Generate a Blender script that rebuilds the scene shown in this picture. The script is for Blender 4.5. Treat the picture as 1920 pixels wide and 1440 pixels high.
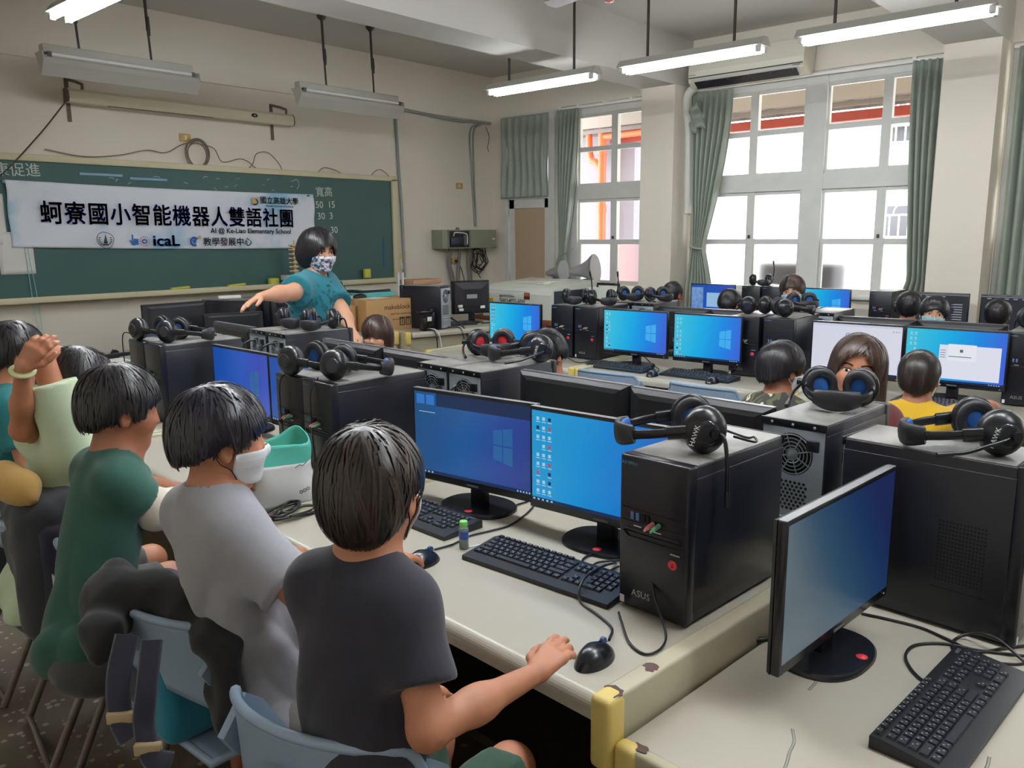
import bpy, bmesh, math, random
import numpy as np
from mathutils import Vector, Matrix, Euler
PI = math.pi
random.seed(7)
for o in list(bpy.data.objects): bpy.data.objects.remove(o, do_unlink=True)
SC = bpy.context.scene
COL = SC.collection

# ---------------------------------------------------------------- camera
CAMH = 1.58
_yaw, _pit, _rol = math.radians(48.13), math.radians(10.36), math.radians(-0.47)
_f = Vector((math.sin(_yaw)*math.cos(_pit), math.cos(_yaw)*math.cos(_pit), -math.sin(_pit)))
_r = Vector((math.cos(_yaw), -math.sin(_yaw), 0)); _u = _r.cross(_f)
_c, _s = math.cos(_rol), math.sin(_rol)
_R, _U = _c*_r + _s*_u, -_s*_r + _c*_u
cam = bpy.data.cameras.new('camera'); camo = bpy.data.objects.new('camera', cam); COL.objects.link(camo)
camo.matrix_world = Matrix(((_R.x, _U.x, -_f.x, 0), (_R.y, _U.y, -_f.y, 0), (_R.z, _U.z, -_f.z, CAMH), (0, 0, 0, 1)))
cam.sensor_width = 36.0; cam.lens = 1523/1920*36.0; cam.clip_start = 0.02; cam.clip_end = 200
SC.camera = camo

# ---------------------------------------------------------------- sky, sun, exposure
W = bpy.data.worlds.new('world'); SC.world = W; W.use_nodes = True
_n = W.node_tree.nodes; _bg = _n['Background']
_bg.inputs[0].default_value = (0.93, 0.96, 1.0, 1); _bg.inputs[1].default_value = SKY = 8.0
sun = bpy.data.lights.new('sun', 'SUN'); sun.energy = 3.5; sun.angle = 0.02; sun.color = (1, .96, .9)
suno = bpy.data.objects.new('sun', sun); COL.objects.link(suno); suno.rotation_euler = (math.radians(24), math.radians(-20), 0)
SC.view_settings.view_transform = 'Standard'
try: SC.view_settings.look = 'None'
except Exception: pass
SC.view_settings.gamma = 1.0; SC.view_settings.use_curve_mapping = False
SC.view_settings.exposure = 0.0
SC.cycles.max_bounces = 8; SC.cycles.diffuse_bounces = 5; SC.cycles.glossy_bounces = 3
SC.cycles.transmission_bounces = 6; SC.cycles.transparent_max_bounces = 8
SC.cycles.caustics_reflective = False; SC.cycles.caustics_refractive = False
SC.cycles.sample_clamp_indirect = 6.0
TUBE_E = 130.0

# ---------------------------------------------------------------- materials
MATS = {}
def lin(c):
    c = c/255.0
    return c/12.92 if c <= 0.04045 else ((c+0.055)/1.055)**2.4
def rgb(r, g, b): return (lin(r), lin(g), lin(b), 1)
def M(name, col, rough=.5, metal=0., noise=None, bump=None, emit=None, spec=.5, trans=0., alpha=1., aniso=0., sheen=0., coat=0.):
    """noise=(scale, amount, col2) mottles the colour; bump=(scale, strength, distance[, stretch])"""
    if name in MATS: return MATS[name]
    m = bpy.data.materials.new(name); m.use_nodes = True; nt = m.node_tree; N, L = nt.nodes, nt.links
    b = N['Principled BSDF']
    b.inputs['Base Color'].default_value = col; b.inputs['Roughness'].default_value = rough
    b.inputs['Metallic'].default_value = metal; b.inputs['Specular IOR Level'].default_value = spec
    b.inputs['Transmission Weight'].default_value = trans; b.inputs['Alpha'].default_value = alpha
    if aniso: b.inputs['Anisotropic'].default_value = aniso
    if sheen: b.inputs['Sheen Weight'].default_value = sheen; b.inputs['Sheen Roughness'].default_value = .5
    if coat: b.inputs['Coat Weight'].default_value = coat
    tc = None
    if noise or bump: tc = N.new('ShaderNodeTexCoord')
    if noise:
        t = N.new('ShaderNodeTexNoise'); t.inputs['Scale'].default_value = noise[0]; t.inputs['Detail'].default_value = 5
        L.new(tc.outputs['Object'], t.inputs['Vector'])
        r = N.new('ShaderNodeValToRGB'); r.color_ramp.elements[0].position = .5-noise[1]; r.color_ramp.elements[1].position = .5+noise[1]
        r.color_ramp.elements[0].color = noise[2]; r.color_ramp.elements[1].color = col
        L.new(t.outputs['Fac'], r.inputs['Fac']); L.new(r.outputs['Color'], b.inputs['Base Color'])
    if bump:
        t = N.new('ShaderNodeTexNoise'); t.inputs['Scale'].default_value = bump[0]; t.inputs['Detail'].default_value = 3
        v = tc.outputs['Object']
        if len(bump) > 3:
            mp = N.new('ShaderNodeMapping'); mp.inputs['Scale'].default_value = bump[3]; L.new(v, mp.inputs['Vector']); v = mp.outputs['Vector']
        L.new(v, t.inputs['Vector'])
        bp = N.new('ShaderNodeBump'); bp.inputs['Strength'].default_value = bump[1]; bp.inputs['Distance'].default_value = bump[2]
        L.new(t.outputs['Fac'], bp.inputs['Height']); L.new(bp.outputs['Normal'], b.inputs['Normal'])
    if emit:
        b.inputs['Emission Color'].default_value = emit[0]; b.inputs['Emission Strength'].default_value = emit[1]
    MATS[name] = m
    return m

def EM(name, col, st=.95): return M(name, rgb(8, 8, 12), .3, emit=(col, st))
# ---------------------------------------------------------------- mesh builder
class MB:
    def __init__(s): s.v = []; s.f = []; s.mi = []; s.sm = []; s.uv = {}
    def add(s, vs, fs, mi=0, smooth=False):
        b = len(s.v); s.v += [tuple(p) for p in vs]
        for f in fs: s.f.append(tuple(b+i for i in f)); s.mi.append(mi); s.sm.append(smooth)
        return s
    def box(s, x0, x1, y0, y1, z0, z1, mi=0, bev=0., seg=2, M_=None):
        bm = bmesh.new(); bmesh.ops.create_cube(bm, size=1)
        for v in bm.verts: v.co = Vector(((x0+x1)/2+v.co.x*(x1-x0), (y0+y1)/2+v.co.y*(y1-y0), (z0+z1)/2+v.co.z*(z1-z0)))
        if bev: bmesh.ops.bevel(bm, geom=bm.edges[:], offset=bev, segments=seg, profile=.5, affect='EDGES')
        return s.bm(bm, mi, bev > 0, M_)
    def bm(s, bm, mi=0, smooth=False, M_=None):
        if M_ is not None: bm.transform(M_)
        bm.verts.ensure_lookup_table(); bm.verts.index_update()
        s.add([v.co.copy() for v in bm.verts], [[v.index for v in f.verts] for f in bm.faces], mi, smooth)
        bm.free(); return s
    def quad(s, a, b, c, d, mi=0): return s.add([a, b, c, d], [(0, 1, 2, 3)], mi)
    def ring_loft(s, rings, mi=0, cap=True, closed=False, smooth=True):
        n = len(rings[0]); vs = [p for r in rings for p in r]; fs = []
        m = len(rings)
        for i in range(m if closed else m-1):
            j = (i+1) % m
            for k in range(n):
                k2 = (k+1) % n; fs.append((i*n+k, i*n+k2, j*n+k2, j*n+k))
        s.add(vs, fs, mi, smooth)
        if cap and not closed:
            s.add(rings[0], [tuple(range(n-1, -1, -1))], mi); s.add(rings[-1], [tuple(range(n))], mi)
        return s
    def tube(s, pts, r, n=8, mi=0, cap=True, closed=False, ref=None):
        pts = [Vector(p) for p in pts]; m = len(pts); rings = []
        up = None
        for i, p in enumerate(pts):
            a = pts[(i-1) % m] if (i or closed) else pts[0]; b = pts[(i+1) % m] if (i < m-1 or closed) else pts[-1]
            t = (b-a).normalized() if (b-a).length > 1e-9 else Vector((0, 0, 1))
            if up is None:
                up = Vector(ref) if ref else (Vector((0, 0, 1)) if abs(t.z) < .9 else Vector((1, 0, 0)))
            u = up - t*up.dot(t)
            if u.length < 1e-6: u = t.orthogonal()
            u.normalize(); w = t.cross(u); up = u
            rr = r[i] if isinstance(r, (list, tuple)) else r
            ru, rw = rr if isinstance(rr, (list, tuple)) else (rr, rr)
            rings.append([p + u*ru*math.cos(2*PI*k/n) + w*rw*math.sin(2*PI*k/n) for k in range(n)])
        return s.ring_loft(rings, mi, cap, closed)
    def cyl(s, p0, p1, r, n=16, mi=0, r1=None):
        return s.tube([p0, p1], [r, r if r1 is None else r1], n, mi)
    def lathe(s, prof, n=24, mi=0, M_=None, smooth=True):
        rings = [[Vector((r*math.cos(2*PI*k/n), r*math.sin(2*PI*k/n), z)) for k in range(n)] for r, z in prof]
        if M_ is not None: rings = [[M_ @ p for p in q] for q in rings]
        return s.ring_loft(rings, mi, True, False, smooth)
    def ell(s, c, r, mi=0, nu=16, nv=10, M_=None):
        rings = []
        for i in range(1, nv):
            a = PI*i/nv
            rings.append([Vector((c[0]+r[0]*math.sin(a)*math.cos(2*PI*k/nu), c[1]+r[1]*math.sin(a)*math.sin(2*PI*k/nu), c[2]-r[2]*math.cos(a))) for k in range(nu)])
        if M_ is not None: rings = [[M_ @ p for p in q] for q in rings]
        return s.ring_loft(rings, mi)
    def prism(s, out, h0, h1, axis='z', mi=0, smooth=False):
        """outline (list of 2D) extruded along axis from h0 to h1"""
        def P(a, b, h): return {'z': (a, b, h), 'x': (h, a, b), 'y': (a, h, b)}[axis]
        n = len(out); vs = [P(a, b, h0) for a, b in out]+[P(a, b, h1) for a, b in out]
        s.add(vs, [tuple(range(n-1, -1, -1)), tuple(range(n, 2*n))], mi)
        s.add(vs, [(i, (i+1) % n, n+(i+1) % n, n+i) for i in range(n)], mi, smooth); return s
    def grid(s, fn, nu, nv, mi=0, smooth=True, wrap=False):
        vs = [fn(i/(nu-1), j/(nv-1)) for i in range(nu) for j in range(nv)]; fs = []
        for i in range(nu-1):
            for j in range(nv-1): fs.append((i*nv+j, (i+1)*nv+j, (i+1)*nv+j+1, i*nv+j+1))
        return s.add(vs, fs, mi, smooth)
    def build(s, name, mats, parent=None, solid=0., sub=0, fixn=True, loc=None, rotz=0.):
        me = bpy.data.meshes.new(name); me.from_pydata(s.v, [], s.f)
        if not isinstance(mats, (list, tuple)): mats = [mats]
        for m in mats: me.materials.append(m)
        me.polygons.foreach_set('material_index', s.mi); me.polygons.foreach_set('use_smooth', s.sm)
        if fixn:
            bm = bmesh.new(); bm.from_mesh(me); bmesh.ops.recalc_face_normals(bm, faces=bm.faces); bm.to_mesh(me); bm.free()
        me.update()
        o = bpy.data.objects.new(name, me); COL.objects.link(o)
        if parent: o.parent = parent
        if loc: o.location = loc
        if rotz: o.rotation_euler = (0, 0, rotz)
        if solid:
            md = o.modifiers.new('solid', 'SOLIDIFY'); md.thickness = solid; md.offset = 0
        if sub:
            md = o.modifiers.new('sub', 'SUBSURF'); md.levels = sub; md.render_levels = sub
        return o
def thing(name, label, cat, loc=(0, 0, 0), rotz=0., group=None):
    o = bpy.data.objects.new(name, None); COL.objects.link(o); o.empty_display_size = .05
    o.location = loc; o.rotation_euler = (0, 0, rotz); o['label'] = label; o['category'] = cat
    if group: o['group'] = group
    return o
def tag(o, label, cat, group=None, kind=None):
    o['label'] = label; o['category'] = cat
    if group: o['group'] = group
    if kind: o['kind'] = kind
    return o
def struct(o): o['kind'] = 'structure'; return o
def dup(root, loc, rotz, label=None, group=None):
    def rec(o, par):
        c = o.copy(); COL.objects.link(c)
        if par: c.parent = par
        for ch in o.children: rec(ch, c)
        return c
    r = rec(root, None); r.location = loc; r.rotation_euler = (0, 0, rotz)
    if label: r['label'] = label
    if group: r['group'] = group
    return r
# the two banks of desks stand a few degrees off the room's axes
RA, RC = math.radians(-3.84), math.radians(2.34)
def A(x, y, z=0.): return (x*math.cos(RA)-y*math.sin(RA), x*math.sin(RA)+y*math.cos(RA), z)
def C(x, y, z=0.): return (x*math.cos(RC)-y*math.sin(RC), x*math.sin(RC)+y*math.cos(RC), z)
def RM(x, y, z=0.): return (x, y, z)
TZ = .72
def spline(pts, k=8, closed=False):
    """Catmull-Rom through the points"""
    P = [Vector(p) for p in pts]; n = len(P); out = []
    for i in range(n if closed else n-1):
        p0 = P[(i-1) % n] if (i or closed) else P[0]*2-P[1]
        p1, p2 = P[i], P[(i+1) % n]
        p3 = P[(i+2) % n] if (i < n-2 or closed) else P[-1]*2-P[-2]
        for j in range(k):
            t = j/k
            out.append(.5*((2*p1)+(p2-p0)*t+(2*p0-5*p1+4*p2-p3)*t*t+(3*p1-p0-3*p2+p3)*t**3))
    if not closed: out.append(P[-1])
    return out
def text_mesh(body, size, mat, name, parent=None, M_=None, extrude=.0005, align='CENTER', spacing=1., res=3, bold=0.):
    """lettering in the x-y plane, centred, as mesh"""
    cu = bpy.data.curves.new(name, 'FONT'); cu.body = body; cu.size = size; cu.extrude = extrude; cu.align_x = align; cu.align_y = 'CENTER'
    cu.space_character = spacing; cu.resolution_u = res
    o = bpy.data.objects.new(name+'_c', cu); COL.objects.link(o)
    dg = bpy.context.evaluated_depsgraph_get(); me = bpy.data.meshes.new_from_object(o.evaluated_get(dg))
    bpy.data.objects.remove(o); bpy.data.curves.remove(cu); me.name = name
    if bold:
        bm = bmesh.new()
        for dx, dy in ((-1, -1), (1, -1), (1, 1), (-1, 1)):
            m2 = me.copy(); m2.transform(Matrix.Translation((dx*bold, dy*bold, 0))); bm.from_mesh(m2); bpy.data.meshes.remove(m2)
        bm.to_mesh(me); bm.free()
    if M_ is not None: me.transform(M_)
    me.materials.clear(); me.materials.append(mat)
    r = bpy.data.objects.new(name, me); COL.objects.link(r)
    if parent: r.parent = parent
    return r
def frame(o, ex, ey, ez=None):
    """matrix taking local x->ex, y->ey, origin->o"""
    ex = Vector(ex).normalized(); ey = Vector(ey).normalized(); ez = ex.cross(ey) if ez is None else Vector(ez)
    return Matrix(((ex.x, ey.x, ez.x, o[0]), (ex.y, ey.y, ez.y, o[1]), (ex.z, ey.z, ez.z, o[2]), (0, 0, 0, 1)))
def at(px, py, z=None, y=None, x=None, dep=None):
    """the point of the room seen at a place in the photograph, on a given plane"""
    d = (px-960)*_R - (py-720)*_U + 1523*_f; o = Vector((0, 0, CAMH))
    k = (z-CAMH)/d.z if z is not None else y/d.y if y is not None else x/d.x if x is not None else dep/1523
    return o+d*k
def iA(p):
    c, s = math.cos(-RA), math.sin(-RA); return np.array([p[0]*c-p[1]*s, p[0]*s+p[1]*c, p[2]])
# ================================================================ the room
XW, YF, ZC = 8.0, 7.5, 3.57
XL, YB = -1.3, -4.2
wallm = M('wall_paint', rgb(229, 222, 209), .75, noise=(1.2, .35, rgb(222, 214, 199)), bump=(60, .12, .002))
ceilm = M('ceiling_paint', rgb(206, 203, 197), .85, noise=(.9, .4, rgb(198, 195, 188)))
whitep = M('window_paint', rgb(222, 222, 218), .45, noise=(8, .45, rgb(208, 208, 204)))
def floor_mat():
    m = M('terrazzo', rgb(78, 70, 58), .55); nt = m.node_tree; N, L = nt.nodes, nt.links; b = N['Principled BSDF']
    tc = N.new('ShaderNodeTexCoord'); v = N.new('ShaderNodeTexVoronoi'); v.inputs['Scale'].default_value = 42
    L.new(tc.outputs['Object'], v.inputs['Vector'])
    v2 = N.new('ShaderNodeTexNoise'); v2.inputs['Scale'].default_value = 3; L.new(tc.outputs['Object'], v2.inputs['Vector'])
    sp = N.new('ShaderNodeSeparateColor'); L.new(v.outputs['Color'], sp.inputs[0])
    gt = N.new('ShaderNodeMath'); gt.operation = 'GREATER_THAN'; gt.inputs[1].default_value = .80; L.new(sp.outputs[0], gt.inputs[0])
    ds = N.new('ShaderNodeMath'); ds.operation = 'LESS_THAN'; ds.inputs[1].default_value = .42; L.new(v.outputs['Distance'], ds.inputs[0])
    mu = N.new('ShaderNodeMath'); mu.operation = 'MULTIPLY'; L.new(gt.outputs[0], mu.inputs[0]); L.new(ds.outputs[0], mu.inputs[1])
    mx = N.new('ShaderNodeMix'); mx.data_type = 'RGBA'; mx.inputs[6].default_value = rgb(104, 94, 78); mx.inputs[7].default_value = rgb(168, 158, 140)
    L.new(mu.outputs[0], mx.inputs[0])
    m2 = N.new('ShaderNodeMix'); m2.data_type = 'RGBA'; m2.blend_type = 'MULTIPLY'; m2.inputs[0].default_value = .45
    L.new(mx.outputs[2], m2.inputs[6]); L.new(v2.outputs['Color'], m2.inputs[7]); L.new(m2.outputs[2], b.inputs['Base Color'])
    return m
struct(MB().box(XL-.3, XW+.25, YB-.3, YF+.3, -.12, 0).build('floor', floor_mat()))
struct(MB().box(XL-.3, XW+.25, YB-.3, YF+.3, ZC, ZC+.15).build('ceiling', ceilm))
wf = struct(MB().box(XL-.3, XW+.25, YF, YF+.25, 0, ZC).build('wall_front', wallm))
struct(MB().box(XL, XW, YF-.03, YF, 3.02, ZC).build('trim_1', wallm))
struct(MB().box(XL-.25, XL, YB-.3, YF, 0, ZC).build('wall_left', wallm))
struct(MB().box(XL-.3, XW+.25, YB-.25, YB, 0, ZC).build('wall_back', wallm))
# window wall: solid below the sills and above the heads, piers between
def wall_right():
    m = MB(); x0, x1 = XW, XW+.22
    bays = [(5.0, 6.34, 1.0, 3.09), (6.457, 7.25, 0, 3.06), (2.0, 4.55, 1.0, 3.10), (-1.4, 1.62, 1.0, 3.10), (-3.8, -1.85, 1.0, 3.10)]
    bays.sort(); y = YB
    for a, b, z0, z1 in bays:
        m.box(x0, x1, y, a, 0, ZC); m.box(x0, x1, a, b, z1, ZC)
        if z0 > 0: m.box(x0, x1+.06, a, b, 0, z0)
        y = b
    m.box(x0, x1, y, YF, 0, ZC)
    return struct(m.build('wall_right', wallm))
wall_right()
for i, (a, b) in enumerate([(4.575, 4.975), (1.63, 2.05), (-1.82, -1.40)]):
    c = struct(MB().box(7.65, XW, a, b, 0, 3.095).build('column', wallm))
    bz = struct(MB().box(XL, XW, a, b, 3.095, ZC).build('ceiling_beam', ceilm))
# ---- windows
glassm = M('window_glass', (1, 1, 1, 1), .0, trans=1., spec=.3)
def thin_glass(name, rough, tint):
    m = bpy.data.materials.new(name); m.use_nodes = True; N, L = m.node_tree.nodes, m.node_tree.links
    N.clear(); out = N.new('ShaderNodeOutputMaterial'); mix = N.new('ShaderNodeMixShader'); gl = N.new('ShaderNodeBsdfGlossy'); gl.inputs['Roughness'].default_value = .02
    if rough: tr = N.new('ShaderNodeBsdfRefraction'); tr.inputs['Roughness'].default_value = rough; tr.inputs['IOR'].default_value = 1.18
    else: tr = N.new('ShaderNodeBsdfTransparent')
    tr.inputs['Color'].default_value = tint
    mix.inputs[0].default_value = .05
    L.new(tr.outputs[0], mix.inputs[1]); L.new(gl.outputs[0], mix.inputs[2]); L.new(mix.outputs[0], out.inputs[0]); return m
clearg = thin_glass('clear_pane', 0, (.95, .97, .98, 1)); frostg = thin_glass('frosted_pane', .5, (.93, .94, .95, 1))
def window(name, y0, y1, halves, z0, zh):
    """halves: (ya, yb) sashes; each split in two by a mullion; bars at fixed heights"""
    f = MB(); xa, xb = XW+.05, XW+.13
    f.box(xa, xb, y0, y1, zh-.11, zh); f.box(xa, xb, y0, y1, z0-.02, z0+.03)
    f.box(xa-.01, xb, y0, y1, 2.0, 2.15)
    ed = sorted([y0, y1]+[v for h in halves for v in h])
    for a, b in zip(ed[::2], ed[1::2]):
        f.box(xa-.015, xb, a, b, z0, zh)
    root = struct(f.build(name, whitep))
    p = 0
    for a, b in halves:
        mid = (a+b)/2
        s = MB(); x2, x3 = XW+.065, XW+.115
        s.box(x2-.006, x3+.006, mid-.042, mid+.042, z0, zh-.1)
        for zz in (1.497, 2.58): s.box(x2, x3, a, b, zz-.027, zz+.027)
        for zz in (z0+.02, 1.985, 2.165, zh-.125): s.box(x2+.004, x3-.004, a, b, zz-.02, zz+.02)
        s.box(x2+.002, x3-.002, a, a+.02, z0, zh-.1); s.box(x2+.002, x3-.002, b-.02, b, z0, zh-.1)
        s.build('sash', whitep, root)
        lk = MB(); lk.box(x2-.03, x2-.005, mid-.010, mid+.010, 1.53, 1.565, bev=.004); lk.build('sash_lock', M('dark_lock', rgb(50, 48, 50), .4), root)
        for ya, yb in ((a, mid), (mid, b)):
            for za, zb, g in ((z0, 1.497, frostg), (1.497, 2.0, clearg), (2.15, zh-.1, clearg)):
                MB().quad((XW+.09, ya, za), (XW+.09, yb, za), (XW+.09, yb, zb), (XW+.09, ya, zb)).build('pane', g, root)
    MB().box(XW-.06, XW+.05, y0-.0, y1+.0, z0-.05, z0-.005, bev=.008).build('window_sill', whitep, root)
    return root
window('window_1', 5.0, 6.34, [(5.08, 6.12)], 1.0, 3.09)
window('window_2', 2.0, 4.55, [(2.05, 3.145), (3.355, 4.42)], 1.0, 3.10)
window('window_3', -1.4, 1.62, [(-1.3, .05), (.2, 1.55)], 1.0, 3.10)
window('window_4', -3.8, -1.85, [(-3.75, -1.9)], 1.0, 3.10)
# ---- door with a curtained light above
d = MB(); d.box(XW-.03, XW+.1, 6.42, 6.52, 0, 3.07); d.box(XW-.03, XW+.1, 7.19, 7.26, 0, 3.07); d.box(XW-.02, XW+.1, 6.5, 7.2, 2.03, 2.10); d.box(XW-.02, XW+.1, 6.5, 7.2, 3.0, 3.07)
dr = struct(d.build('door_1', whitep))
l = MB(); l.box(XW, XW+.05, 6.52, 7.19, .02, .22); l.box(XW, XW+.05, 6.52, 7.19, 1.92, 2.03); l.box(XW, XW+.05, 6.52, 6.60, .02, 2.03); l.box(XW, XW+.05, 7.11, 7.19, .02, 2.03)
l.build('door_leaf', whitep, dr)
MB().box(XW+.018, XW+.034, 6.6, 7.11, .22, 1.92).build('door_panel', M('door_board', rgb(192, 168, 142), .6, noise=(3, .4, rgb(184, 160, 134))), dr)
for zz in (1.82, 1.0): MB().cyl((XW-.008, 7.2, zz), (XW-.008, 7.2, zz+.1), .011, 8).build('door_hinge', M('dark_lock', rgb(50, 48, 50), .4), dr)
MB().quad((XW+.06, 6.5, 2.1), (XW+.06, 7.2, 2.1), (XW+.06, 7.2, 3.0), (XW+.06, 6.5, 3.0)).build('pane', frostg, dr)
# skirting on the front wall
struct(MB().box(XL, XW, YF-.02, YF, 0, .12).build('baseboard_front', M('skirting', rgb(150, 138, 118), .5)))

# ================================================================ outside the windows
creamo = M('eave_cream', rgb(250, 234, 208), .8); greyo = M('steel_beam', rgb(150, 144, 138), .6)
redo = M('red_tile', rgb(172, 66, 44), .6, noise=(6, .5, rgb(150, 58, 44)))
lav = M('render_grey', rgb(150, 148, 158), .8, noise=(1.5, .4, rgb(138, 136, 146)))
pvc = M('orange_pipe', rgb(232, 112, 70), .4)
whiteo = M('white_render', rgb(225, 222, 216), .85)
o = thing('corridor_roof', 'cream corridor roof with grey beam outside the windows', 'roof', (9, 3, 3.4))
MB().box(-.7, 1.15, -9, 6, -.02+.25, .1+.25).build('slab', creamo, o)
MB().box(.93, 1.12, -9, 6, -.30, -.17+.05).build('beam', greyo, o)
MB().box(1.12, 1.17, -9, 6, -.12, .23).build('fascia', creamo, o)
tr = MB()
for k in range(30): tr.box(1.0, 1.25, -8.5+k*.48, -8.42+k*.48, -.335, -.325)
tr.box(.98, 1.0, -9, 6, -.37, -.31); tr.box(1.25, 1.27, -9, 6, -.37, -.31)
tr.build('cable_tray', M('tray_grey', rgb(120, 112, 108), .5), o)
o.children[0]['label'] = 'cream roof slab'
rd = MB().box(-.06, .06, -9, 5.2, -.055, .055).build('tiled_rail', redo); rd.location = (10.3, 2, 2.955); tag(rd, 'long red brick coloured beam outside the big window', 'beam')
for k, yy in enumerate((3.75, 2.3, 5.15)):
    hg = MB().cyl((0, 0, 0), (0, 0, .55), .007, 6).build('hanger_rod', greyo); hg.location = (9.6, yy, 3.05)
    tag(hg, ['thin dark hanger rod outside the middle panes of the big window', 'thin dark hanger rod outside the right panes of the big window', 'thin dark hanger rod outside the narrow window'][k], 'rod')
gw = MB().box(0, .3, -.75, 2.6, 0, 3.3).build('outer_wall', lav); gw.location = (10.3, 7.55, 0); tag(gw, 'grey lavender outer wall behind the orange drain pipe', 'wall')
pp = thing('drain_pipe', 'orange drain pipe with elbow outside the narrow window', 'pipe', (10.05, 7.2, 0))
MB().cyl((0, 0, 0), (0, 0, 3.5), .062, 16).cyl((0, 0, 1.9), (0, 0, 2.0), .072, 16).cyl((0, 0, 2.72), (0, 0, 2.78), .074, 16).build('down_pipe', pvc, pp)
MB().tube(spline([(0, 0, 2.5), (0, .1, 2.62), (0, .22, 2.75), (0, .25, 3.4)], 6), .05, 12).build('branch_pipe', pvc, pp)
MB().cyl((0, .05, 2.98), (0, -1.0, 3.0), .05, 12).build('cross_pipe', pvc, pp)
# the white block of flats opposite, with railed balconies
fl = thing('apartment_block', 'white block of flats with railed balconies seen through the big window', 'building', (21, 0, 0))
MB().box(0, 3, -12, 7.8, -4, 9).build('facade', whiteo, fl)
MB().box(-.02, 0, 12.2, 13.2, 1.72, 2.55).build('dark_window', M('dark_glass', rgb(95, 95, 100), .2), fl)
MB().box(0, 3, 7.8, 16, -4, 3.1).build('low_facade', whiteo, fl)
tile = M('balcony_tile', rgb(196, 192, 190), .6)
dkw = M('dark_glass', rgb(95, 95, 100), .2)
cream2 = M('rail_cream', rgb(236, 214, 168), .5)
whr = M('rail_white', rgb(240, 238, 236), .5)
for k, (z0, col) in enumerate(((3.62, whr), (1.5, cream2), (4.3, whr))):
    MB().box(-1.1, 0, -6, 7.2, z0-.2, z0-.08).build('balcony_slab', tile, fl)
    rl = MB(); n = 66
    for j in range(n): rl.box(-1.09, -1.06, -6+13.2*j/(n-1), -5.97+13.2*j/(n-1), z0-.08, z0+.45)
    rl.box(-1.1, -1.05, -6, 7.2, z0+.45, z0+.49); rl.box(-1.1, -1.05, -6, 7.2, z0-.06, z0-.03)
    if k == 1:
        for j in range(18):
            yc = 6.6-j*.72
            rl.tube([(-1.075, yc+.25*math.cos(t*PI/8), z0+.49+.26*math.sin(t*PI/8)) for t in range(9)], .015, 4)
    rl.build('balcony_railing', col, fl)
    for j in range(5): MB().box(-.03, 0, 5.2-j*2.6, 6.6-j*2.6, z0, z0+(.7 if k == 1 else .6)).build('window', dkw, fl)
struct(MB().box(8.28, 10.35, -12, 10.2, -.2, 0).build('corridor_floor', M('corridor_pale', rgb(214, 208, 198), .8)))
ou = MB().box(-.2, .2, -.45, .45, -.92, .35, bev=.03).build('outdoor_unit', M('unit_grey', rgb(86, 88, 96), .6)); ou.location = (8.95, 3.75, .92); tag(ou, 'dark grey box dimly seen through the frosted lower panes of the big window', 'box')
gp = struct(MB().box(8.3, 40, -20, 25, -4.1, -4).build('ground', M('ground', rgb(190, 186, 178), .9)))
# ================================================================ hanging lamps
lampm = M('lamp_enamel', rgb(178, 176, 168), .5); rodm = M('lamp_rod', rgb(52, 46, 40), .5)
tubem = M('tube_lit', rgb(255, 255, 255), .4, emit=((.92, .96, 1, 1), TUBE_E)); tubeoff = M('tube_unlit', rgb(225, 224, 220), .3)
capm = M('tube_cap', rgb(205, 204, 200), .4)
tubem2 = M('tube_lit_row', rgb(255, 255, 255), .4, emit=((.92, .96, 1, 1), TUBE_E*.38))
def tube_lamp(x, y, z, label, L=1.16):
    t = thing('ceiling_lamp', label, 'lamp', (x, y, z), 0, 'lit tube lamps')
    h = L/2
    MB().prism([(-.075, -.005), (-.03, .05), (.03, .05), (.075, -.005), (.06, -.01), (-.06, -.01)], -h-.02, h+.02, 'y').build('housing', lampm, t)
    for s in (-1, 1):
        MB().cyl((s*.045, -h+.03, -.035), (s*.045, h-.03, -.035), .014, 10).build('tube', tubem if x < 4 else tubem2, t)
        MB().box(s*.045-.016, s*.045+.016, -h, -h+.03, -.05, 0, bev=.003).box(s*.045-.016, s*.045+.016, h-.03, h, -.05, 0, bev=.003).build('socket', capm, t)
    for s in (-1, 1): MB().cyl((0, s*.36, .05), (0, s*.36, (ZC-z) if not (4.57 < y+s*.36 < 4.98) and not (1.63 < y+s*.36 < 2.05) else 3.095-z), .011, 8).build('rod', rodm, t)
    return t
tube_lamp(2.0, 4.72, 2.87, 'lit double tube lamp cut off by the top left of the photo')
for y, l in ((4.68, 'lit double tube lamp nearest the front wall, left of the narrow window'),
             (3.25, 'lit double tube lamp in front of the air conditioner'),
             (1.82, 'lit double tube lamp at the upper right, in front of the big window')):
    tube_lamp(5.62, y, 2.87, l)
for x, y in ((2.0, 3.25), (2.0, 1.8), (5.62, .38), (2.0, .3), (5.62, -1.1), (2.0, -1.2)):
    tube_lamp(x, y, 2.87, 'lit double tube lamp overhead, outside the photo')
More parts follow.
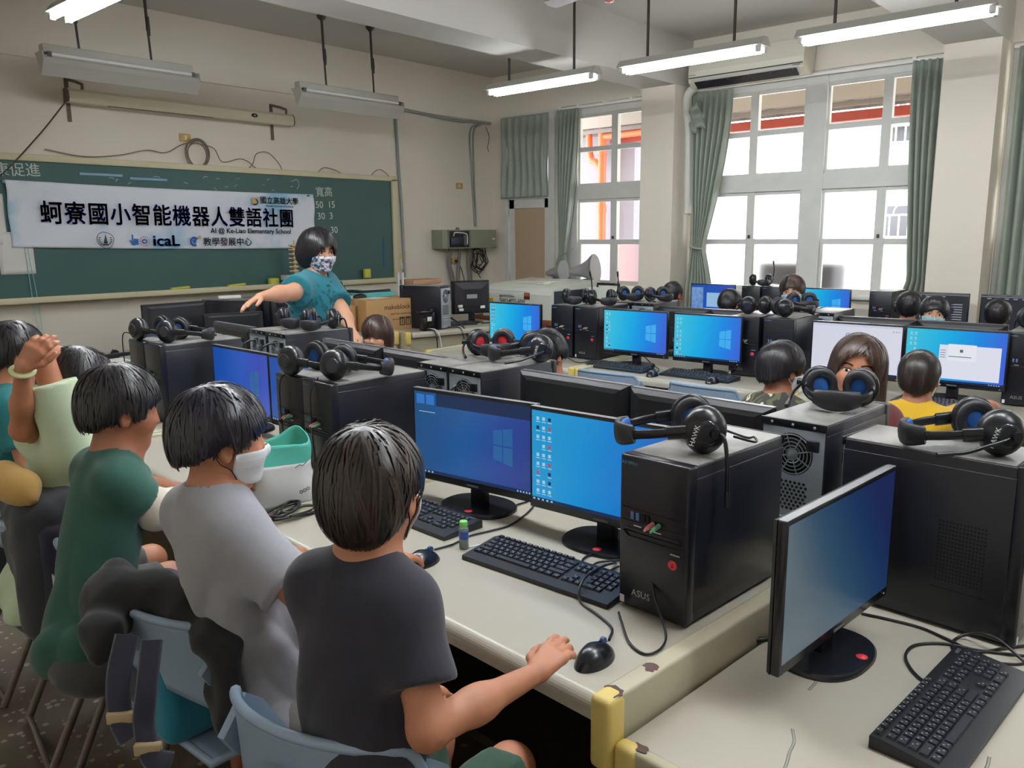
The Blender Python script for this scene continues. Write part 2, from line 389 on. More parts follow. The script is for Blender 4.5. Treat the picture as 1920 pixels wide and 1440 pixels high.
def board_lamp(x0, x1, y, z, label, rods, junction):
    t = thing('blackboard_lamp', label, 'lamp', ((x0+x1)/2, y, z), 0, 'unlit blackboard lamps'); h = (x1-x0)/2
    MB().box(-h+.02, h-.02, -.04, .04, .06, .12, bev=.006).build('housing', lampm, t)
    # bent reflector shade, open to the wall side
    P = [(-.10, .055), (-.085, .06), (-.06, .05), (.0, -.02), (.075, -.085)]
    prof = [(-.08, .03), (-.10, .015), (-.085, -.02), (-.03, -.1), (-.025, -.1), (-.075, -.02), (-.085, .01), (.06, .06), (.06, .066), (-.08, .036)]
    MB().prism(prof, -h, h, 'x').build('shade', lampm, t)
    for s in (-1, 1): MB().prism([(-.09, .06), (-.1, .0), (-.03, -.1), (.05, .06)], s*h-.004, s*h+.004, 'x').build('end_plate', lampm, t)
    MB().cyl((-h+.06, -.075, .045), (h-.06, -.075, .045), .012, 10).build('tube', tubeoff, t)
    MB().box(-h+.03, -h+.06, -.09, -.06, .02, .06, bev=.003).box(h-.06, h-.03, -.09, -.06, .02, .06, bev=.003).build('socket', M('socket_dark', rgb(90, 86, 80), .5), t)
    for r in rods:
        MB().cyl((r-.0, 0, .12), (r-.01, 0, .36), .009, 8).cyl((r-.01, 0, .34), (r-.02, 0, ZC-z), .012, 8).tube([(r-.01, -.012, .3), (r-.012, -.02, .36), (r-.01, -.01, .44)], .014, 6).build('rod', rodm, t)
        MB().lathe([(.008, -.05), (.04, -.02), (.045, 0)], 14, M_=Matrix.Translation((r-.02, 0, ZC-z))).build('canopy', rodm, t)
board_lamp(2.33, 3.5, 6.62, 2.84, 'unlit grey blackboard lamp above the roller screen', (-.30, .24), 0)
board_lamp(4.42, 5.62, 6.55, 2.84, 'unlit grey blackboard lamp on two dark rods, right of the roller screen', (-.26, .30), 0)
# ceiling fan
fan = thing('ceiling_fan', 'ceiling fan at the top edge of the photo', 'fan', (4.75, 3.36, 3.2))
fanm = M('fan_brown', rgb(110, 84, 78), .4)
MB().cyl((0, 0, .12), (0, 0, ZC-3.2), .014, 10).build('rod', rodm, fan)
MB().lathe([(.0, -.075), (.05, -.07), (.10, -.03), (.11, .03), (.09, .09), (.03, .12)], 24).build('motor', M('fan_motor', rgb(150, 110, 104), .35), fan)
MB().lathe([(.0, -.1), (.03, -.095), (.035, -.07)], 16).build('cap', M('fan_cap', rgb(190, 120, 116), .3), fan)
for k in range(3):
    a = math.radians(-38+120*k); rot = Matrix.Rotation(a, 4, 'Z') @ Matrix.Rotation(math.radians(9), 4, 'X')
    b = MB(); b.box(.09, .2, -.015, .015, .0, .008, M_=rot)
    b.prism([(.18, -.045), (.58, -.065), (.6, 0), (.58, .065), (.18, .045)], .004, .010)
    n0 = 8; b.v = b.v[:n0]+[tuple(rot @ Vector(p)) for p in b.v[n0:]]
    b.build('blade', fanm, fan)
# ================================================================ air conditioner
ac = thing('air_conditioner', 'cream wall air conditioner above the tied curtain', 'air conditioner', (7.72, 3.86, 3.0))
acm = M('ac_cream', rgb(216, 212, 196), .4); dk = M('ac_slot', rgb(28, 24, 34), .5)
MB().prism([(.22, .06), (.28, .36), (.02, .36), (-.01, .2), (.0, .1), (.08, .05)], -.6, .6, 'y').build('body', acm, ac)
ac.children[0].data.transform(Matrix.Identity(4))
MB().box(-.016, -.004, -.59, .59, .135, .143).build('panel_gap', dk, ac)
MB().prism([(-.0045, .098), (.076, .046), (.072, .040), (-.010, .092)], -.53, .53, 'y').build('outlet', dk, ac)
fl_ = MB()
for k in range(5): fl_.box(-.004, .0, -.5+k*.22, -.495+k*.22, .085, .12)
fl_.box(-.014, .008, -.55, .57, .104, .128, bev=.004)
fl_.build('louvre', M('ac_louvre', rgb(200, 198, 190), .35), ac)
MB().box(-.02, -.014, -.575, -.50, .118, .128).build('display', M('ac_display', rgb(140, 138, 134), .4), ac)
text_mesh('Panasonic', .018, M('ac_text', rgb(60, 60, 66), .4), 'lettering', ac, frame((-.0165, .55, .165), (0, -1, 0), (0, 0, 1)))
pipe = MB().tube(spline([(.2, .60, .1), (.12, .66, .02), (.12, .69, -.12), (.2, .70, -.35), (.24, .7, -1.2)], 8), .045, 12).build('pipe_cover', M('pipe_white', rgb(222, 220, 214), .5), ac)
# trunking cable along the window wall
cb = MB().tube([(XW-.01, 3.26, 3.33), (XW-.01, 2.6, 3.36), (XW-.01, 2.05, 3.37)], .009, 6).build('cable', M('cable_grey', rgb(140, 138, 132), .5)); tag(cb, 'thin grey cable leaving the air conditioner along the wall', 'cable')
# ================================================================ curtains and rails
railm = M('rail_white', rgb(205, 205, 200), .4)
curm = M('curtain_satin', rgb(154, 161, 149), .42, noise=(9, .5, rgb(138, 147, 135)), bump=(22, .25, .006, (1, 1, .35)), sheen=.3)
for k, (a, b, l) in enumerate(((2.06, 4.56, 'white curtain rail above the big window'), (5.0, 6.34, 'white curtain rail above the narrow window'), (-1.35, 1.6, 'white curtain rail right of the near pillar'))):
    r = MB().box(-.015, .015, a, b, -.012, .012, bev=.004)
    for yy in (a+.3, (a+b)/2, b-.3): r.box(-.01, .05, yy-.015, yy+.015, .01, .03)
    o = r.build('curtain_rail', railm); o.location = (XW-.06, 0, 3.055); tag(o, l, 'rail')
def curtain(name, label, y0, y1, ztop, zbot, folds, tie=None, spread=None, x=XW-.07, amp=.028, seed=1):
    """pleated cloth; tie=(z, y, width) gathers it; spread=(y0,y1) width at the hem"""
    rnd = random.Random(seed); ph = [rnd.uniform(-.5, .5) for _ in range(folds+2)]
    def fn(u, v):
        z = ztop+(zbot-ztop)*v
        a, b = y0, y1
        if tie:
            zt, yt, wt = tie
            if z >= zt:
                k = (ztop-z)/(ztop-zt); k = k**1.6; a = a+(yt-wt/2-a)*k; b = b+(yt+wt/2-b)*k
            else:
                k = min(1, (zt-z)/.45); k = k**.7; e0, e1 = spread; a = yt-wt/2+(e0-yt+wt/2)*k; b = yt+wt/2+(e1-yt-wt/2)*k
        w = (b-a)/(y1-y0)
        y = a+(b-a)*u; ph_ = u*folds*2*PI+ph[int(u*folds)]*.5
        am = amp*(.6+.55*min(1, v*4))*(1.0 if w > .6 else .8)
        head = 1 if v > .05 else .75
        return (x+am*head*(math.sin(ph_)+.35*math.sin(2*ph_+1.3))+.012*math.sin(7*v+u*5), y+.3*am*math.cos(ph_)*w, z)
    t = MB().grid(fn, folds*12+1, 46).build(name, curm, solid=.004)
    tag(t, label, 'curtain'); return t
curtain('curtain', 'short pleated sage curtain over the light above the door', 6.50, 7.27, 3.045, 2.05, 7, amp=.02, x=XW-.05, seed=3)
c = curtain('curtain', 'sage curtain tied back at the left of the narrow window', 6.02, 6.34, 3.045, .35, 6, tie=(1.33, 6.25, .10), spread=(6.12, 6.42), seed=4)
MB().tube(spline([(XW-.12, 6.22, 1.35), (XW-.125, 6.16, 1.37), (XW-.06, 6.10, 1.43)], 5), .008, 6).build('tie_band', curm, c)
c = curtain('curtain', 'sage curtain tied back between the air conditioner and the big window', 4.06, 4.52, 3.03, .4, 7, tie=(1.42, 4.40, .13), spread=(4.22, 4.52), amp=.034, seed=5)
MB().tube(spline([(XW-.12, 4.34, 1.42), (XW-.14, 4.40, 1.43), (XW-.12, 4.46, 1.45), (XW-.05, 4.5, 1.47)], 5), .012, 6).build('tie_band', curm, c)
# loose bunch at its head
MB().grid(lambda u, v: (XW-.1-.05*math.sin(u*PI)-.02*math.sin(9*v), 4.40+.16*u-.05*v+.02*math.sin(11*u+5*v), 2.92-.28*v+.03*math.sin(8*u)), 20, 14).build('loose_fold', curm, c, solid=.006)
curtain('curtain', 'sage curtain hanging straight between the big window and the near pillar', 2.07, 2.36, 3.05, .45, 5, tie=(1.15, 2.17, .2), spread=(2.06, 2.36), amp=.03, seed=6)
curtain('curtain', 'dark sage curtain cut off at the right edge of the photo', .95, 1.55, 3.05, .4, 8, amp=.035, seed=7)
# ================================================================ blackboard wall
boardm = M('chalkboard', rgb(48, 84, 80), .5, noise=(2.2, .5, rgb(60, 96, 92)))
framem = M('board_frame', rgb(216, 208, 176), .5, noise=(3, .4, rgb(204, 196, 160)))
bb = thing('blackboard', 'long green blackboard with cream frame on the front wall', 'blackboard', (4.0, YF, 1.65))
MB().box(-2.4, 2.28, -.035, -.005, -.55, .57).build('board', boardm, bb)
fr = MB(); fr.box(-2.45, 2.34, -.06, 0, .555, .61, bev=.006); fr.box(2.26, 2.34, -.06, 0, -.60, .58, bev=.006); fr.box(-2.47, -2.4, -.06, 0, -.6, .6, bev=.006); fr.box(-2.45, 2.34, -.055, 0, -.60, -.545, bev=.006)
fr.build('frame', framem, bb)
MB().box(-2.45, 1.0, -.14, -.03, -.585, -.555, bev=.008).box(-2.45, 1.0, -.15, -.135, -.585, -.535, bev=.005).build('chalk_ledge', framem, bb)
chalk = M('chalk', rgb(206, 214, 208), .9)
MX = lambda x, z, y=-.0365: frame((x, y, z), (1, 0, 0), (0, 0, 1))
ck = [('健康促進', -1.68, .475, .115), ('寬高', 1.33, .40, .11), ('50  15', 1.34, .27, .10), ('30  3', 1.33, .15, .10), ('10  30', 1.36, .0, .10)]
for s, x, z, h in ck:
    text_mesh(s, h, chalk, 'chalk_writing', bb, MX(x, z) @ Matrix.Rotation(.03, 4, 'Z'), extrude=.0004)
cs = MB(); rr = random.Random(3)
for k in range(16):
    x = rr.uniform(-1.5, 1.0); z = rr.uniform(.4, .5); a = rr.uniform(-1, 1); l = rr.uniform(.01, .03)
    cs.tube([(x, -.037, z), (x+l*math.cos(a), -.037, z+l*math.sin(a)+.005), (x+2*l*math.cos(a), -.037, z+l*math.sin(a))], .0025, 4)
cs.tube(spline([(.93, -.037, .5), (1.0, -.037, .52), (1.02, -.037, .47), (.99, -.037, .42)], 5), .003, 4)
cs.build('chalk_mark', chalk, bb)
MB().box(2.11, 2.125, -.038, -.036, -.42, -.08).build('blue_line', M('blue_chalk', rgb(40, 84, 150), .8), bb)
sm = M('magnet_blue', rgb(130, 170, 196), .5)
for k, (x, z, w, l) in enumerate(((3.03, 2.125, .36, 'upper left pale blue magnet strip above the banner'), (3.44, 2.105, .34, 'upper right pale blue magnet strip above the banner'),
                   (2.44, 2.035, .37, 'pale blue magnet strip at the top left corner of the banner'), (2.6, 1.535, .35, 'pale blue magnet strip at the bottom left of the banner'), (4.98, 2.01, .3, 'thin dark magnet strip at the top right corner of the banner'))):
    o = MB().box(-w/2, w/2, -.008, 0, -.011, .011, bev=.002).build('magnet_strip', sm if k < 4 else M('magnet_dark', rgb(96, 100, 104), .5)); o.location = (x, YF-.037-(0 if k < 2 else .012), z); tag(o, l, 'magnet')
# the banner
ban = thing('banner', 'white and pale blue club banner on the blackboard', 'banner', (3.73, YF-.058, 1.765))
def banner_mat():
    m = M('banner_cloth', rgb(226, 230, 240), .55); nt = m.node_tree; N, L = nt.nodes, nt.links; b = N['Principled BSDF']
    tc = N.new('ShaderNodeTexCoord'); t = N.new('ShaderNodeTexNoise'); t.inputs['Scale'].default_value = 1.6; t.inputs['Detail'].default_value = 6
    L.new(tc.outputs['Object'], t.inputs['Vector']); r = N.new('ShaderNodeValToRGB')
    r.color_ramp.elements[0].position = .54; r.color_ramp.elements[0].color = rgb(224, 228, 238); r.color_ramp.elements[1].position = .68; r.color_ramp.elements[1].color = rgb(150, 194, 222)
    L.new(t.outputs['Fac'], r.inputs['Fac']); L.new(r.outputs['Color'], b.inputs['Base Color'])
    return m
def bfn(u, v):
    x = -1.46+2.91*u; z = .285-.025*u - (.53+.03*u)*v + .012*math.sin(u*PI)*(-1)
    return (x+.006*math.sin(9*v), -.006*math.sin(23*u+5*v)-.006*math.sin(9*u-7*v)*math.sin(PI*v)-.003*math.sin(61*u+13*v), z)
MB().grid(bfn, 160, 30).build('cloth', banner_mat(), ban, solid=.002)
navy = M('banner_navy', rgb(44, 58, 150), .6); blk = M('banner_black', rgb(28, 32, 60), .6); blu = M('banner_blue', rgb(30, 100, 180), .6)
BX = lambda x, z: frame((x, -.022, z), (1, 0, -.012), (0.012, 0, 1))
ttl = '蚵寮國小智能機器人雙語社團'
for k, ch in enumerate(ttl):
    x = -1.146+k*.1863; text_mesh(ch, .195, navy, 'title_character', ban, BX(x, .0+.018-.002*k) @ Matrix.Diagonal((.92, 1.02, 1, 1)), extrude=.0012, bold=.0030).data.materials[0] = navy
text_mesh('AI @ Ke-Liao Elementary School', .066, blk, 'subtitle', ban, BX(.69, -.122), extrude=.001, bold=.0006)
text_mesh('國立高雄大學', .075, blk, 'university_name', ban, BX(1.02, .178), extrude=.001, bold=.0006)
text_mesh('National University of Kaohsiung', .024, blk, 'university_name', ban, BX(1.02, .128), extrude=.0008)
text_mesh('教學發展中心', .086, M('banner_teal', rgb(36, 74, 120), .6), 'centre_name', ban, BX(.42, -.228), extrude=.001, bold=.0004)
text_mesh('icaL', .135, blu, 'logo_lettering', ban, BX(-.195, -.21) @ Matrix.Diagonal((1.2, 1, 1, 1)), extrude=.002, bold=.003)
lg = MB(); B0 = -.022
for k in range(1): pass
lg.box(.71, .77, B0, B0+.002, .145, .205).build('university_emblem', M('banner_gold', rgb(200, 170, 96), .6), ban)
MB().tube([(.74+.03*math.cos(a*.35-2.2), B0, .165+.025*math.sin(a*.35-2.2)) for a in range(11)], .006, 6).build('university_emblem', blk, ban)
# school crest: five-lobed ring, boat and leaves
cr = MB(); cx, cz = -.735, -.195
cr.tube([(cx+(.064+.009*abs(math.cos(2.5*t*PI/30+.0)))*math.cos(t*PI/30*2), B0, cz+(.064+.009*abs(math.cos(2.5*t*PI/30)))*math.sin(t*PI/30*2)) for t in range(30)], .0022, 4, closed=True)
cr.add([(cx-.018, B0, cz-.03), (cx+.018, B0, cz-.03), (cx+.003, B0, cz+.05)], [(0, 1, 2)]); cr.box(cx-.025, cx+.025, B0-.001, B0, cz-.042, cz-.034)
cr.build('crest', blk, ban)
lv = MB()
for s in (-1, 1):
    for k in range(5):
        a = math.radians(-70+k*24); px, pz = cx+s*.052*math.cos(a), cz+.045*math.sin(a)
        lv.ell((px, B0, pz), (.010, .001, .006), nu=8, nv=5)
lv.build('crest_leaf', M('banner_green', rgb(50, 120, 80), .6), ban)
hd = MB(); hx = -.50
hd.box(hx-.008, hx+.006, B0-.001, B0, -.21, -.15); hd.prism([(hx-.03, -.2), (hx-.02, -.2), (hx, -.225), (hx+.0, -.205), (hx+.05, -.2), (hx+.05, -.235), (hx, -.245)], B0-.001, B0, 'y')
for k in range(3): hd.box(hx+.012+k*.014, hx+.022+k*.014, B0-.001, B0, -.205, -.185)
hd.build('hand_emblem', blu, ban)
sn = MB(); sx, sz = -.395, -.21
for k in range(14):
    a = k*2*PI/14; sn.ell((sx+.042*math.cos(a), B0, sz+.042*math.sin(a)), (.006, .001, .006), nu=8, nv=5)
sn.build('sun_emblem', M('banner_pink', rgb(214, 120, 120), .6), ban)
MB().tube([(sx+.02*math.cos(t*PI/10), B0, sz+.016*math.sin(t*PI/10)) for t in range(20)], .005, 4, closed=True).build('sun_emblem', blu, ban)
MB().tube([(.075+.035*math.cos(.6+t*.24), B0, -.215+.035*math.sin(.6+t*.24)) for t in range(20)], .009, 6).ell((.077, B0, -.215), (.018, .002, .018)).build('swirl_emblem', blu, ban)
MB().ell((.13, B0, -.175), (.016, .002, .014)).build('swirl_emblem', M('banner_gold', rgb(200, 170, 96), .6), ban)
# papers pinned at the left of the board
pap = M('paper', rgb(222, 220, 214), .8)
for k, (x, z, w, h, l) in enumerate(((2.30, 1.47, .26, .34, 'white paper sheet hanging under the left end of the banner'), (2.2, 1.74, .1, .4, 'narrow white paper pinned at the left end of the board'))):
    o = MB().grid(lambda u, v: (-w/2+w*u, -.003-.006*math.sin(3*u+2*v), -h/2+h*v), 8, 10).build('paper_sheet', pap, solid=.001); o.location = (x, YF-.038, z); tag(o, l, 'paper')
o = MB().lathe([(0, 0), (.016, .002), (.018, .014), (0, .02)], 14, M_=Matrix.Rotation(PI/2, 4, 'X')).build('yellow_magnet', M('yellow_plastic', rgb(220, 200, 80), .4)); o.location = (2.19, YF-.044, 1.95); tag(o, 'round yellow magnet holding the narrow paper', 'magnet')
st = MB().tube(spline([(0, 0, .0), (.01, -.02, -.5), (.03, -.03, -.75), (.05, -.1, -.95)], 8), .003, 5).tube(spline([(.02, 0, .0), (.05, -.02, -.5), (.05, -.03, -.72)], 8), .003, 5).build('string', M('string_cyan', rgb(150, 200, 210), .6)); st.location = (2.36, YF-.06, 1.52); tag(st, 'pale cyan string dangling from the left end of the banner', 'string')
# chalk rubbers and small things on the ledge
ye = M('sponge_yellow', rgb(206, 206, 88), .8); bk = M('felt_black', rgb(36, 34, 34), .9)
for x, l in ((3.62, 'left yellow board rubber on the chalk ledge'), (4.2, 'right yellow board rubber on the chalk ledge')):
    t = thing('board_rubber', l, 'board rubber', (x, YF-.095, 1.65-.555)); 
    MB().box(-.085, .085, -.028, .028, 0, .016, bev=.004).build('felt', bk, t); MB().box(-.09, .09, -.03, .03, .016, .038, bev=.008, M_=Matrix.Rotation(-.05, 4, 'Y')).build('grip', ye, t)
o = MB().box(-.05, .05, -.03, .03, 0, .075, bev=.006).build('yellow_box', ye); o.location = (4.62, YF-.09, 1.095); tag(o, 'small yellow box on the chalk ledge beside the spine model', 'box')
o = MB().box(-.07, .07, -.025, .025, 0, .035, bev=.01).build('pink_duster', M('dull_pink', rgb(170, 120, 116), .8)); o.location = (4.78, YF-.09, 1.095); tag(o, 'dull pink duster on the chalk ledge', 'duster')
o = MB().box(-.04, .04, -.02, .02, 0, .1, bev=.004).build('yellow_holder', ye); o.location = (5.83, YF-.08, 1.12); tag(o, 'yellow pen holder at the right end of the board', 'holder')
# spine model
spn = thing('spine_model', 'cream model of a spine behind the teacher', 'model', (4.80, YF-.22, 1.15)); bone = M('bone', rgb(222, 196, 150), .6)
MB().box(-.13, .13, -.08, .08, 0, .05, bev=.006).build('base', M('base_grey', rgb(210, 205, 200), .6), spn)
for k in range(7):
    z = .09+k*.043
    MB().ell((0, 0, z), (.03, .028, .016), nu=12, nv=8).box(-.055, .055, .012, .03, z-.006, z+.006, bev=.004).ell((0, .05, z-.01), (.01, .03, .008), nu=8, nv=6).build('vertebra', bone, spn)
MB().cyl((0, 0, .05), (0, 0, .4), .008, 8).build('rod', bone, spn)
# roller screen
rs = thing('roller_screen', 'cream roller screen case on brackets above the board', 'projection screen', (3.83, YF, 2.74)); scm = M('screen_case', rgb(212, 204, 178), .45)
MB().prism([(-.19, -.055), (-.205, -.03), (-.2, .03), (-.17, .055), (-.11, .055), (-.10, -.055)], -1.06, 1.06, 'x').build('case', scm, rs)
MB().box(-.75, .2, -.175, -.165, -.059, -.055).build('screen_slot', M('ac_slot', rgb(28, 24, 34), .5), rs)
for s in (-1, 1): MB().prism([(-.19, -.055), (-.205, -.03), (-.2, .03), (-.17, .055), (-.11, .055), (-.10, -.055)], s*1.065-.006, s*1.065+.006, 'x').build('end_cap', M('cap_dark', rgb(88, 80, 70), .5), rs)
MB().ell((.62, -.203, .0), (.035, .004, .02)).build('badge', M('badge_black', rgb(24, 24, 28), .4), rs)
MB().box(.612, .628, -.208, -.205, -.002, .002).box(.618, .622, -.208, -.205, -.01, .01).build('badge_mark', M('badge_white', rgb(220, 220, 220), .4), rs)
for x in (-1.0, .93):
    b = MB(); b.box(x-.016, x+.016, -.008, 0, -.19, .16); b.tube([(x, -.004, .15), (x+.03, -.12, .12), (x+.05, -.2, .09)], .012, 6); b.tube([(x+.05, -.2, .09), (x+.05, -.19, .05)], .012, 6)
    b.build('bracket', M('bracket_brown', rgb(96, 84, 70), .5), rs)
o = MB().tube(spline([(0, -.15, 0), (-.25, -.17, -.3), (-.6, -.2, -.66), (-.9, -.2, -.85)], 8), .006, 6).build('pull_cord', M('cord_dark', rgb(70, 62, 50), .7)); o.location = (2.76, YF, 2.69); tag(o, 'dark cord running from the roller screen down to the left', 'cord')
# wall plates and conduits
plm = M('plate_tan', rgb(196, 160, 104), .5)
for x, z, l in ((3.83, 2.5, 'tan socket plate above the coil of cable'), (7.4, 2.2, 'tan socket plate between the conduits')):
    t = thing('wall_plate', l, 'socket', (x, YF, z)); MB().box(-.055, .055, -.012, 0, -.036, .036, bev=.004).build('plate', plm, t); MB().box(-.012, .012, -.016, -.01, -.02, .02, bev=.002).build('outlet', M('outlet_cream', rgb(226, 206, 160), .5), t)
o = MB().box(-.05, .05, -.015, 0, -.04, .04, bev=.004).build('switch_plate', M('plate_white', rgb(222, 220, 214), .4)); o.location = (6.43, YF, 1.23); tag(o, 'white switch plate right of the blackboard', 'switch')
o = MB().box(-.045, .045, -.004, 0, -.035, .03).build('note', M('note_yellow', rgb(222, 212, 130), .8)); o.location = (6.44, YF, 1.35); tag(o, 'yellow note stuck above the white switch plate', 'note')
cdm = M('conduit_grey', rgb(146, 150, 148), .5)
def conduit(pts, r, label, n=8):
    o = MB().tube(spline(pts, 6), r, n).build('conduit', cdm); tag(o, label, 'conduit'); return o
conduit([(6.38, YF-.015, 2.95), (6.40, YF-.015, 2.4), (6.43, YF-.015, 1.8), (6.44, YF-.015, 1.1)], .017, 'grey conduit running down right of the blackboard')
conduit([(5.3, YF-.05, 3.03), (6.4, YF-.05, 3.02), (7.3, YF-.05, 2.98), (7.6, YF-.06, 2.995), (7.88, YF-.1, 2.99)], .018, 'grey conduit running along the top of the front wall')
conduit([(7.74, YF-.06, 2.98), (7.60, YF-.015, 2.88), (7.61, YF-.015, 2.4), (7.66, YF-.015, 1.7)], .011, 'left grey conduit running down to the fuse box')
conduit([(7.76, YF-.06, 2.98), (7.66, YF-.015, 2.86), (7.66, YF-.015, 2.3), (7.68, YF-.015, 1.7)], .011, 'right grey conduit running down to the fuse box')
o = MB().tube(spline([(0, 0, 0), (.05, -.01, -.12), (.03, 0, -.25), (.05, 0, -.3)], 6), .005, 5).build('loose_wire', M('wire_brown', rgb(110, 84, 66), .6)); o.location = (7.86, YF-.04, 2.95); tag(o, 'loose brown wire hanging in the corner beside the short curtain', 'wire')
# cables lying along the top of the board
wirem = M('wire_grey', rgb(124, 116, 100), .6)
cz0 = 2.27
o = MB()
for k in range(5):
    r = .105+.012*math.sin(k*2.3); o.tube([(.015*math.cos(k)+r*math.cos(t*PI/14), -.02-.006*k, -.03+.01*math.sin(k*2)+1.15*r*math.sin(t*PI/14)) for t in range(28)], .0045, 5, closed=True)
o = o.build('cable_coil', wirem); o.location = (3.93, YF, cz0+.12); tag(o, 'coil of grey cable hanging above the blackboard', 'cable')
for pts, l in (([(2.6, 0, 2.31), (2.9, 0, 2.27), (3.2, 0, 2.30), (3.45, 0, 2.36), (3.62, 0, 2.35), (3.8, 0, 2.44), (3.93, 0, 2.46)], 'thin grey cable running left from the coil along the board top'),
               ([(3.96, 0, 2.45), (4.1, 0, 2.42), (4.18, 0, 2.3), (4.4, 0, 2.34), (4.6, 0, 2.22), (4.7, 0, 2.23)], 'thin grey cable running right from the coil along the board top'),
               ([(4.42, 0, 2.23), (4.5, 0, 2.30), (4.55, 0, 2.4), (4.68, 0, 2.42), (4.8, 0, 2.32), (4.84, 0, 2.23)], 'high loop of thin grey cable over the middle of the board'),
               ([(5.26, 0, 2.25), (5.35, 0, 2.31), (5.5, 0, 2.29), (5.62, 0, 2.24), (5.8, 0, 2.23)], 'low loop of thin grey cable over the right part of the board'),
               ([(5.95, 0, 2.22), (6.03, 0, 2.30), (6.12, 0, 2.33), (6.22, 0, 2.28), (6.26, 0, 2.22)], 'small loop of grey cable at the right corner of the board')):
    q = MB().tube([Vector((p.x, YF-.03, p.z)) for p in spline(pts, 6)], .0045, 5).build('cable', wirem); tag(q, l, 'cable')
# fuse box
fb = thing('fuse_box', 'grey green fuse box with its left cover open', 'fuse box', (7.40, YF, 1.54)); fbm = M('box_green', rgb(138, 144, 124), .5)
MB().box(-.50, .46, -.2, -.012, -.115, .115, bev=.004).build('case', fbm, fb)
fb.children[0].data.transform(Matrix.Identity(4))
MB().box(-.40, -.04, -.206, -.2, -.10, .10).build('opening', M('box_dark', rgb(40, 38, 40), .7), fb)
MB().box(-.385, -.16, -.235, -.205, -.07, .02, bev=.004).build('breaker', M('breaker_navy', rgb(34, 40, 62), .4), fb)
MB().box(-.15, -.09, -.225, -.205, -.08, .05, bev=.004).build('breaker', M('breaker_grey', rgb(90, 96, 98), .4), fb)
MB().tube(spline([(-.33, -.22, .04), (-.31, -.23, .08), (-.14, -.23, .07), (-.1, -.23, .04), (-.1, -.23, -.06)], 6), .008, 6).build('white_wire', M('plate_white', rgb(222, 220, 214), .4), fb)
MB().box(-.41, -.395, -.212, -.2, -.11, .11).box(-.045, -.03, -.212, -.2, -.11, .11).box(-.41, -.03, -.212, -.2, .1, .112).box(-.41, -.03, -.212, -.2, -.112, -.1).build('rim', fbm, fb)
MB().box(-.02, .45, -.21, -.2, -.11, .11, bev=.002).build('cover', fbm, fb)
MB().box(.37, .42, -.216, -.21, -.012, .012, bev=.002).build('catch', M('catch_white', rgb(210, 208, 200), .4), fb)
MB().tube([(-.16, -.1, .115), (-.16, -.1, .135), (-.12, -.1, .135), (-.12, -.1, .115)], .01, 6).build('lug', M('lug_brown', rgb(120, 110, 98), .5), fb)
trm = M('trunk_grey', rgb(128, 126, 120), .5)
for k, (x0, x1, w, zb, l) in enumerate(((-.27, -.2, .035, -.75, 'left grey cable trunk under the fuse box'), (-.1, -.1, .022, -.75, 'middle grey cable trunk under the fuse box'), (.08, .12, .036, -.75, 'right grey cable trunk under the fuse box'))):
    o = MB().tube(spline([(x0, -.1, -.115), (x0+.01, -.06, -.3), (x1, -.05, -.5), (x1, -.05, zb)], 5), [(w, .02)]*16, 8).build('grey_trunking', trm); o.location = (7.40, YF, 1.54); tag(o, l, 'trunk')
ct = MB()
for k in range(8):
    r = .11+.035*math.sin(k*1.9); cx = .22+.03*math.sin(k*2.7)
    ct.tube([(cx+r*.85*math.cos(t*PI/12), -.09-.01*k+.02*math.sin(t), -.27+.02*math.cos(k)+r*1.1*math.sin(t*PI/12)) for t in range(24)], .006, 5, closed=True)
ct.tube(spline([(.14, -.1, -.12), (.1, -.12, -.3), (.2, -.1, -.42), (.26, -.1, -.5)], 6), .006, 5)
o = ct.build('cable_coil', M('wire_black', rgb(46, 44, 44), .5)); o.location = (7.40, YF, 1.54); tag(o, 'tangled coil of black cable hanging under the fuse box', 'cable')
t = thing('power_socket', 'tan double socket with a plug under the fuse box', 'socket', (7.27, YF, 1.27)); MB().box(-.05, .05, -.04, 0, -.035, .035, bev=.004).build('plate', plm, t); MB().box(-.02, .03, -.07, -.04, -.015, .01, bev=.004).build('plug', M('wire_black', rgb(46, 44, 44), .5), t)
MB().tube(spline([(.02, -.06, 0), (.08, -.07, -.12), (.14, -.07, -.3), (.22, -.07, -.45)], 6), .006, 5).build('flex', M('wire_black', rgb(46, 44, 44), .5), t)
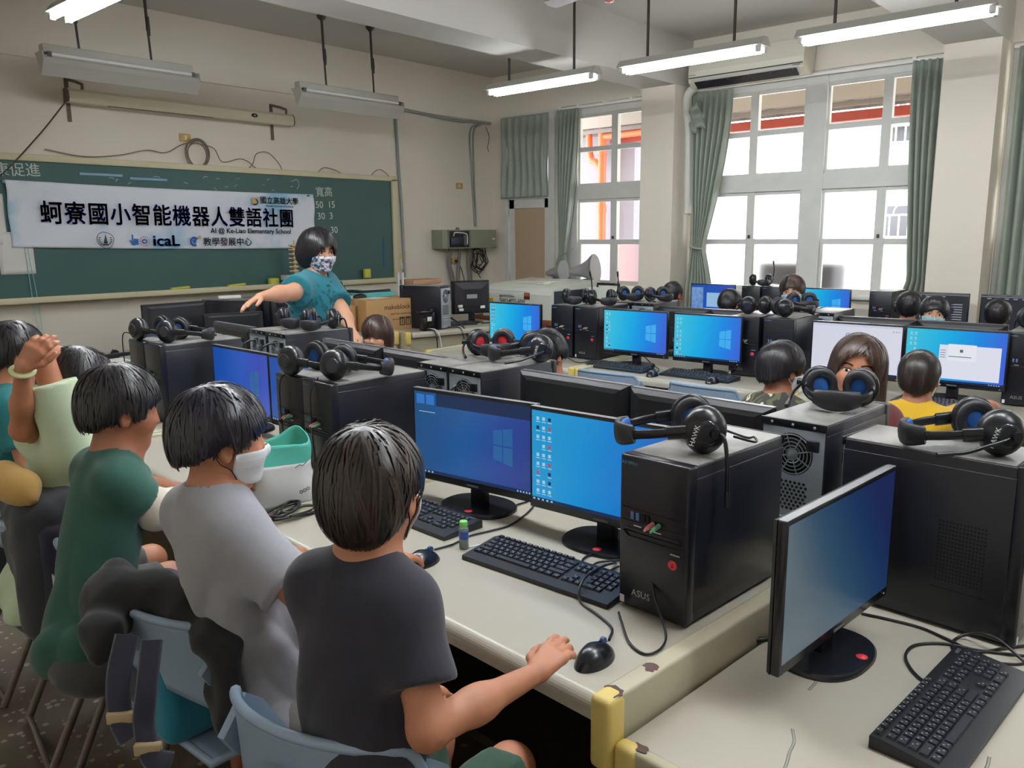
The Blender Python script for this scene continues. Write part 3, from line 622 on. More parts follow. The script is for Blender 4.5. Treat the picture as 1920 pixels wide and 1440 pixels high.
# ================================================================ desks
lamm = M('desk_laminate', rgb(180, 175, 162), .34, noise=(5, .5, rgb(169, 163, 147)), bump=(2, .02, .001))
deskp = M('desk_metal', rgb(186, 180, 156), .42, noise=(4, .45, rgb(174, 166, 140)))
guardm = M('guard_yellow', rgb(216, 192, 112), .5)
rustm = M('bare_rust', rgb(84, 60, 56), .7)
darkm = M('desk_dark', rgb(44, 40, 38), .7)
def blotch(m, cx, cy, r, z, seed, ax='z', sx=1.):
    rn = random.Random(seed); n = 16; P = []
    for k in range(n):
        q = r*(.65+.5*rn.random()); P.append((cx+sx*q*math.cos(2*PI*k/n), cy+q*math.sin(2*PI*k/n)))
    m.prism(P, z, z+.0009, ax)
def make_desk(w, d, label, cat='desk', h=TZ, lip=.014, peel=()):
    """front edge on local x=0, running y=0..w, going back to x=d"""
    t = thing('computer_desk', label, cat)
    m = MB(); P = []
    for k in range(9):
        a = PI/2*k/8
        P.append((-.0+.028-.028*math.sin(a), h-.028+.028*math.cos(a)))
    P = [(d, h), *P, (.0, h-.045), (.02, h-.05), (d, h-.03)]
    m.prism([(a, b) for a, b in P], .045, w-.045, 'y', smooth=False)
    m.build('desktop', lamm, t)
    for y0 in (0, w-.045):
        e = MB(); e.box(.008, d, y0, y0+.045, h-.12, h+lip, bev=.007)
        e.box(.06, d-.06, y0+.008, y0+.036, .03, h-.1)
        e.build('end_panel', deskp, t)
        MB().box(-.012, .045, y0-.002, y0+.047, h-.135, h+lip+.002, bev=.014, seg=3).build('corner_guard', guardm, t)
        MB().box(.05, d-.03, y0+.004, y0+.041, 0, .035, bev=.005).build('foot', darkm, t)
    MB().box(d-.06, d-.045, .045, w-.045, .12, h-.04).build('back_panel', deskp, t)
    MB().box(.25, d-.1, .05, w-.05, .22, .25).build('lower_shelf', darkm, t)
    if peel:
        for (x, y, r, sd) in peel: b = MB(); blotch(b, x, y, r, h+lip-.0003, sd); b.build('peeled_paint', rustm, t)
    return t
def put(o, fr, x, y, z=0., rot=0.):
    o.location = fr(x, y, z); o.rotation_euler = (0, 0, (RA if fr is A else RC if fr is C else 0)+rot); return o
put(make_desk(1.385, .84, 'nearest cream desk of the left rows, with the bottle and the uncovered keyboard on it', peel=((.03, .022, .022, 3), (.15, .02, .017, 5), (.05, 1.365, .022, 8))), A, 1.082, .853)
put(make_desk(1.385, .84, 'cream desk in the left row with the turquoise tote bag on it', peel=((.06, .02, .03, 11), (.16, .02, .016, 12), (.02, .03, .018, 13))), A, 1.082, 2.243)
put(make_desk(1.385, .84, 'farthest cream desk of the left row, in front of the teacher’s desk'), A, 1.082, 3.633)
for y, l in ((.853, 'cream desk of the long haired girl, back to back with the nearest desk'), (2.243, 'cream desk behind the dark monitor backs in the middle of the left rows'), (3.633, 'cream desk nearest the teacher, under the towers with headsets')):
    put(make_desk(1.385, .84, l), A, 2.785, y+1.385, 0, PI)
put(make_desk(1.385, .82, 'cream desk in the middle row at its end near the front wall'), C, 4.27, 3.0)
put(make_desk(1.385, .82, 'cream desk in the middle row behind the two empty blue chairs'), C, 4.27, 1.605)
put(make_desk(1.385, .82, 'cream desk in the middle row in front of the yellow shirt'), C, 4.27, .21)
for y, l in ((3.0, 'cream desk at the front end of the row facing away from the windows'), (1.605, 'cream desk of the girl in front of the big window'), (.21, 'cream desk of the masked girl in front of the near pillar')):
    put(make_desk(1.385, .8, l), C, 5.92, y+1.385, 0, PI)
for y, l in ((3.1, 'cream desk along the window wall at its front end'), (1.7, 'cream desk along the window wall under the single tower'), (.3, 'cream desk along the window wall by the near pillar')):
    put(make_desk(1.385, .72, l), RM, 6.88, y)
# the low desk at the right foreground, with white side panel and worn yellow corner
t = make_desk(1.7, .84, 'low cream desk with scuffed top and worn corner at the lower right', h=.65, lip=.0)
put(t, A, 1.09+.0, .84, 0, -PI/2)
for ch in list(t.children): bpy.data.objects.remove(ch, do_unlink=True)
def low_desk(t):
    h = .65; m = MB(); m.box(.02, 1.7, .0, .84, h-.03, h, bev=.006); m.build('desktop', lamm, t)
    # local y=0 is the edge against the near desk, x runs away from the camera's left
    e = MB(); e.box(-.0, .03, .0, .8, h-.055, h-.001, bev=.008); e.build('edge_strip', deskp, t)
    MB().box(.0, .026, .04, .8, .03, h-.05).build('side_panel', M('panel_white', rgb(214, 214, 208), .5), t)
    MB().box(-.008, .03, -.006, .045, .02, h+.003, bev=.015, seg=3).build('corner_guard', guardm, t)
    b = MB(); blotch(b, .018, .04, .02, h+.0002, 21, sx=.6); b.build('peeled_paint', rustm, t)
    b = MB(); blotch(b, .012, .19, .014, h+.0002, 22, sx=.7); b.build('peeled_paint', rustm, t)
    for k in range(9):
        rn = random.Random(k+40); b = MB(); blotch(b, .06+.2*rn.random(), h-.09-.12*rn.random(), .004+.003*rn.random(), -.0006, k, 'x'); b.build('ink_fleck', rustm, t)
    rn = random.Random(5)
    for (x0, y0, x1, y1) in ((.10, .26, .20, .24), (.2, .24, .27, .21), (.36, .5, .44, .5), (.62, .52, .69, .5), (.42, .17, .5, .15)):
        MB().tube(spline([(x0, y0, h), ((x0+x1)/2, (y0+y1)/2+.006, h), (x1, y1, h)], 4), [(.0006, .003)]*9, 4).build('scuff_mark', M('scuff_grey', rgb(150, 148, 138), .6), t)
t.rotation_euler = (0, 0, RA); t.scale = (1, 1, 1)
def flip_low(t):
    low_desk(t)
    for ch in t.children:
        ch.data.transform(Matrix.Scale(-1, 4, (0, 1, 0))); ch.data.flip_normals()
flip_low(t); t.location = A(1.09, .846, 0)
# ================================================================ tower computers
blackp = M('tower_black', rgb(25, 26, 36), .36, bump=(240, .05, .0005)); bezelm = M('tower_bezel', rgb(20, 21, 30), .3)
top_dust_sheen = M('tower_top_dust_sheen', rgb(150, 147, 142), .36, noise=(6, .22, rgb(84, 84, 86)))  # dust, plus reflected light painted into the lighter grey of the tops
steelm = M('tower_steel', rgb(150, 157, 166), .4, metal=.15); holem = M('vent_black', rgb(12, 12, 14), .8)
redst = M('sticker_red', rgb(232, 62, 72), .45); silv = M('logo_silver', rgb(170, 172, 176), .3, metal=.6)
usb = M('usb_blue', rgb(86, 120, 170), .4); pinkj = M('jack_pink', rgb(232, 138, 142), .4); greenj = M('jack_green', rgb(110, 184, 140), .4); whl = M('label_white', rgb(222, 224, 226), .5)
def make_tower(label, plugs=True, w=.186, h=.37, d=.41, sticker=True):
    t = thing('computer_tower', label, 'computer tower')
    m = MB(); hw = w/2; x0 = -d/2
    m.box(x0+.03, d/2, -hw+.002, hw-.002, .008, h-.004, bev=.003)
    m.box(x0+.03, d/2-.0, -hw, -hw+.004, .03, h-.03, bev=.0015); m.box(x0+.03, d/2, hw-.004, hw, .03, h-.03, bev=.0015)
    for sx in (-1, 1):
        for sy in (-1, 1): m.cyl((sx*d*.38, sy*hw*.7, 0), (sx*d*.38, sy*hw*.7, .01), .012, 8)
    m.build('case', blackp, t)
    MB().box(x0+.035, d/2-.003, -hw+.004, hw-.004, h-.006, h, bev=.002).build('top_panel', top_dust_sheen, t)
    b = MB(); b.box(x0, x0+.034, -hw, hw, .006, h, bev=.006)
    b.box(x0-.002, x0+.002, -hw+.008, hw-.008, h-.125, h-.123); b.box(x0-.002, x0+.002, -hw+.008, hw-.008, h-.155, h-.153); b.box(x0-.0025, x0+.002, -hw+.02, hw-.02, h-.175, h-.168, bev=.002)
    b.prism([(-hw+.012, .0), (hw-.012, .0), (hw-.03, -.012), (-hw+.03, -.012)], x0-.003, x0+.002, 'x')
    n0 = len(b.v)-8; b.v[n0:] = [(p[0], p[1], p[2]+h-.178) for p in b.v[n0:]]
    b.build('front_bezel', bezelm, t)
    for k, (yy, mm) in enumerate(((.055, usb), (.040, usb), (.024, holem), (.012, holem))):
        MB().box(x0-.003, x0, yy-.004, yy+.004, h-.148, h-.13).build('port', mm, t)
    MB().box(x0-.0025, x0, .03, .05, h-.163, h-.161).box(x0-.0025, x0, -.025, -.005, h-.165, h-.163).build('drive_lamp', whl, t)
    MB().box(x0-.003, x0, -.075, -.05, h-.205, h-.2015, bev=.001).build('power_button', silv, t)
    if sticker:
        MB().lathe([(0, .0008), (.0115, .0006), (.0115, 0), (0, 0)], 18, M_=frame((x0-.001, -.056, h-.228), (0, 1, 0), (0, 0, 1), (-1, 0, 0))).build('round_sticker', redst, t)
        MB().tube([(x0-.0022, -.06, h-.224), (x0-.0022, -.054, h-.228), (x0-.0022, -.059, h-.231), (x0-.0022, -.053, h-.234)], .0012, 4).build('sticker_ink', M('ink_dark', rgb(120, 30, 40), .6), t)
    text_mesh('ASUS', .023, silv, 'maker_lettering', t, frame((x0-.0008, .028, .045), (0, -1, 0), (0, 0, 1)), res=2)
    text_mesh('ASUSPRO', .0105, M('lettering_cyan', rgb(90, 160, 200), .4), 'maker_lettering', t, frame((x0-.0008, .065, h-.018), (0, -1, 0), (0, 0, 1)), res=1)
    MB().box(x0-.001, x0, hw-.018, hw-.006, .012, .03).build('paper_label', whl, t)
    if plugs:
        for yy, mm in ((-.004, pinkj), (-.02, greenj)):
            MB().cyl((x0-.003, yy, h-.145), (x0-.028, yy, h-.15), .0055, 10, r1=.005).cyl((x0-.028, yy, h-.15), (x0-.036, yy, h-.152), .003, 8).build('audio_plug', mm, t)
    # back: steel plate with fan grille, connector field and slots
    xb = d/2; MB().box(xb-.002, xb+.003, -hw+.006, hw-.006, .01, h-.022, bev=.001).build('back_plate', steelm, t)
    MB().box(xb, xb+.006, -hw, hw, h-.02, h, bev=.001).build('back_rim', bezelm, t)
    for yy in (-.06, .0, .06): MB().ell((xb+.007, yy, h-.011), (.003, .004, .004), nu=8, nv=6).build('screw', silv, t)
    cz = h-.092; cy = 0.0
    MB().lathe([(0, .0005), (.058, .0005), (.058, 0), (0, 0)], 28, M_=frame((xb+.003, cy, cz), (0, 1, 0), (0, 0, 1), (1, 0, 0))).build('fan_opening', holem, t)
    g = MB()
    for r in (.024, .034, .044, .054): g.tube([(xb+.005, cy+r*math.cos(k*PI/14), cz+r*math.sin(k*PI/14)) for k in range(28)], .0018, 4, closed=True)
    g.lathe([(0, .003), (.018, .002), (.018, 0)], 16, M_=frame((xb+.003, cy, cz), (0, 1, 0), (0, 0, 1), (1, 0, 0)))
    for k in range(8): a = k*PI/4+.3; g.tube([(xb+.005, cy+.018*math.cos(a), cz+.018*math.sin(a)), (xb+.005, cy+.057*math.cos(a), cz+.057*math.sin(a))], .002, 4)
    g.build('fan_grille', steelm, t)
    v = MB()
    for i in range(9):
        for j in range(8): v.prism([(.035*0-hw+.03+.0125*i+(.006 if j % 2 else 0)+.0045*math.cos(k*PI/3), h-.17-.0105*j+.0045*math.sin(k*PI/3)) for k in range(6)], xb+.0031, xb+.0036, 'x')
    v.build('vent_holes', holem, t)
    MB().box(xb+.003, xb+.012, hw-.052, hw-.018, h-.075, h-.045, bev=.002).build('power_inlet', bezelm, t)
    sl = MB()
    for j in range(4): sl.box(xb+.002, xb+.005, -hw+.03, hw-.02, .02+.022*j, .036+.022*j, bev=.001)
    sl.build('slot_cover', steelm, t)
    return t
tower0 = make_tower('black tower with a mic headset on top beside the bright blue monitor, nearest the camera')
put(tower0, A, 1.43+.205, 1.02, TZ)
def tower(fr, x, y, rot, label, group): return dup(tower0, fr(x, y, TZ), (RA if fr is A else RC if fr is C else 0)+rot, label, group)
G = 'black tower computers on the desks'
tower0['group'] = G
tower(A, 1.645, 2.447, 0, 'right black tower of the pair beside the tote bag', G)
tower(A, 1.645, 2.636, 0, 'left black tower of the pair beside the tote bag', G)
tower(A, 1.645, 3.915, 0, 'right black tower of the pair nearest the front on the left row', G)
tower(A, 1.645, 4.115, 0, 'left black tower of the pair nearest the front on the left row', G)
tower(A, 2.215, .985, PI, 'black tower with its fan grille showing in front of the long haired girl', G)
tower(A, 2.165, 2.262, PI, 'right black tower under the red headset, fan grille showing', G)
tower(A, 2.165, 2.452, PI, 'left black tower under the red headset, partly hidden by the boys’ towers', G)
tower(A, 2.27, 3.87, PI, 'right black tower with fan grille in front of the teacher', G)
tower(A, 2.27, 4.08, PI, 'left black tower with fan grille in front of the teacher', G)
tower(C, 4.88, 3.395, 0, 'left black tower of the pair beside the leftmost blue screen of the middle row', G)
tower(C, 4.88, 3.19, 0, 'right black tower of the pair beside the leftmost blue screen of the middle row', G)
tower(C, 4.88, 2.03, 0, 'left black tower of the pair behind the camouflage shirt boy', G)
tower(C, 4.88, 1.82, 0, 'right black tower of the pair behind the camouflage shirt boy', G)
tower(C, 4.86, .56, 0, 'black tower at the right edge beyond the yellow shirt', G)
tower(C, 5.36, 3.22, PI, 'left black tower under two headsets at the far side of the middle row', G)
tower(C, 5.36, 3.02, PI, 'right black tower under two headsets at the far side of the middle row', G)
tower(C, 5.36, 1.95, PI, 'left black tower behind the pair with the raised microphone', G)
tower(C, 5.36, 1.75, PI, 'right black tower behind the pair with the raised microphone', G)
tower(C, 5.36, .45, PI, 'black tower at the far right behind the right edge tower', G)
tower(RM, 7.5, 3.48, 0, 'left black tower of the pair under the big window', G)
tower(RM, 7.5, 3.275, 0, 'right black tower of the pair under the big window', G)
tower(RM, 7.42, 2.27, 0, 'single black tower under the right half of the big window', G)
bt = make_tower('bulky black tower standing sideways at the right edge with a blue padded headset on top', False, .2, .425, .415, False)
put(bt, A, 2.085, .63, .65, -PI/2+PI)
vm = MB()
for i in range(14):
    for j in range(16): vm.box(-.13+.0075*i, -.126+.0075*i, .1, .1006, .12+.0095*j, .1245+.0095*j)
vm.box(-.14, -.02, .0995, .1003, .1, .102); vm.build('side_vent', holem, bt)
# ================================================================ monitors
scrblack = M('screen_black', rgb(16, 17, 24), .18); mplast = M('monitor_plastic', rgb(24, 25, 31), .26); mback = M('monitor_back', rgb(36, 36, 41), .4, bump=(120, .05, .0005))
def screen_mat(name, stops, strength, slant=-.35):
    """display: colour ramp across the width, an optional glow near the logo"""
    m = bpy.data.materials.new(name); m.use_nodes = True; N, L = m.node_tree.nodes, m.node_tree.links; b = N['Principled BSDF']
    b.inputs['Base Color'].default_value = rgb(14, 15, 20); b.inputs['Roughness'].default_value = .25
    tc = N.new('ShaderNodeTexCoord'); sp = N.new('ShaderNodeSeparateXYZ'); L.new(tc.outputs['Object'], sp.inputs[0])
    mr = N.new('ShaderNodeMapRange'); mr.inputs[1].default_value = .25; mr.inputs[2].default_value = -.25; L.new(sp.outputs[1], mr.inputs[0])
    # slant the gradient a little
    ad = N.new('ShaderNodeMath'); ad.operation = 'MULTIPLY_ADD'; ad.inputs[1].default_value = slant; ad.inputs[2].default_value = .0
    L.new(sp.outputs[2], ad.inputs[0]); a2 = N.new('ShaderNodeMath'); a2.operation = 'ADD'; L.new(mr.outputs[0], a2.inputs[0]); L.new(ad.outputs[0], a2.inputs[1])
    r = N.new('ShaderNodeValToRGB'); L.new(a2.outputs[0], r.inputs[0])
    while len(r.color_ramp.elements) < len(stops): r.color_ramp.elements.new(.5)
    for e, (p, c) in zip(r.color_ramp.elements, stops): e.position = p; e.color = c
    L.new(r.outputs[0], b.inputs['Emission Color']); b.inputs['Emission Strength'].default_value = strength
    return m
SCR = {
 'bright': screen_mat('screen_bright_blue', [(0, rgb(30, 150, 206)), (.35, rgb(12, 140, 208)), (.65, rgb(14, 118, 200)), (1, rgb(40, 86, 186))], .95),
 'cyan': screen_mat('screen_cyan', [(0, rgb(60, 190, 214)), (.4, rgb(10, 166, 222)), (.7, rgb(14, 130, 222)), (1, rgb(58, 90, 206))], 1.),
 'dim': screen_mat('screen_dim_blue', [(0, rgb(22, 74, 128)), (.45, rgb(24, 86, 152)), (.75, rgb(40, 70, 150)), (1, rgb(40, 62, 134))], .9),
 'violet': screen_mat('screen_violet_blue', [(0, rgb(18, 74, 160)), (.5, rgb(26, 82, 182)), (.8, rgb(50, 70, 178)), (1, rgb(50, 84, 180))], .95),
 'page': screen_mat('screen_page', [(0, rgb(206, 208, 222)), (1, rgb(212, 212, 226))], 1.),
 'off': screen_mat('screen_off_sheen', [(0, rgb(100, 116, 124)), (.42, rgb(48, 84, 112)), (.75, rgb(24, 58, 104)), (1.1, rgb(24, 40, 92))], .7, 1.5),  # switched off: sheen on the dead screen painted as a glowing gradient
 'dark': screen_mat('screen_dark', [(0, rgb(40, 42, 48)), (1, rgb(48, 50, 56))], .9)}
icw = EM('icon_light', rgb(170, 214, 234), .8); icr = EM('icon_red', rgb(190, 80, 96), .8); ick = EM('icon_dark', rgb(20, 50, 100), .7)
lgm = EM('logo_light', rgb(64, 172, 236), .95); lgd = EM('logo_dim', rgb(36, 94, 154), .95)
tbm = EM('taskbar', rgb(16, 40, 80), .9); pgm = EM('page_white', rgb(216, 218, 232), 1.); grn = EM('bar_green', rgb(60, 130, 84), 1.)
gtm = EM('page_text', rgb(110, 110, 124), .8)
def screen_bits(kind, w, h, zc, x, par, seed):
    b = MB(); rn = random.Random(seed); X = x-.0006; z0, z1 = zc-h/2, zc+h/2; L0 = w/2
    def q(y0, y1, za, zb, mi, xx=X): b.quad((xx, y0, za), (xx, y1, za), (xx, y1, zb), (xx, y0, zb), mi)
    q(-L0, L0, z0, z0+.011, 4)
    for k in range(5): q(L0-.012-.016*k, L0-.005-.016*k, z0+.003, z0+.008, 0, X-.0003)
    for k in range(5): q(-L0+.06-.011*k, -L0+.065-.011*k, z0+.003, z0+.008, 0, X-.0003)
    if kind in ('bright', 'cyan'):
        cols = 3 if kind == 'bright' else 2
        for c in range(cols):
            for r in range(9):
                if rn.random() < .12: continue
                y = L0-.016-.021*c; z = z1-.018-.027*r; mi = rn.choice([0, 0, 0, 2, 1, 0])
                q(y-.011, y-.001, z-.010, z, mi); q(y-.014, y+.001, z-.016, z-.0135, 0)
    if kind in ('bright', 'cyan', 'dim', 'violet'):
        mi = 5 if kind in ('bright', 'cyan') else 6
        for (a0, a1) in ((0, .48), (.52, 1)):
            for (c0, c1) in ((0, .48), (.52, 1)):
                def P(a, c): y = -.085-.075*a; s = .045+.015*a; return (X, y, zc-.0+(c*2-1)*s)
                b.add([P(a0, c0), P(a1, c0), P(a1, c1), P(a0, c1)], [(0, 1, 2, 3)], mi)
    if kind == 'dim':
        for k in range(2): q(L0-.045-.042*k, L0-.01-.042*k, z1-.04, z1-.008, 7)
        q(-L0, L0-.095, z1-.042, z1, 4); q(L0-.09, L0-.02, z1-.066, z1-.064, 0)
    if kind == 'window':
        pass
    return b.build('screen_image', [icw, icr, ick, gtm, tbm, lgm, lgd, EM('folder_blue', rgb(44, 116, 196), .9), pgm, grn], par)
def make_monitor(label, kind, w=.50, h=.305, zb=.068, base='d', sticker=True, seed=1, back_label=False, extra=None, tilt=.0, cat='monitor', x=0.):
    t = thing('monitor', label, cat); zc = zb+h/2; hw = w/2
    m = MB(); m.box(x-.008, x+.012, -hw, hw, zb, zb+h, bev=.004)
    m.build('bezel', mplast, t)
    MB().box(x-.0075, x+.0115, -hw+.003, hw-.003, zb+h-.0005, zb+h+.0006).build('top_edge_highlight', M('bezel_top_highlight', rgb(120, 120, 124), .22), t)  # lamp reflection along the bezel's top, painted as a lighter grey strip
    k = MB()
    prof = [(.012, 1.0), (.02, .985), (.032, .90), (.036, .8)]
    rings = [[(x+xx, sy*hw*s, zc+sz*h/2*s*(1 if s > .99 else 1.0)) for sy, sz in ((-1, -1), (1, -1), (1, 1), (-1, 1))] for xx, s in prof]
    k.ring_loft([[Vector(p) for p in r] for r in rings], 0, True, False, False)
    k.box(x+.034, x+.05, -.11, .11, zb+.03, zb+.16, bev=.006)
    k.build('back_shell', mback, t)
    sl = MB().box(x+.0325, x+.0345, -hw*.7, hw*.25, zb+h*.70, zb+h*.71)
    sl.build('back_slot', holem, t)
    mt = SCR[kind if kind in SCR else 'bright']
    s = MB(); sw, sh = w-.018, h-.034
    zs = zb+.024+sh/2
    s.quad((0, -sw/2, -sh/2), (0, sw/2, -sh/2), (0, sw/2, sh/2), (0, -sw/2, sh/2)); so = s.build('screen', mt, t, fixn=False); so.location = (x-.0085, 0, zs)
    if kind not in ('off', 'dark', 'page'): o = screen_bits(kind, sw, sh, zs, x-.0085, t, seed)
    if extra: extra(t, x-.0095, sw, sh, zs)
    MB().box(x-.009, x-.0084, -.024, .024, zb+.008, zb+.015).build('maker_lettering', M('lettering_grey', rgb(96, 98, 104), .4), t)
    MB().box(x-.0092, x-.0085, -hw+.02, -hw+.026, zb+.010, zb+.013).build('power_light', whl, t)
    MB().box(x+.012, x+.045, -.028, .028, .01, zb+.12, bev=.006).build('stand', mplast, t)
    b = MB(); n = 40; P = []
    for q in range(n):
        a = 2*PI*q/n; ca, sa = math.cos(a), math.sin(a)
        P.append((x+.02+.098*math.copysign(abs(ca)**.85, ca), .128*math.copysign(abs(sa)**.8, sa)))
    b.ring_loft([[Vector((px, py, 0)) for px, py in P], [Vector((px, py, .009)) for px, py in P], [Vector((x+.02+(px-x-.02)*.96, py*.96, .014)) for px, py in P]], 0, True, False, True)
    b.build('base', mplast, t)
    if sticker: MB().lathe([(0, .0008), (.0125, .0006), (.0125, 0), (0, 0)], 18, M_=Matrix.Translation((x-.055, -.02, .0142))).build('round_sticker', redst, t)
    if back_label: MB().box(x+.0505, x+.052, -.04, .04, zb+.06, zb+.09).build('paper_label', whl, t)
    return t
def mon(fr, x, y, rot, *a, z=TZ, **k):
    t = make_monitor(*a, **k); put(t, fr, x, y, z, rot); t['group'] = 'monitors on the desks'; return t
mon(A, 1.685, 1.372, math.radians(6), 'bright blue monitor beside the nearest tower', 'bright', seed=4)
mon(A, 1.645, 1.862, math.radians(9), 'dim blue monitor with two folder icons, behind the foreground boy’s keyboard', 'dim', seed=5)
mon(A, 1.665, 2.925, math.radians(3), 'blue monitor half hidden by the tower pair beside the tote bag', 'violet', w=.49, seed=6)
mon(A, 1.645, 3.425, math.radians(3), 'violet blue monitor right of the front tower pair in the left row', 'violet', w=.49, seed=7)
mon(A, 1.66, 4.50, 0, 'monitor seen edge on beyond the front tower pair in the left row', 'dim', w=.49, seed=8)
for y, l in ((1.35, 'black monitor back just left of the long haired girl’s tower'), (1.862, 'black monitor back right of the tower under the red headset'), (2.735, 'grey monitor back left of the tower under the red headset'), (3.245, 'grey monitor back hiding the little girl’s chin'), (4.46, 'grey monitor back left of the towers in front of the teacher')):
    mon(A, 2.125, y, PI+(.02 if y < 2 else 0), l, 'bright', seed=int(y*10), zb=.065)
mon(C, 4.62, 3.78, 0, 'cyan monitor at the front end of the middle row', 'cyan', w=.49, seed=11)
mon(C, 4.63, 2.765, 0, 'cyan monitor above the left empty blue chair', 'cyan', w=.49, seed=12)
mon(C, 4.62, 2.245, 0, 'cyan monitor above the right empty blue chair', 'cyan', w=.46, seed=13)
def search_page(t, x, w, h, zc):
    g = MB()
    g.quad((x, -w/2, zc+h/2-.012), (x, w/2, zc+h/2-.012), (x, w/2, zc+h/2), (x, -w/2, zc+h/2)); g.build('browser_bar', EM('browser_bar', rgb(194, 198, 216), 1.), t)
    for k, (ch, cc) in enumerate(zip('Google', ((60, 100, 200), (210, 70, 60), (225, 180, 60), (60, 100, 200), (60, 150, 90), (210, 70, 60)))):
        text_mesh(ch, .034, M('page_letter_%d' % (k % 3 if k < 3 else (0, 5, 1)[k-3]), rgb(*[int(c*.72) for c in cc]), .5, emit=(rgb(*[int(c*.72) for c in cc]), 1.)), 'page_lettering', t, frame((x-.0004, .045-.0185*k, zc+.075), (0, -1, 0), (0, 0, 1)), res=2)
    b = MB(); b.quad((x, -w/2, zc-h/2), (x, w/2, zc-h/2), (x, w/2, zc-h/2+.011), (x, -w/2, zc-h/2+.011)); b.build('taskbar', tbm, t)
    b = MB(); 
    for k in range(3): b.quad((x-.0004, -w/2+.012+.014*k, zc+h/2-.03), (x-.0004, -w/2+.018+.014*k, zc+h/2-.03), (x-.0004, -w/2+.018+.014*k, zc+h/2-.026), (x-.0004, -w/2+.012+.014*k, zc+h/2-.026))
    b.build('page_link', gtm, t)
mon(C, 4.64, 1.365, 0, 'monitor showing a white search page behind the long haired girl', 'page', w=.49, seed=14, extra=search_page)
def file_win(t, x, w, h, zc):
    g = MB(); g.quad((x, -.21, zc-.115), (x, .07, zc-.115), (x, .07, zc+.06), (x, -.21, zc+.06)); g.build('file_window', pgm, t)
    g = MB(); g.quad((x-.0005, -.10, zc-.02), (x-.0005, .03, zc-.02), (x-.0005, .03, zc+.066), (x-.0005, -.10, zc+.066)); g.build('progress_box', EM('page_grey', rgb(224, 226, 236), 1.), t)
    g = MB(); g.quad((x-.001, -.08, zc+.0), (x-.001, .025, zc+.0), (x-.001, .025, zc+.004), (x-.001, -.08, zc+.004)); g.build('progress_bar', grn, t)
    g = MB(); g.quad((x-.001, -.04, zc+.025), (x-.001, -.025, zc+.025), (x-.001, -.025, zc+.04), (x-.001, -.04, zc+.04))
    for k in range(4): g.quad((x-.001, .04, zc+.03-.012*k), (x-.001, .065, zc+.03-.012*k), (x-.001, .065, zc+.033-.012*k), (x-.001, .04, zc+.033-.012*k))
    g.build('file_text', gtm, t)
mon(C, 4.64, .875, 0, 'blue monitor with an open white file window at the right', 'cyan', w=.48, seed=15, extra=file_win)
for y, l in ((2.76, 'low grey monitor back behind the cyan monitors, left one'), (2.30, 'low grey monitor back behind the cyan monitors, right one'), (1.44, 'low grey monitor back above the white search page'), (.97, 'low grey monitor back above the file window')):
    mon(C, 5.27, y, PI, l, 'bright', w=.47, seed=int(y*9), zb=.04, back_label=(y > 2.5))
def collage(t, x, w, h, zc):
    g = MB(); g.quad((x, -.1, zc-.08), (x, .06, zc-.08), (x, .06, zc+.06), (x, -.1, zc+.06)); g.build('open_window', EM('win_pale', rgb(150, 190, 226), .9), t)
    g = MB(); g.quad((x, .1, zc-.1), (x, .23, zc-.1), (x, .23, zc+.11), (x, .1, zc+.11)); g.build('picture', M('pic_blue', rgb(60, 96, 150), .5, noise=(30, .3, rgb(140, 170, 200)), emit=(rgb(60, 100, 160), .7)), t)
mon(RM, 7.34, 3.90, 0, 'monitor with a blue picture collage under the window beside the tied curtain', 'violet', w=.48, seed=20, extra=collage)
mon(RM, 7.30, 2.79, 0, 'blue monitor under the middle of the big window', 'cyan', w=.49, seed=21)
def code(t, x, w, h, zc):
    g = MB(); rn = random.Random(2)
    for k in range(7):
        g.quad((x, -.2, zc+.05-.02*k), (x, -.14+.03*rn.random(), zc+.05-.02*k), (x, -.14, zc+.058-.02*k), (x, -.2, zc+.058-.02*k))
    for k in range(5): g.quad((x, .2-.06*k, zc+.11), (x, .17-.06*k, zc+.11), (x, .17-.06*k, zc+.118), (x, .2-.06*k, zc+.118))
    g.quad((x, -.24, zc+.125), (x, .24, zc+.125), (x, .24, zc+.13), (x, -.24, zc+.13)); g.build('code_text', EM('code_grey', rgb(150, 152, 160), .8), t)
mon(RM, 7.30, 1.86, 0, 'dark monitor behind the masked girl in front of the near pillar', 'dark', w=.49, seed=22, extra=code)
mon(RM, 7.30, 1.29, 0, 'dark monitor with lines of text at the right edge', 'dark', w=.49, seed=23, extra=code)
mon(A, 1.675, .70, -PI/2+PI-.0, 'switched off monitor turned towards the camera on the low desk', 'off', w=.54, h=.325, zb=.062, z=.65, seed=24)
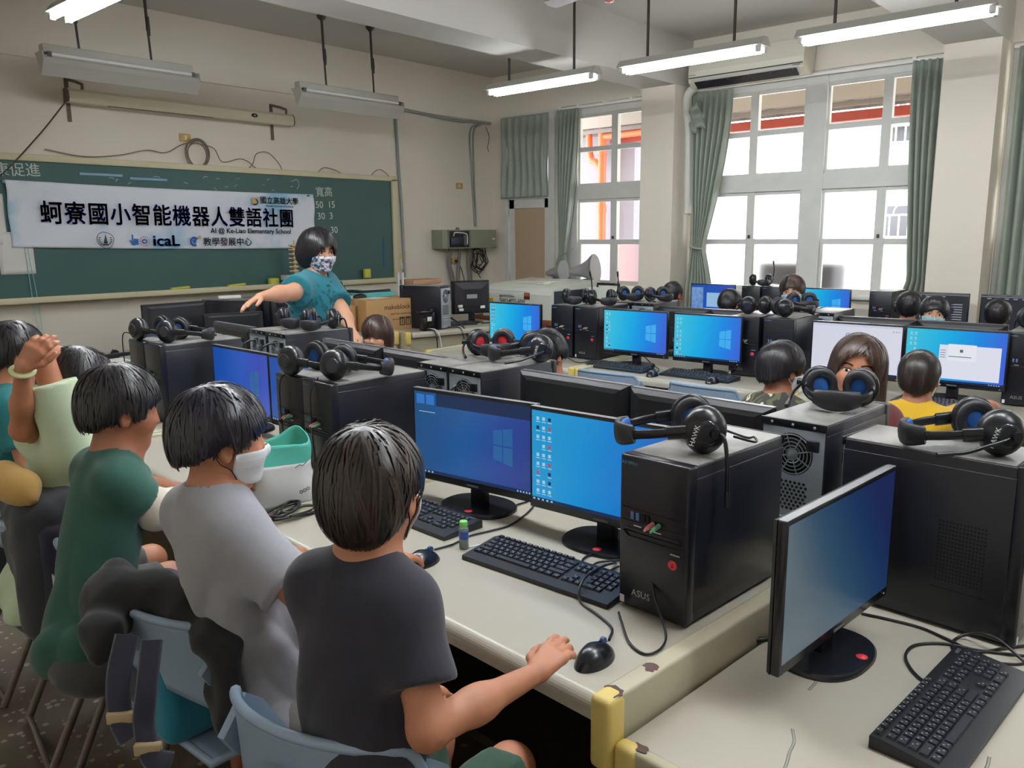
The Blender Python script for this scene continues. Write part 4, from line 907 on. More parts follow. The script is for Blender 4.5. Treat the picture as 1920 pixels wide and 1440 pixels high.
# ================================================================ keyboards and mice
keym = M('key_black', rgb(36, 38, 46), .42); kbm = M('keyboard_black', rgb(26, 28, 34), .4); legm = M('key_legend', rgb(150, 160, 168), .5)
def make_keyboard(label):
    """user sits at -X; keys run along Y"""
    t = thing('keyboard', label, 'keyboard'); L_, D_ = .47, .15
    P = [(-D_/2, .0), (D_/2, .0), (D_/2, .024), (D_/2-.02, .026), (-D_/2, .012)]
    MB().prism(P, -L_/2, L_/2, 'y').build('body', kbm, t)
    k = MB(); lg = MB(); rn = random.Random(1)
    def sl(x): return .0125+.0135*(x+D_/2)/(D_-.02)
    u = .0192
    def key(y, x, w=1., d=1.):
        hw, hd = w*u/2-.0015, d*.019/2-.0012; z = sl(x); ins = .0018
        v = [(x-hd, y-hw, z-.001), (x+hd, y-hw, z), (x+hd, y+hw, z), (x-hd, y+hw, z-.001), (x-hd+ins, y-hw+ins, z+.0045), (x+hd-ins, y-hw+ins, z+.0055), (x+hd-ins, y+hw-ins, z+.0055), (x-hd+ins, y+hw-ins, z+.0045)]
        k.add(v, [(4, 5, 6, 7), (0, 1, 5, 4), (1, 2, 6, 5), (2, 3, 7, 6), (3, 0, 4, 7)])
        if w < 2.4:
            for (dx, dy) in ((.003, .003), (-.003, -.003)):
                if rn.random() < .8:
                    a, bb = x+dx, y+dy; lg.quad((a-.0014, bb-.0016, z+.0057), (a+.0014, bb-.0016, z+.0059), (a+.0014, bb+.0016, z+.0059), (a-.0014, bb+.0016, z+.0057))
    top = L_/2-.012
    rows = [(.043, [1]*13+[2]), (.024, [1.5]+[1]*12+[1.5]), (.005, [1.75]+[1]*11+[2.25]), (-.014, [2.25]+[1]*10+[2.75]), (-.033, [1.25, 1.25, 1.25, 6.25, 1.25, 1.25, 1.25, 1.25])]
    for x, ws in rows:
        y = top
        for w in ws: key(y-w*u/2, x, w); y -= w*u
    y = top
    for g_ in range(13):
        key(y-u/2, .064, 1., .7); y -= u*(1.15 if g_ in (0, 4, 8) else 1.02)
    yb = top-15*u-.006
    for r in range(2):
        for c in range(3): key(yb-u*(c+.5), .043-.019*r, 1)
    key(yb-u*1.5, -.014); [key(yb-u*(c+.5), -.033) for c in range(3)]
    yn = yb-3*u-.006
    for r in range(4):
        for c in range(3): key(yn-u*(c+.5), .043-.019*r)
    key(yn-u*1, -.033, 2); key(yn-u*2.5, -.033); [key(yn-u*3.5, .043-.019*r) for r in range(4)]
    k.build('keys', keym, t); lg.build('key_legends', legm, t, fixn=False)
    t.children[1]['kind'] = 'stuff'
    text_mesh('ASUS', .011, silv, 'maker_lettering', t, frame((.062, -L_/2+.03, .0265), (0, -1, 0), (1, 0, .1)), res=1)
    return t
kb0 = make_keyboard('black keyboard in front of the bright blue monitor, partly behind the nearest tower')
put(kb0, A, 1.445, 1.355, TZ, math.radians(5)); GK = 'black keyboards on the desks'; kb0['group'] = GK
def kb(fr, x, y, rot, l, z=TZ): return dup(kb0, fr(x, y, z), (RA if fr is A else RC if fr is C else 0)+rot, l, GK)
kb(A, 1.472, 1.955, math.radians(1), 'black keyboard behind the small green bottle')
kb(A, 1.64, .436, PI/2, 'black keyboard on the low desk at the lower right corner', .65)
kb(A, 1.42, 3.05, .05, 'black keyboard beyond the grey shirt boy, beside the tote bag')
kb(C, 4.475, 2.80, -.06, 'black keyboard in front of the left empty chair’s monitor')
kb(C, 4.475, 2.22, -.05, 'black keyboard in front of the right empty chair’s monitor')
kb(C, 4.42, .86, -.2, 'black keyboard beyond the yellow shirt boy')
mousem = M('mouse_black', rgb(26, 27, 34), .25)
def make_mouse(label):
    t = thing('mouse', label, 'mouse'); m = MB()
    def fn(u, v):
        a = 2*PI*u; cx, cy = math.cos(a), math.sin(a); r = math.sin(v*PI/2)
        x = .060*cx*r*(1 if cx > 0 else .98); y = .034*cy*r*(1-.14*cx*cx*(1 if cx > 0 else .3)); z = .039*(1-r**2.6)**.7*(1-.28*(cx*r > 0)*cx*r)
        return (x, y, z)
    m.grid(fn, 33, 14); m.build('shell', mousem, t)
    MB().cyl((.03, -.004, .031), (.03, .004, .031), .009, 14).build('wheel', M('wheel_blue', rgb(28, 66, 120), .3), t)
    MB().tube([(.012, 0, .0385), (.03, 0, .034), (.05, 0, .022)], .0007, 4).build('button_gap', holem, t)
    return t
ms0 = make_mouse('black mouse with blue wheel beside the foreground boy’s hand'); GM = 'black mice on the desks'; ms0['group'] = GM
put(ms0, A, 1.192, .985, TZ, .12)
for fr, x, y, r, l in ((A, 1.255, 1.635, .1, 'black mouse under the hand behind the foreground boy’s neck'), (C, 4.36, 2.475, .1, 'shiny black mouse between the two empty chairs'), (C, 4.36, 2.075, -.1, 'black mouse behind the right empty chair')):
    dup(ms0, fr(x, y, TZ), (RA if fr is A else RC)+r, l, GM)
# ================================================================ headsets
hsb = M('headset_black', rgb(24, 25, 30), .28); hsl = M('headset_leather', rgb(34, 34, 40), .42, bump=(160, .15, .001)); hblue = M('pad_blue', rgb(32, 92, 170), .7); hred = M('pad_red', rgb(190, 36, 48), .6)
hgl = M('headset_gloss', rgb(40, 42, 48), .12); hsil = M('headset_silver', rgb(186, 190, 196), .3, metal=.5)
def make_headset(label, fold=0., pad='blue', mic='down', cable=True, micside=-1, tilt=0.):
    """lies with its band level; local -x is the way from the ear cups to the top of the band"""
    t = thing('headset', label, 'headset', group='headsets on the towers'); Z = .055
    pm = hblue if pad == 'blue' else hred
    R = 14; BL = .165 if fold == 0 else .125
    arc = [( -BL*math.sin(a)**.8-.01, .082*math.cos(a)*(1 if fold == 0 else 1.12), Z-.020*math.sin(a)) for a in [PI*(.06+.88*k/24) for k in range(25)]]
    MB().tube(arc, [(.012 if 5 < i < 19 else .011, .0035) for i in range(25)], 10, ref=(0, 0, 1)).build('headband', hsb, t)
    mid = arc[6:19]
    MB().tube(mid, [(.030-.009*(abs(i-6)/6)**2, .0095) for i in range(13)], 12, ref=(0, 0, 1)).build('band_cover', hsl, t)
    inner = [(p[0]*.94, p[1]*.92, p[2]) for p in arc[7:18]]
    MB().tube(inner, [(.022, .008)]*11, 10, ref=(0, 0, 1)).build('band_pad', pm if pad != 'dark' else hsl, t)
    for s in (-1, 1):
        # rest the cup on its rim: axis level, turned by fold so the pads face the band
        M0 = Matrix.Translation((.012, s*(.078 if fold == 0 else .058), Z)) @ Matrix.Rotation(s*(PI/2-fold) , 4, 'Z') @ Matrix.Rotation(PI/2, 4, 'Y')
        # cup-local z points outwards
        c = MB().lathe([(.0, .032), (.018, .031), (.03, .026), (.044, .014), (.05, .0), (.05, -.012), (.04, -.014), (.0, -.014)], 28, M_=M0 @ Matrix.Diagonal((1.1, 1, 1, 1)))
        c = c.build('ear_cup', hsb, t)
        MB().lathe([(.019, .0325), (.026, .031), (.026, .028), (.02, .03)], 24, M_=M0 @ Matrix.Diagonal((1.1, 1, 1, 1))).build('cup_ring', hgl, c)
        n = 24
        cu = MB(); rings = []
        for k in range(n):
            a = 2*PI*k/n; rings.append([M0 @ Vector(((.034+.013*math.cos(b))*math.cos(a)*1.1, (.034+.013*math.cos(b))*math.sin(a), -.022+.011*math.sin(b))) for b in [2*PI*j/10 for j in range(10)]])
        cu.ring_loft(rings, 0, False, True); cu.build('ear_cushion', hsl, t)
        MB().lathe([(0, -.0245), (.022, -.0242), (.024, -.022), (0, -.02)], 20, M_=M0 @ Matrix.Diagonal((1.1, 1, 1, 1))).build('inner_pad', pm if pad != 'dark' else hsl, t)
        yk = [tuple(arc[1 if s > 0 else 23]), (-.012, s*.088, Z), (.012, s*(.098 if fold == 0 else .085), Z)]
        MB().tube(spline(yk, 4), [(.016, .006)]*9, 8, ref=(0, 0, 1)).build('yoke', hsb, t)
        if fold == 0 and s == micside: text_mesh('HAWK', .016, whl, 'maker_lettering', t, frame((-.018, s*.1125, Z-.004), (-s, 0, 0), (0, 0, 1)) @ Matrix.Rotation(1.3, 4, 'Z'), res=1)
    s = micside; y = s*.108
    if mic == 'down': P = [(.035, y, Z), (.045, s*.125, Z-.01), (.05, s*.135, Z-.06), (.052, s*.138, Z-.13)]
    elif mic == 'along': P = [(.02, y, Z-.005), (-.03, s*.122, Z-.018), (-.08, s*.128, Z-.034), (-.115, s*.128, Z-.038)]
    else: P = [(.02, y, Z), (.0, s*.115, Z+.05), (-.02, s*.112, Z+.11), (-.03, s*.105, Z+.15)]
    b = MB().tube(spline(P, 6), .0045, 8).cyl((.02, s*.09, Z), (.028, s*.118, Z), .011, 12).build('mic_boom', hsb, t)
    e = Vector(P[-1]); d = (e-Vector(P[-2])).normalized()
    MB().tube([e-d*.005, e+d*.03], [(.006, .007), (.006, .007)], 8).build('microphone', hsl, b)
    return t
def hs(proto, loc, rot, label): return dup(proto, loc, rot, label)
R45 = PI/4
h_side = make_headset('black headset with blue band pad and hanging microphone on the tower nearest the camera'); h_side.location = A(1.60, 1.035, 1.09); h_side.rotation_euler = (0, 0, RA-R45)
h_along = make_headset('black headset with blue band pad on the bulky sideways tower', mic='along'); h_along.location = A(2.10, .565, 1.075); h_along.rotation_euler = (0, 0, RA-R45-.1)
h_fold = make_headset('black headset with two blue ear pads in front of the long haired girl’s face', fold=1.25, mic='along', micside=1); h_fold.location = A(2.29, .99, 1.09); h_fold.rotation_euler = (0, 0, RA+.36)
h_red = make_headset('black headset with red ear pads on the middle tower pair', fold=1.1, pad='red', mic='along', micside=1); h_red.location = A(2.29, 2.47, 1.09); h_red.rotation_euler = (0, 0, RA+R45+.2)
h_up = make_headset('black headset with its microphone raised, in front of the white masked girl by the window', pad='dark', mic='up'); h_up.location = C(4.80, 1.84, 1.09); h_up.rotation_euler = (0, 0, RC+2.2)
hs(h_along, A(2.30, 2.235, 1.09), RA-.55, 'black headset with shiny cups right of the red one')
hs(h_along, A(1.52, 2.635, 1.09), RA+1.9, 'left black headset on the tower pair beside the tote bag')
hs(h_along, A(1.56, 2.46, 1.09), RA+2.35, 'right black headset with blue band on the tower pair beside the tote bag')
hs(h_along, A(1.53, 4.12, 1.09), RA+1.9, 'left black headset on the front tower pair of the left row')
hs(h_along, A(1.57, 3.93, 1.09), RA+2.35, 'right black headset with blue band on the front tower pair of the left row')
hs(h_side, A(2.3, 4.07, 1.09), RA+R45+.1, 'left black headset in front of the teacher’s waist')
hs(h_side, A(2.33, 3.88, 1.09), RA+R45-.1, 'right black headset in front of the teacher’s waist')
hs(h_up, C(4.86, 3.40, 1.09), RC+.5, 'left black headset with raised microphone in front of the white machine')
hs(h_up, C(4.88, 3.19, 1.09), RC+.9, 'right black headset with raised microphone in front of the white machine')
hs(h_fold, C(5.32, 3.22, 1.09), RC+R45, 'left dark headset beside the white machine, on the far side of the middle row')
hs(h_fold, C(5.34, 3.01, 1.09), RC+R45+.4, 'right dark headset beside the white machine, on the far side of the middle row')
hs(h_red, C(4.84, 2.03, 1.09), RC+R45+PI, 'folded black headset above the camouflage shirt boy’s towers')
hs(h_fold, C(5.33, 1.93, 1.09), RC+R45, 'dark headset behind the one with the raised microphone')
hs(h_up, RM(7.42, 3.44, 1.09), .6, 'black headset on the tower pair under the big window')
hs(h_side, C(4.82, .56, 1.09), RC+2.0, 'black headset on the tower at the right edge of the photo')
# ================================================================ cables on the desks
cabm = M('cable_black', rgb(24, 24, 28), .4)
def cable(pts, label, r=.0032, name='cable', m=None):
    o = MB().tube(spline(pts, 7), r, 6).build(name, m or cabm); tag(o, label, 'cable'); return o
d0 = TZ+.004
cable([at(1142, 1200, d0+.015), at(1147, 1178, d0), at(1120, 1152, d0), at(1090, 1130, d0), at(1086, 1105, d0+.02), at(1100, 1080, d0+.035), at(1130, 1062, d0+.03), at(1155, 1055, d0)], 'black mouse cable looping over the right end of the keyboard')
cable([at(1208, 940, x=None, z=.945), at(1212, 980, z=.90), at(1216, 1040, z=.85), at(1228, 1120, z=.78), at(1248, 1185, d0), at(1240, 1215, d0), at(1210, 1226, d0), at(1180, 1205, d0), at(1165, 1165, d0), at(1160, 1148, d0)], 'black audio cable looping down in front of the nearest tower', .0028)
for k, (a, l) in enumerate((([(1165, 1038), (1110, 1040), (1092, 1052), (1105, 1068), (1150, 1078)], 'outer loop of black cable between the keyboard and the bright monitor'), ([(1165, 1050), (1120, 1055), (1112, 1068), (1130, 1075), (1160, 1062)], 'inner loop of black cable between the keyboard and the bright monitor'))):
    cable([at(x, y, d0+.002*k) for x, y in a], l)
cable([at(815, 1030, d0), at(850, 1020, d0), at(880, 1005, d0), at(920, 995, d0), at(955, 985, d0), at(985, 965, d0), at(1000, 950, d0)], 'black cable running from the hand’s mouse behind the green bottle', .003)
cable([at(870, 970, d0), at(905, 967, d0), at(940, 962, d0), at(965, 948, d0), at(990, 940, d0)], 'black cable running from the far keyboard to the dim monitor', .003)
d1 = .654
cable([at(1615, 1150, d1), at(1670, 1162, d1), at(1730, 1178, d1), at(1790, 1205, d1), at(1830, 1222, d1), at(1880, 1216, d1), at(1925, 1210, d1)], 'black cable running along the foot of the bulky tower', .0035)
cable([at(1748, 1284, d1), at(1725, 1272, d1), at(1705, 1250, d1), at(1698, 1228, d1), at(1715, 1210, d1), at(1760, 1206, d1), at(1800, 1212, d1), at(1840, 1220, d1), at(1925, 1230, d1)], 'black keyboard cable making a wide loop on the low desk', .0035)
cable([at(1792, 1224, d1), at(1785, 1212, d1), at(1792, 1198, d1), at(1815, 1189, d1+.01), at(1850, 1190, d1+.03), at(1880, 1205, d1+.02), at(1925, 1245, d1)], 'black cable rising over the top of the low desk’s keyboard', .0035)
cable([at(1800, 1230, d1), at(1840, 1240, d1), at(1900, 1245, d1), at(1925, 1243, d1)], 'black cable behind the low desk’s keyboard', .003)
cable([at(1395, 1195, d1), at(1420, 1200, d1), at(1450, 1197, d1)], 'short black cable from the desk side to the switched off monitor', .006)
for k, (pts, l) in enumerate((([(1200, 660), (1225, 685), (1235, 692), (1228, 703), (1218, 700)], 'black mouse cable beside the left cyan monitor'), ([(1290, 705), (1310, 700), (1330, 695)], 'black mouse cable beside the right cyan monitor'), ([(1725, 760), (1760, 775), (1800, 790), (1840, 785), (1870, 760)], 'black cables below the file window monitor, front strand'), ([(1760, 745), (1800, 765), (1850, 760), (1830, 775), (1790, 778)], 'black cables below the file window monitor, rear strand'), ([(1055, 665), (1085, 680), (1120, 675), (1150, 690)], 'black cable below the left tower pair of the middle row'))):
    cable([at(x, y, d0) for x, y in pts], l, .003)
# dangling flex down the front of the towers
cable([A(1.46, 2.66, 1.10), A(1.423, 2.665, 1.06), A(1.420, 2.66, .9), A(1.418, 2.63, .78), A(1.38, 2.58, d0)], 'black headset cable hanging down the left tower beside the tote bag', .0028)
cable([A(1.46, 2.46, 1.10), A(1.423, 2.455, 1.05), A(1.420, 2.45, .9), A(1.418, 2.44, .78), A(1.36, 2.40, d0)], 'black headset cable hanging down the right tower beside the tote bag', .0028)
cable([A(1.46, 4.16, 1.11), A(1.41, 4.18, 1.12), A(1.40, 4.17, 1.0), A(1.405, 4.16, .85), A(1.35, 4.12, d0)], 'black headset cable hanging in front of the far left tower', .0028)
cable([A(1.60, .925, 1.13), A(1.66, .905, 1.11), A(1.70, .93, 1.11), A(1.72, .96, 1.10), A(1.68, 1.0, 1.12), A(1.61, .96, 1.14)], 'black cable curling behind the nearest headset', .003)
for k, (x, y, l) in enumerate(((2.005, 2.24, 'thick black power lead in the back of the right middle tower'), (2.065, 3.84, 'thick black power lead in the right tower in front of the teacher'), (2.065, 4.05, 'thick black power lead in the left tower in front of the teacher'))):
    cable([A(x-.005, y+.05, .995+.04), A(x-.04, y+.06, 1.03), A(x-.075, y+.07, 1.0), A(x-.085, y+.08, .9), A(x-.06, y+.09, .74)], l, .006)
# tangled leads at the grey boy's end of the desk
for k in range(6):
    rn = random.Random(k+60); c = at(528+9*(k % 3), 968-5*(k % 2), d0); a0 = -.5+.25*k; L0, W0 = .10-.008*k, .022+.007*rn.random()
    P = [c+Vector((L0*math.cos(q*PI/4)*math.cos(a0)-W0*math.sin(q*PI/4)*math.sin(a0), L0*math.cos(q*PI/4)*math.sin(a0)+W0*math.sin(q*PI/4)*math.cos(a0), .004*k+.006*rn.random())) for q in range(8)]
    o = MB().tube(spline(P, 5, True), .0042, 6, closed=True).build('cable', cabm); tag(o, 'black lead in the tangle in front of the tote bag, %s' % ['lowest loop', 'second loop', 'third loop', 'fourth loop', 'fifth loop', 'topmost loop'][k], 'cable')
cable([at(545, 968, d0+.02), at(575, 965, d0), at(605, 957, d0), at(622, 938, d0), at(618, 915, d0)], 'black lead leaving the tangle towards the towers', .004)
# leads dangling under the desks
for k in range(7):
    y0 = 1.0+.17*k; rn = random.Random(k)
    cable([A(1.75, y0, .68), A(1.66, y0+.05*rn.random(), .5), A(1.58, y0+.1*rn.random()-.05, .32), A(1.62, y0+.15, .26), A(1.72, y0+.22, .3)], 'black lead hanging under the nearest desk, %s from right' % ['first', 'second', 'third', 'fourth', 'fifth', 'sixth', 'seventh'][k], .005)
# ================================================================ small things on the nearest desk
bt_ = thing('small_bottle', 'small clear bottle with green lid and blue label on the desk', 'bottle', at(870, 1028, TZ))
MB().lathe([(0, .0), (.0125, .0), (.0135, .004), (.0135, .058), (.011, .064), (.009, .066), (0, .066)], 20).build('bottle_body', M('bottle_clear', rgb(200, 222, 214), .1, trans=.7), bt_)
MB().lathe([(0, .002), (.0118, .002), (.0118, .03), (0, .03)], 18).build('green_liquid', M('liquid_green', rgb(150, 214, 170), .3), bt_)
MB().lathe([(.0137, .03), (.0139, .031), (.0139, .05), (.0137, .051)], 20).build('label', M('label_blue', rgb(60, 84, 168), .4), bt_)
MB().lathe([(0, .064), (.0105, .064), (.0115, .068), (.0115, .078), (.010, .081), (0, .081)], 18).build('lid', M('lid_green', rgb(132, 214, 112), .4), bt_)
o = MB().tube([at(880, 1026, TZ+.003), at(906, 1020, TZ+.003)], .002, 6).build('cotton_bud', M('bud_white', rgb(228, 228, 226), .6)); tag(o, 'thin white stick lying by the small bottle', 'stick')
# ================================================================ turquoise tote bag
tq = M('tote_turquoise', rgb(92, 196, 180), .7, bump=(300, .2, .0008)); twh = M('tote_white', rgb(206, 206, 206), .75, bump=(300, .2, .0008))
tb = thing('tote_bag', 'turquoise and white tote bag standing on the desk', 'bag', A(1.25, 2.385, TZ), RA+math.radians(-45+34))
def bag_fn(u, v, k=1.0):
    a = 2*PI*u; w, d = .112-.024*v**2, .072-.014*v
    ca, sa = math.cos(a), math.sin(a)
    x = w*math.copysign(abs(ca)**.55, ca); y = d*math.copysign(abs(sa)**.55, sa)
    top = .205+.022*math.cos(a)+.018*math.sin(2*a)
    return (x*k+.006*math.sin(9*v+a), y*k-.012*v+.005*math.sin(6*v+2*a), top*v)
MB().grid(bag_fn, 49, 20).build('bag_body', tq, tb, solid=.003)
def panel(u, v):
    a = 2*PI*(.505+.40*u+.02); p = Vector(bag_fn((a/2/PI) % 1.0, .02+.66*v)); n = Vector((p.x*.4, p.y, 0)).normalized(); return p+n*.0035
MB().grid(panel, 24, 14).build('white_panel', twh, tb, solid=.001)
MB().ring_loft([[Vector(bag_fn(k/32, 0.01)) for k in range(32)]]*2, 0, True, False).build('bag_bottom', tq, tb)
MB().box(-.098, -.083, -.0775, -.075, .105, .135).build('side_tag', M('tag_lime', rgb(196, 204, 60), .6), tb)
cs = MB(); cs.tube(spline([(.03, -.080, .128), (.045, -.080, .136), (.055, -.079, .132), (.07, -.077, .142)], 5), .0012, 4)
for k in range(3): cs.tube([(.045+.012*k+.005*math.cos(q*PI/4), -.081, .045+.004*k+.005*math.sin(q*PI/4)) for q in range(8)], .001, 4, closed=True)
cs.build('doodle', M('doodle_brown', rgb(80, 60, 58), .7), tb)
fd = thing('food_box', 'orange and white food packet inside the tote bag', 'packet', A(1.25, 2.39, TZ+.09), RA-.2)
MB().box(-.05, .05, -.03, .03, .0, .075, bev=.015).build('packet', M('packet_white', rgb(226, 214, 196), .5), fd); MB().box(-.052, .01, -.032, .032, .03, .082, bev=.015).build('orange_flap', M('packet_orange', rgb(216, 130, 52), .5), fd)
# ================================================================ chairs
plb = M('chair_plastic', rgb(150, 170, 192), .38, noise=(3, .5, rgb(142, 162, 184))); legst = M('chair_steel', rgb(128, 124, 118), .45, metal=.4, noise=(14, .25, rgb(112, 100, 88))); rust = M('hinge_rust', rgb(132, 92, 52), .7, noise=(40, .3, rgb(104, 68, 42)))
def make_chair(label):
    t = thing('folding_chair', label, 'chair', group='blue folding chairs')
    def back(u, v):
        s = 2*u-1; ang = s*1.18
        x = -.235+.17*(1-math.cos(ang)); y = .215*math.sin(ang)/math.sin(1.18)
        e = max(0, (abs(s)-.80)/.2)
        zt = .775-.02*s*s-.07*e*e; zb = .60-.05*s*s+.02*e
        return (x+.035*(v)*(1-s*s)-.0, y, zt+(zb-zt)*v)
    MB().grid(back, 41, 12).build('backrest', plb, t, solid=.009)
    rim = [Vector(back(k/40, 0.0)) for k in range(41)]
    MB().tube(rim, .010, 8).build('back_rim', plb, t)
    for s in (-1, 1):
        a = MB(); S = [(-.155, .70, .05), (-.12, .66, .06), (-.07, .595, .05), (-.02, .53, .036), (.01, .49, .03)]
        rings = []
        for (x, z, w) in S: rings.append([Vector((x-w*.6, s*.205, z-w*.62)), Vector((x+w*.6, s*.205, z+w*.62)), Vector((x+w*.6, s*.222, z+w*.62)), Vector((x-w*.6, s*.222, z-w*.62))])
        a.ring_loft(rings, 0, True, False, False)
        for k in range(6):
            q = k/5; x, z, w = -.10+.085*q, .635-.115*q, .052-.018*q
            a.tube([(x-w*.45, s*.2245, z-w*.45), (x+w*.55, s*.2245, z+w*.55), (x+w*.62, s*.214, z+w*.62)], .0032, 6)
        a.build('side_arm', plb, t)
        MB().tube([(0.0, s*.213, .50), (.06, s*.213, .42), (.24, s*.21, .01)], [(.014, .008)]*3, 8).build('front_leg', legst, t)
        MB().tube([(.03, s*.19, .44), (-.02, s*.19, .42), (-.21, s*.19, .01)], [(.013, .009)]*3, 8).build('rear_leg', legst, t)
        MB().prism([(-.04, .435), (.045, .445), (.1, .405), (.09, .385), (-.02, .40)], s*.198, s*.206, 'y').build('hinge_plate', rust, t)
        MB().box(-.07, .04, s*.178-.016, s*.178+.016, .425, .468, bev=.005).build('seat_bracket', plb, t)
    MB().cyl((-.2, -.19, .03), (-.2, .19, .03), .009, 8).build('crossbar', legst, t)
    MB().grid(lambda u, v: (-.16+.36*u, -.19+.38*v, .44-.012*math.sin(PI*v)*math.sin(PI*min(1, u*1.2))-.02*max(0, u-.85)/.15), 16, 16).build('seat', plb, t, solid=.014)
    MB().tube([(-.16, -.19, .437), (.2, -.19, .43), (.2, .19, .43), (-.16, .19, .437)], .012, 8, closed=True).build('seat_rim', plb, t)
    MB().box(-.2565, -.254, -.03, .045, .67, .705).build('paper_label', M('label_beige', rgb(190, 188, 176), .6), t)
    return t
ch0 = make_chair('blue folding chair of the foreground boy at the bottom of the photo')
put(ch0, A, .80, 1.205, 0, math.radians(17))
def chair(fr, x, y, r, l): return dup(ch0, fr(x, y), (RA if fr is A else RC if fr is C else 0)+r, l)
chair(A, .79, 1.83, .10, 'blue folding chair of the grey shirt boy, hung with a black jacket and backpack')
chair(A, .80, 2.28, .05, 'blue folding chair under the green shirt boy')
chair(A, .74, 2.66, -.1, 'blue folding chair at the left edge with a dark backpack on it')
chair(A, .73, 3.22, 0, 'blue folding chair under the boy in turquoise')
chair(C, 4.235, 2.63, 0, 'empty blue folding chair on the left behind the monitor backs')
chair(C, 4.17, 1.96, -.06, 'empty blue folding chair on the right beside the camouflage shirt boy')
chair(C, 3.56, 1.28, -.1, 'blue folding chair under the camouflage shirt boy')
chair(C, 3.85, .82, -.1, 'blue folding chair under the yellow shirt boy')
chair(A, 3.13, 1.08, PI, 'blue folding chair under the long haired girl')
chair(A, 3.12, 2.70, PI, 'blue folding chair under the child behind the shiny headset')
chair(A, 3.14, 3.97, PI+.1, 'blue folding chair under the little girl')
chair(C, 6.15, 2.10, PI, 'blue folding chair under the masked girl in front of the big window')
chair(C, 6.3, 1.28, PI, 'blue folding chair under the masked girl in front of the near pillar')
chair(RM, 6.62, 1.93, 0, 'blue folding chair under the child wearing a headset')
chair(RM, 6.22, 3.66, 0, 'blue folding chair under the boy with glasses near the tied curtain')
chair(RM, 6.15, 3.06, 0, 'blue folding chair under the bowed child in the window row')
chair(RM, 6.82, 1.33, 0, 'blue folding chair under the child before the dark screens')
# ================================================================ teacher's desk and the things along the front wall
def plain_desk(name, label, x0, x1, y0, y1, h, rot=0., yellow=True, panel=True):
    t = thing(name, label, 'desk', ((x0+x1)/2, (y0+y1)/2, 0), rot); w, d = (x1-x0)/2, (y1-y0)/2
    m = MB(); P = [(-d+.028-.028*math.sin(PI/2*k/6), h-.028+.028*math.cos(PI/2*k/6)) for k in range(7)]
    m.prism([(d, h), *P, (-d, h-.045), (-d+.02, h-.05), (d, h-.03)], -w+.04, w-.04, 'x'); m.build('desktop', lamm, t)
    for s in (-1, 1):
        MB().box(s*w-.02, s*w+.02, -d+.01, d, .0, h+.01, bev=.006).build('end_panel', deskp, t)
        if yellow: MB().box(s*w-.026, s*w+.026, -d-.012, -d+.05, h-.11, h+.012, bev=.014).build('corner_guard', guardm, t)
    if panel: MB().box(-w+.02, w-.02, -d+.05, -d+.065, .08, h-.05).build('front_panel', deskp, t)
    else: MB().box(-w+.02, w-.02, d-.05, d-.03, .08, h-.05).build('back_panel', deskp, t)
    return t
plain_desk('teacher_desk', 'cream teacher’s desk at the left front with keyboard and mouse', 2.12, 3.95, 5.78, 6.5, TZ)
plain_desk('side_desk', 'cream desk with the cardboard box near the front wall', 3.98, 4.83, 5.74, 6.42, TZ, -.2)
t = plain_desk('side_desk', 'cream desk with the old computer near the front wall', 4.86, 5.98, 5.42, 6.08, TZ, -.22)
# teacher's computer
t = make_monitor('black monitor back on the teacher’s desk', 'dark', w=.53, h=.32, zb=.05, back_label=True, seed=40); t.location = (2.95, 6.15, TZ); t.rotation_euler = (0, 0, -PI/2+.05)
t = dup(tower0, (3.42, 6.12, TZ), PI/2+.55, 'plain black tower on the teacher’s desk with a white gadget on top'); del t['group']; t.scale = (1, 1, 1.0)
t = dup(tower0, (3.66, 6.18, TZ), PI/2+.55, 'second black tower on the teacher’s desk behind the teacher’s hand'); del t['group']
o = MB().box(-.09, .09, -.03, .03, 0, .03, bev=.01).build('white_gadget', M('plate_white', rgb(222, 220, 214), .4)); o.location = (3.4, 6.12, TZ+.371); o.rotation_euler = (0, 0, -.2); tag(o, 'white gadget lying on the teacher’s tower', 'gadget')
t = make_monitor('grey monitor back beside the teacher’s towers', 'dark', w=.45, h=.26, zb=.02, seed=41); t.location = (3.62, 5.62, TZ-.03); t.location = (3.3, 5.9, TZ); t.rotation_euler = (0, 0, -PI/2-.3)
bpy.data.objects.remove(t.children[0], do_unlink=True) if False else None
o = dup(kb0, (2.36, 6.16, TZ), -PI/2+.1, 'black keyboard on the teacher’s desk at the left', None); del o['group']
o = dup(ms0, (2.52, 6.27, TZ+.0), PI/2, 'black mouse on the teacher’s desk', None); del o['group']
o = MB().box(-.14, .14, -.1, .1, 0, .004).build('paper_sheet', pap); o.location = (2.36, 5.93, TZ+.001); o.rotation_euler = (0, 0, .2); tag(o, 'white paper sheet at the edge of the teacher’s desk', 'paper')
o = MB().box(-.12, .12, -.09, .09, 0, .006).build('mouse_mat', M('mat_grey', rgb(150, 152, 150), .6)); o.location = (2.6, 6.02, TZ+.001); tag(o, 'grey pad on the teacher’s desk', 'pad')
# black bag and chair behind
o = MB().grid(lambda u, v: (-.2+.4*u, .06*math.sin(PI*v)+.04*math.sin(PI*u), .34*v*(1-.5*u)+.02*math.sin(9*u)), 16, 12).build('dark_bag', M('bag_navy', rgb(30, 34, 58), .7), solid=.05); o.location = (3.95, 6.0, TZ+.0); tag(o, 'dark navy bag slumped behind the teacher’s arm', 'bag')
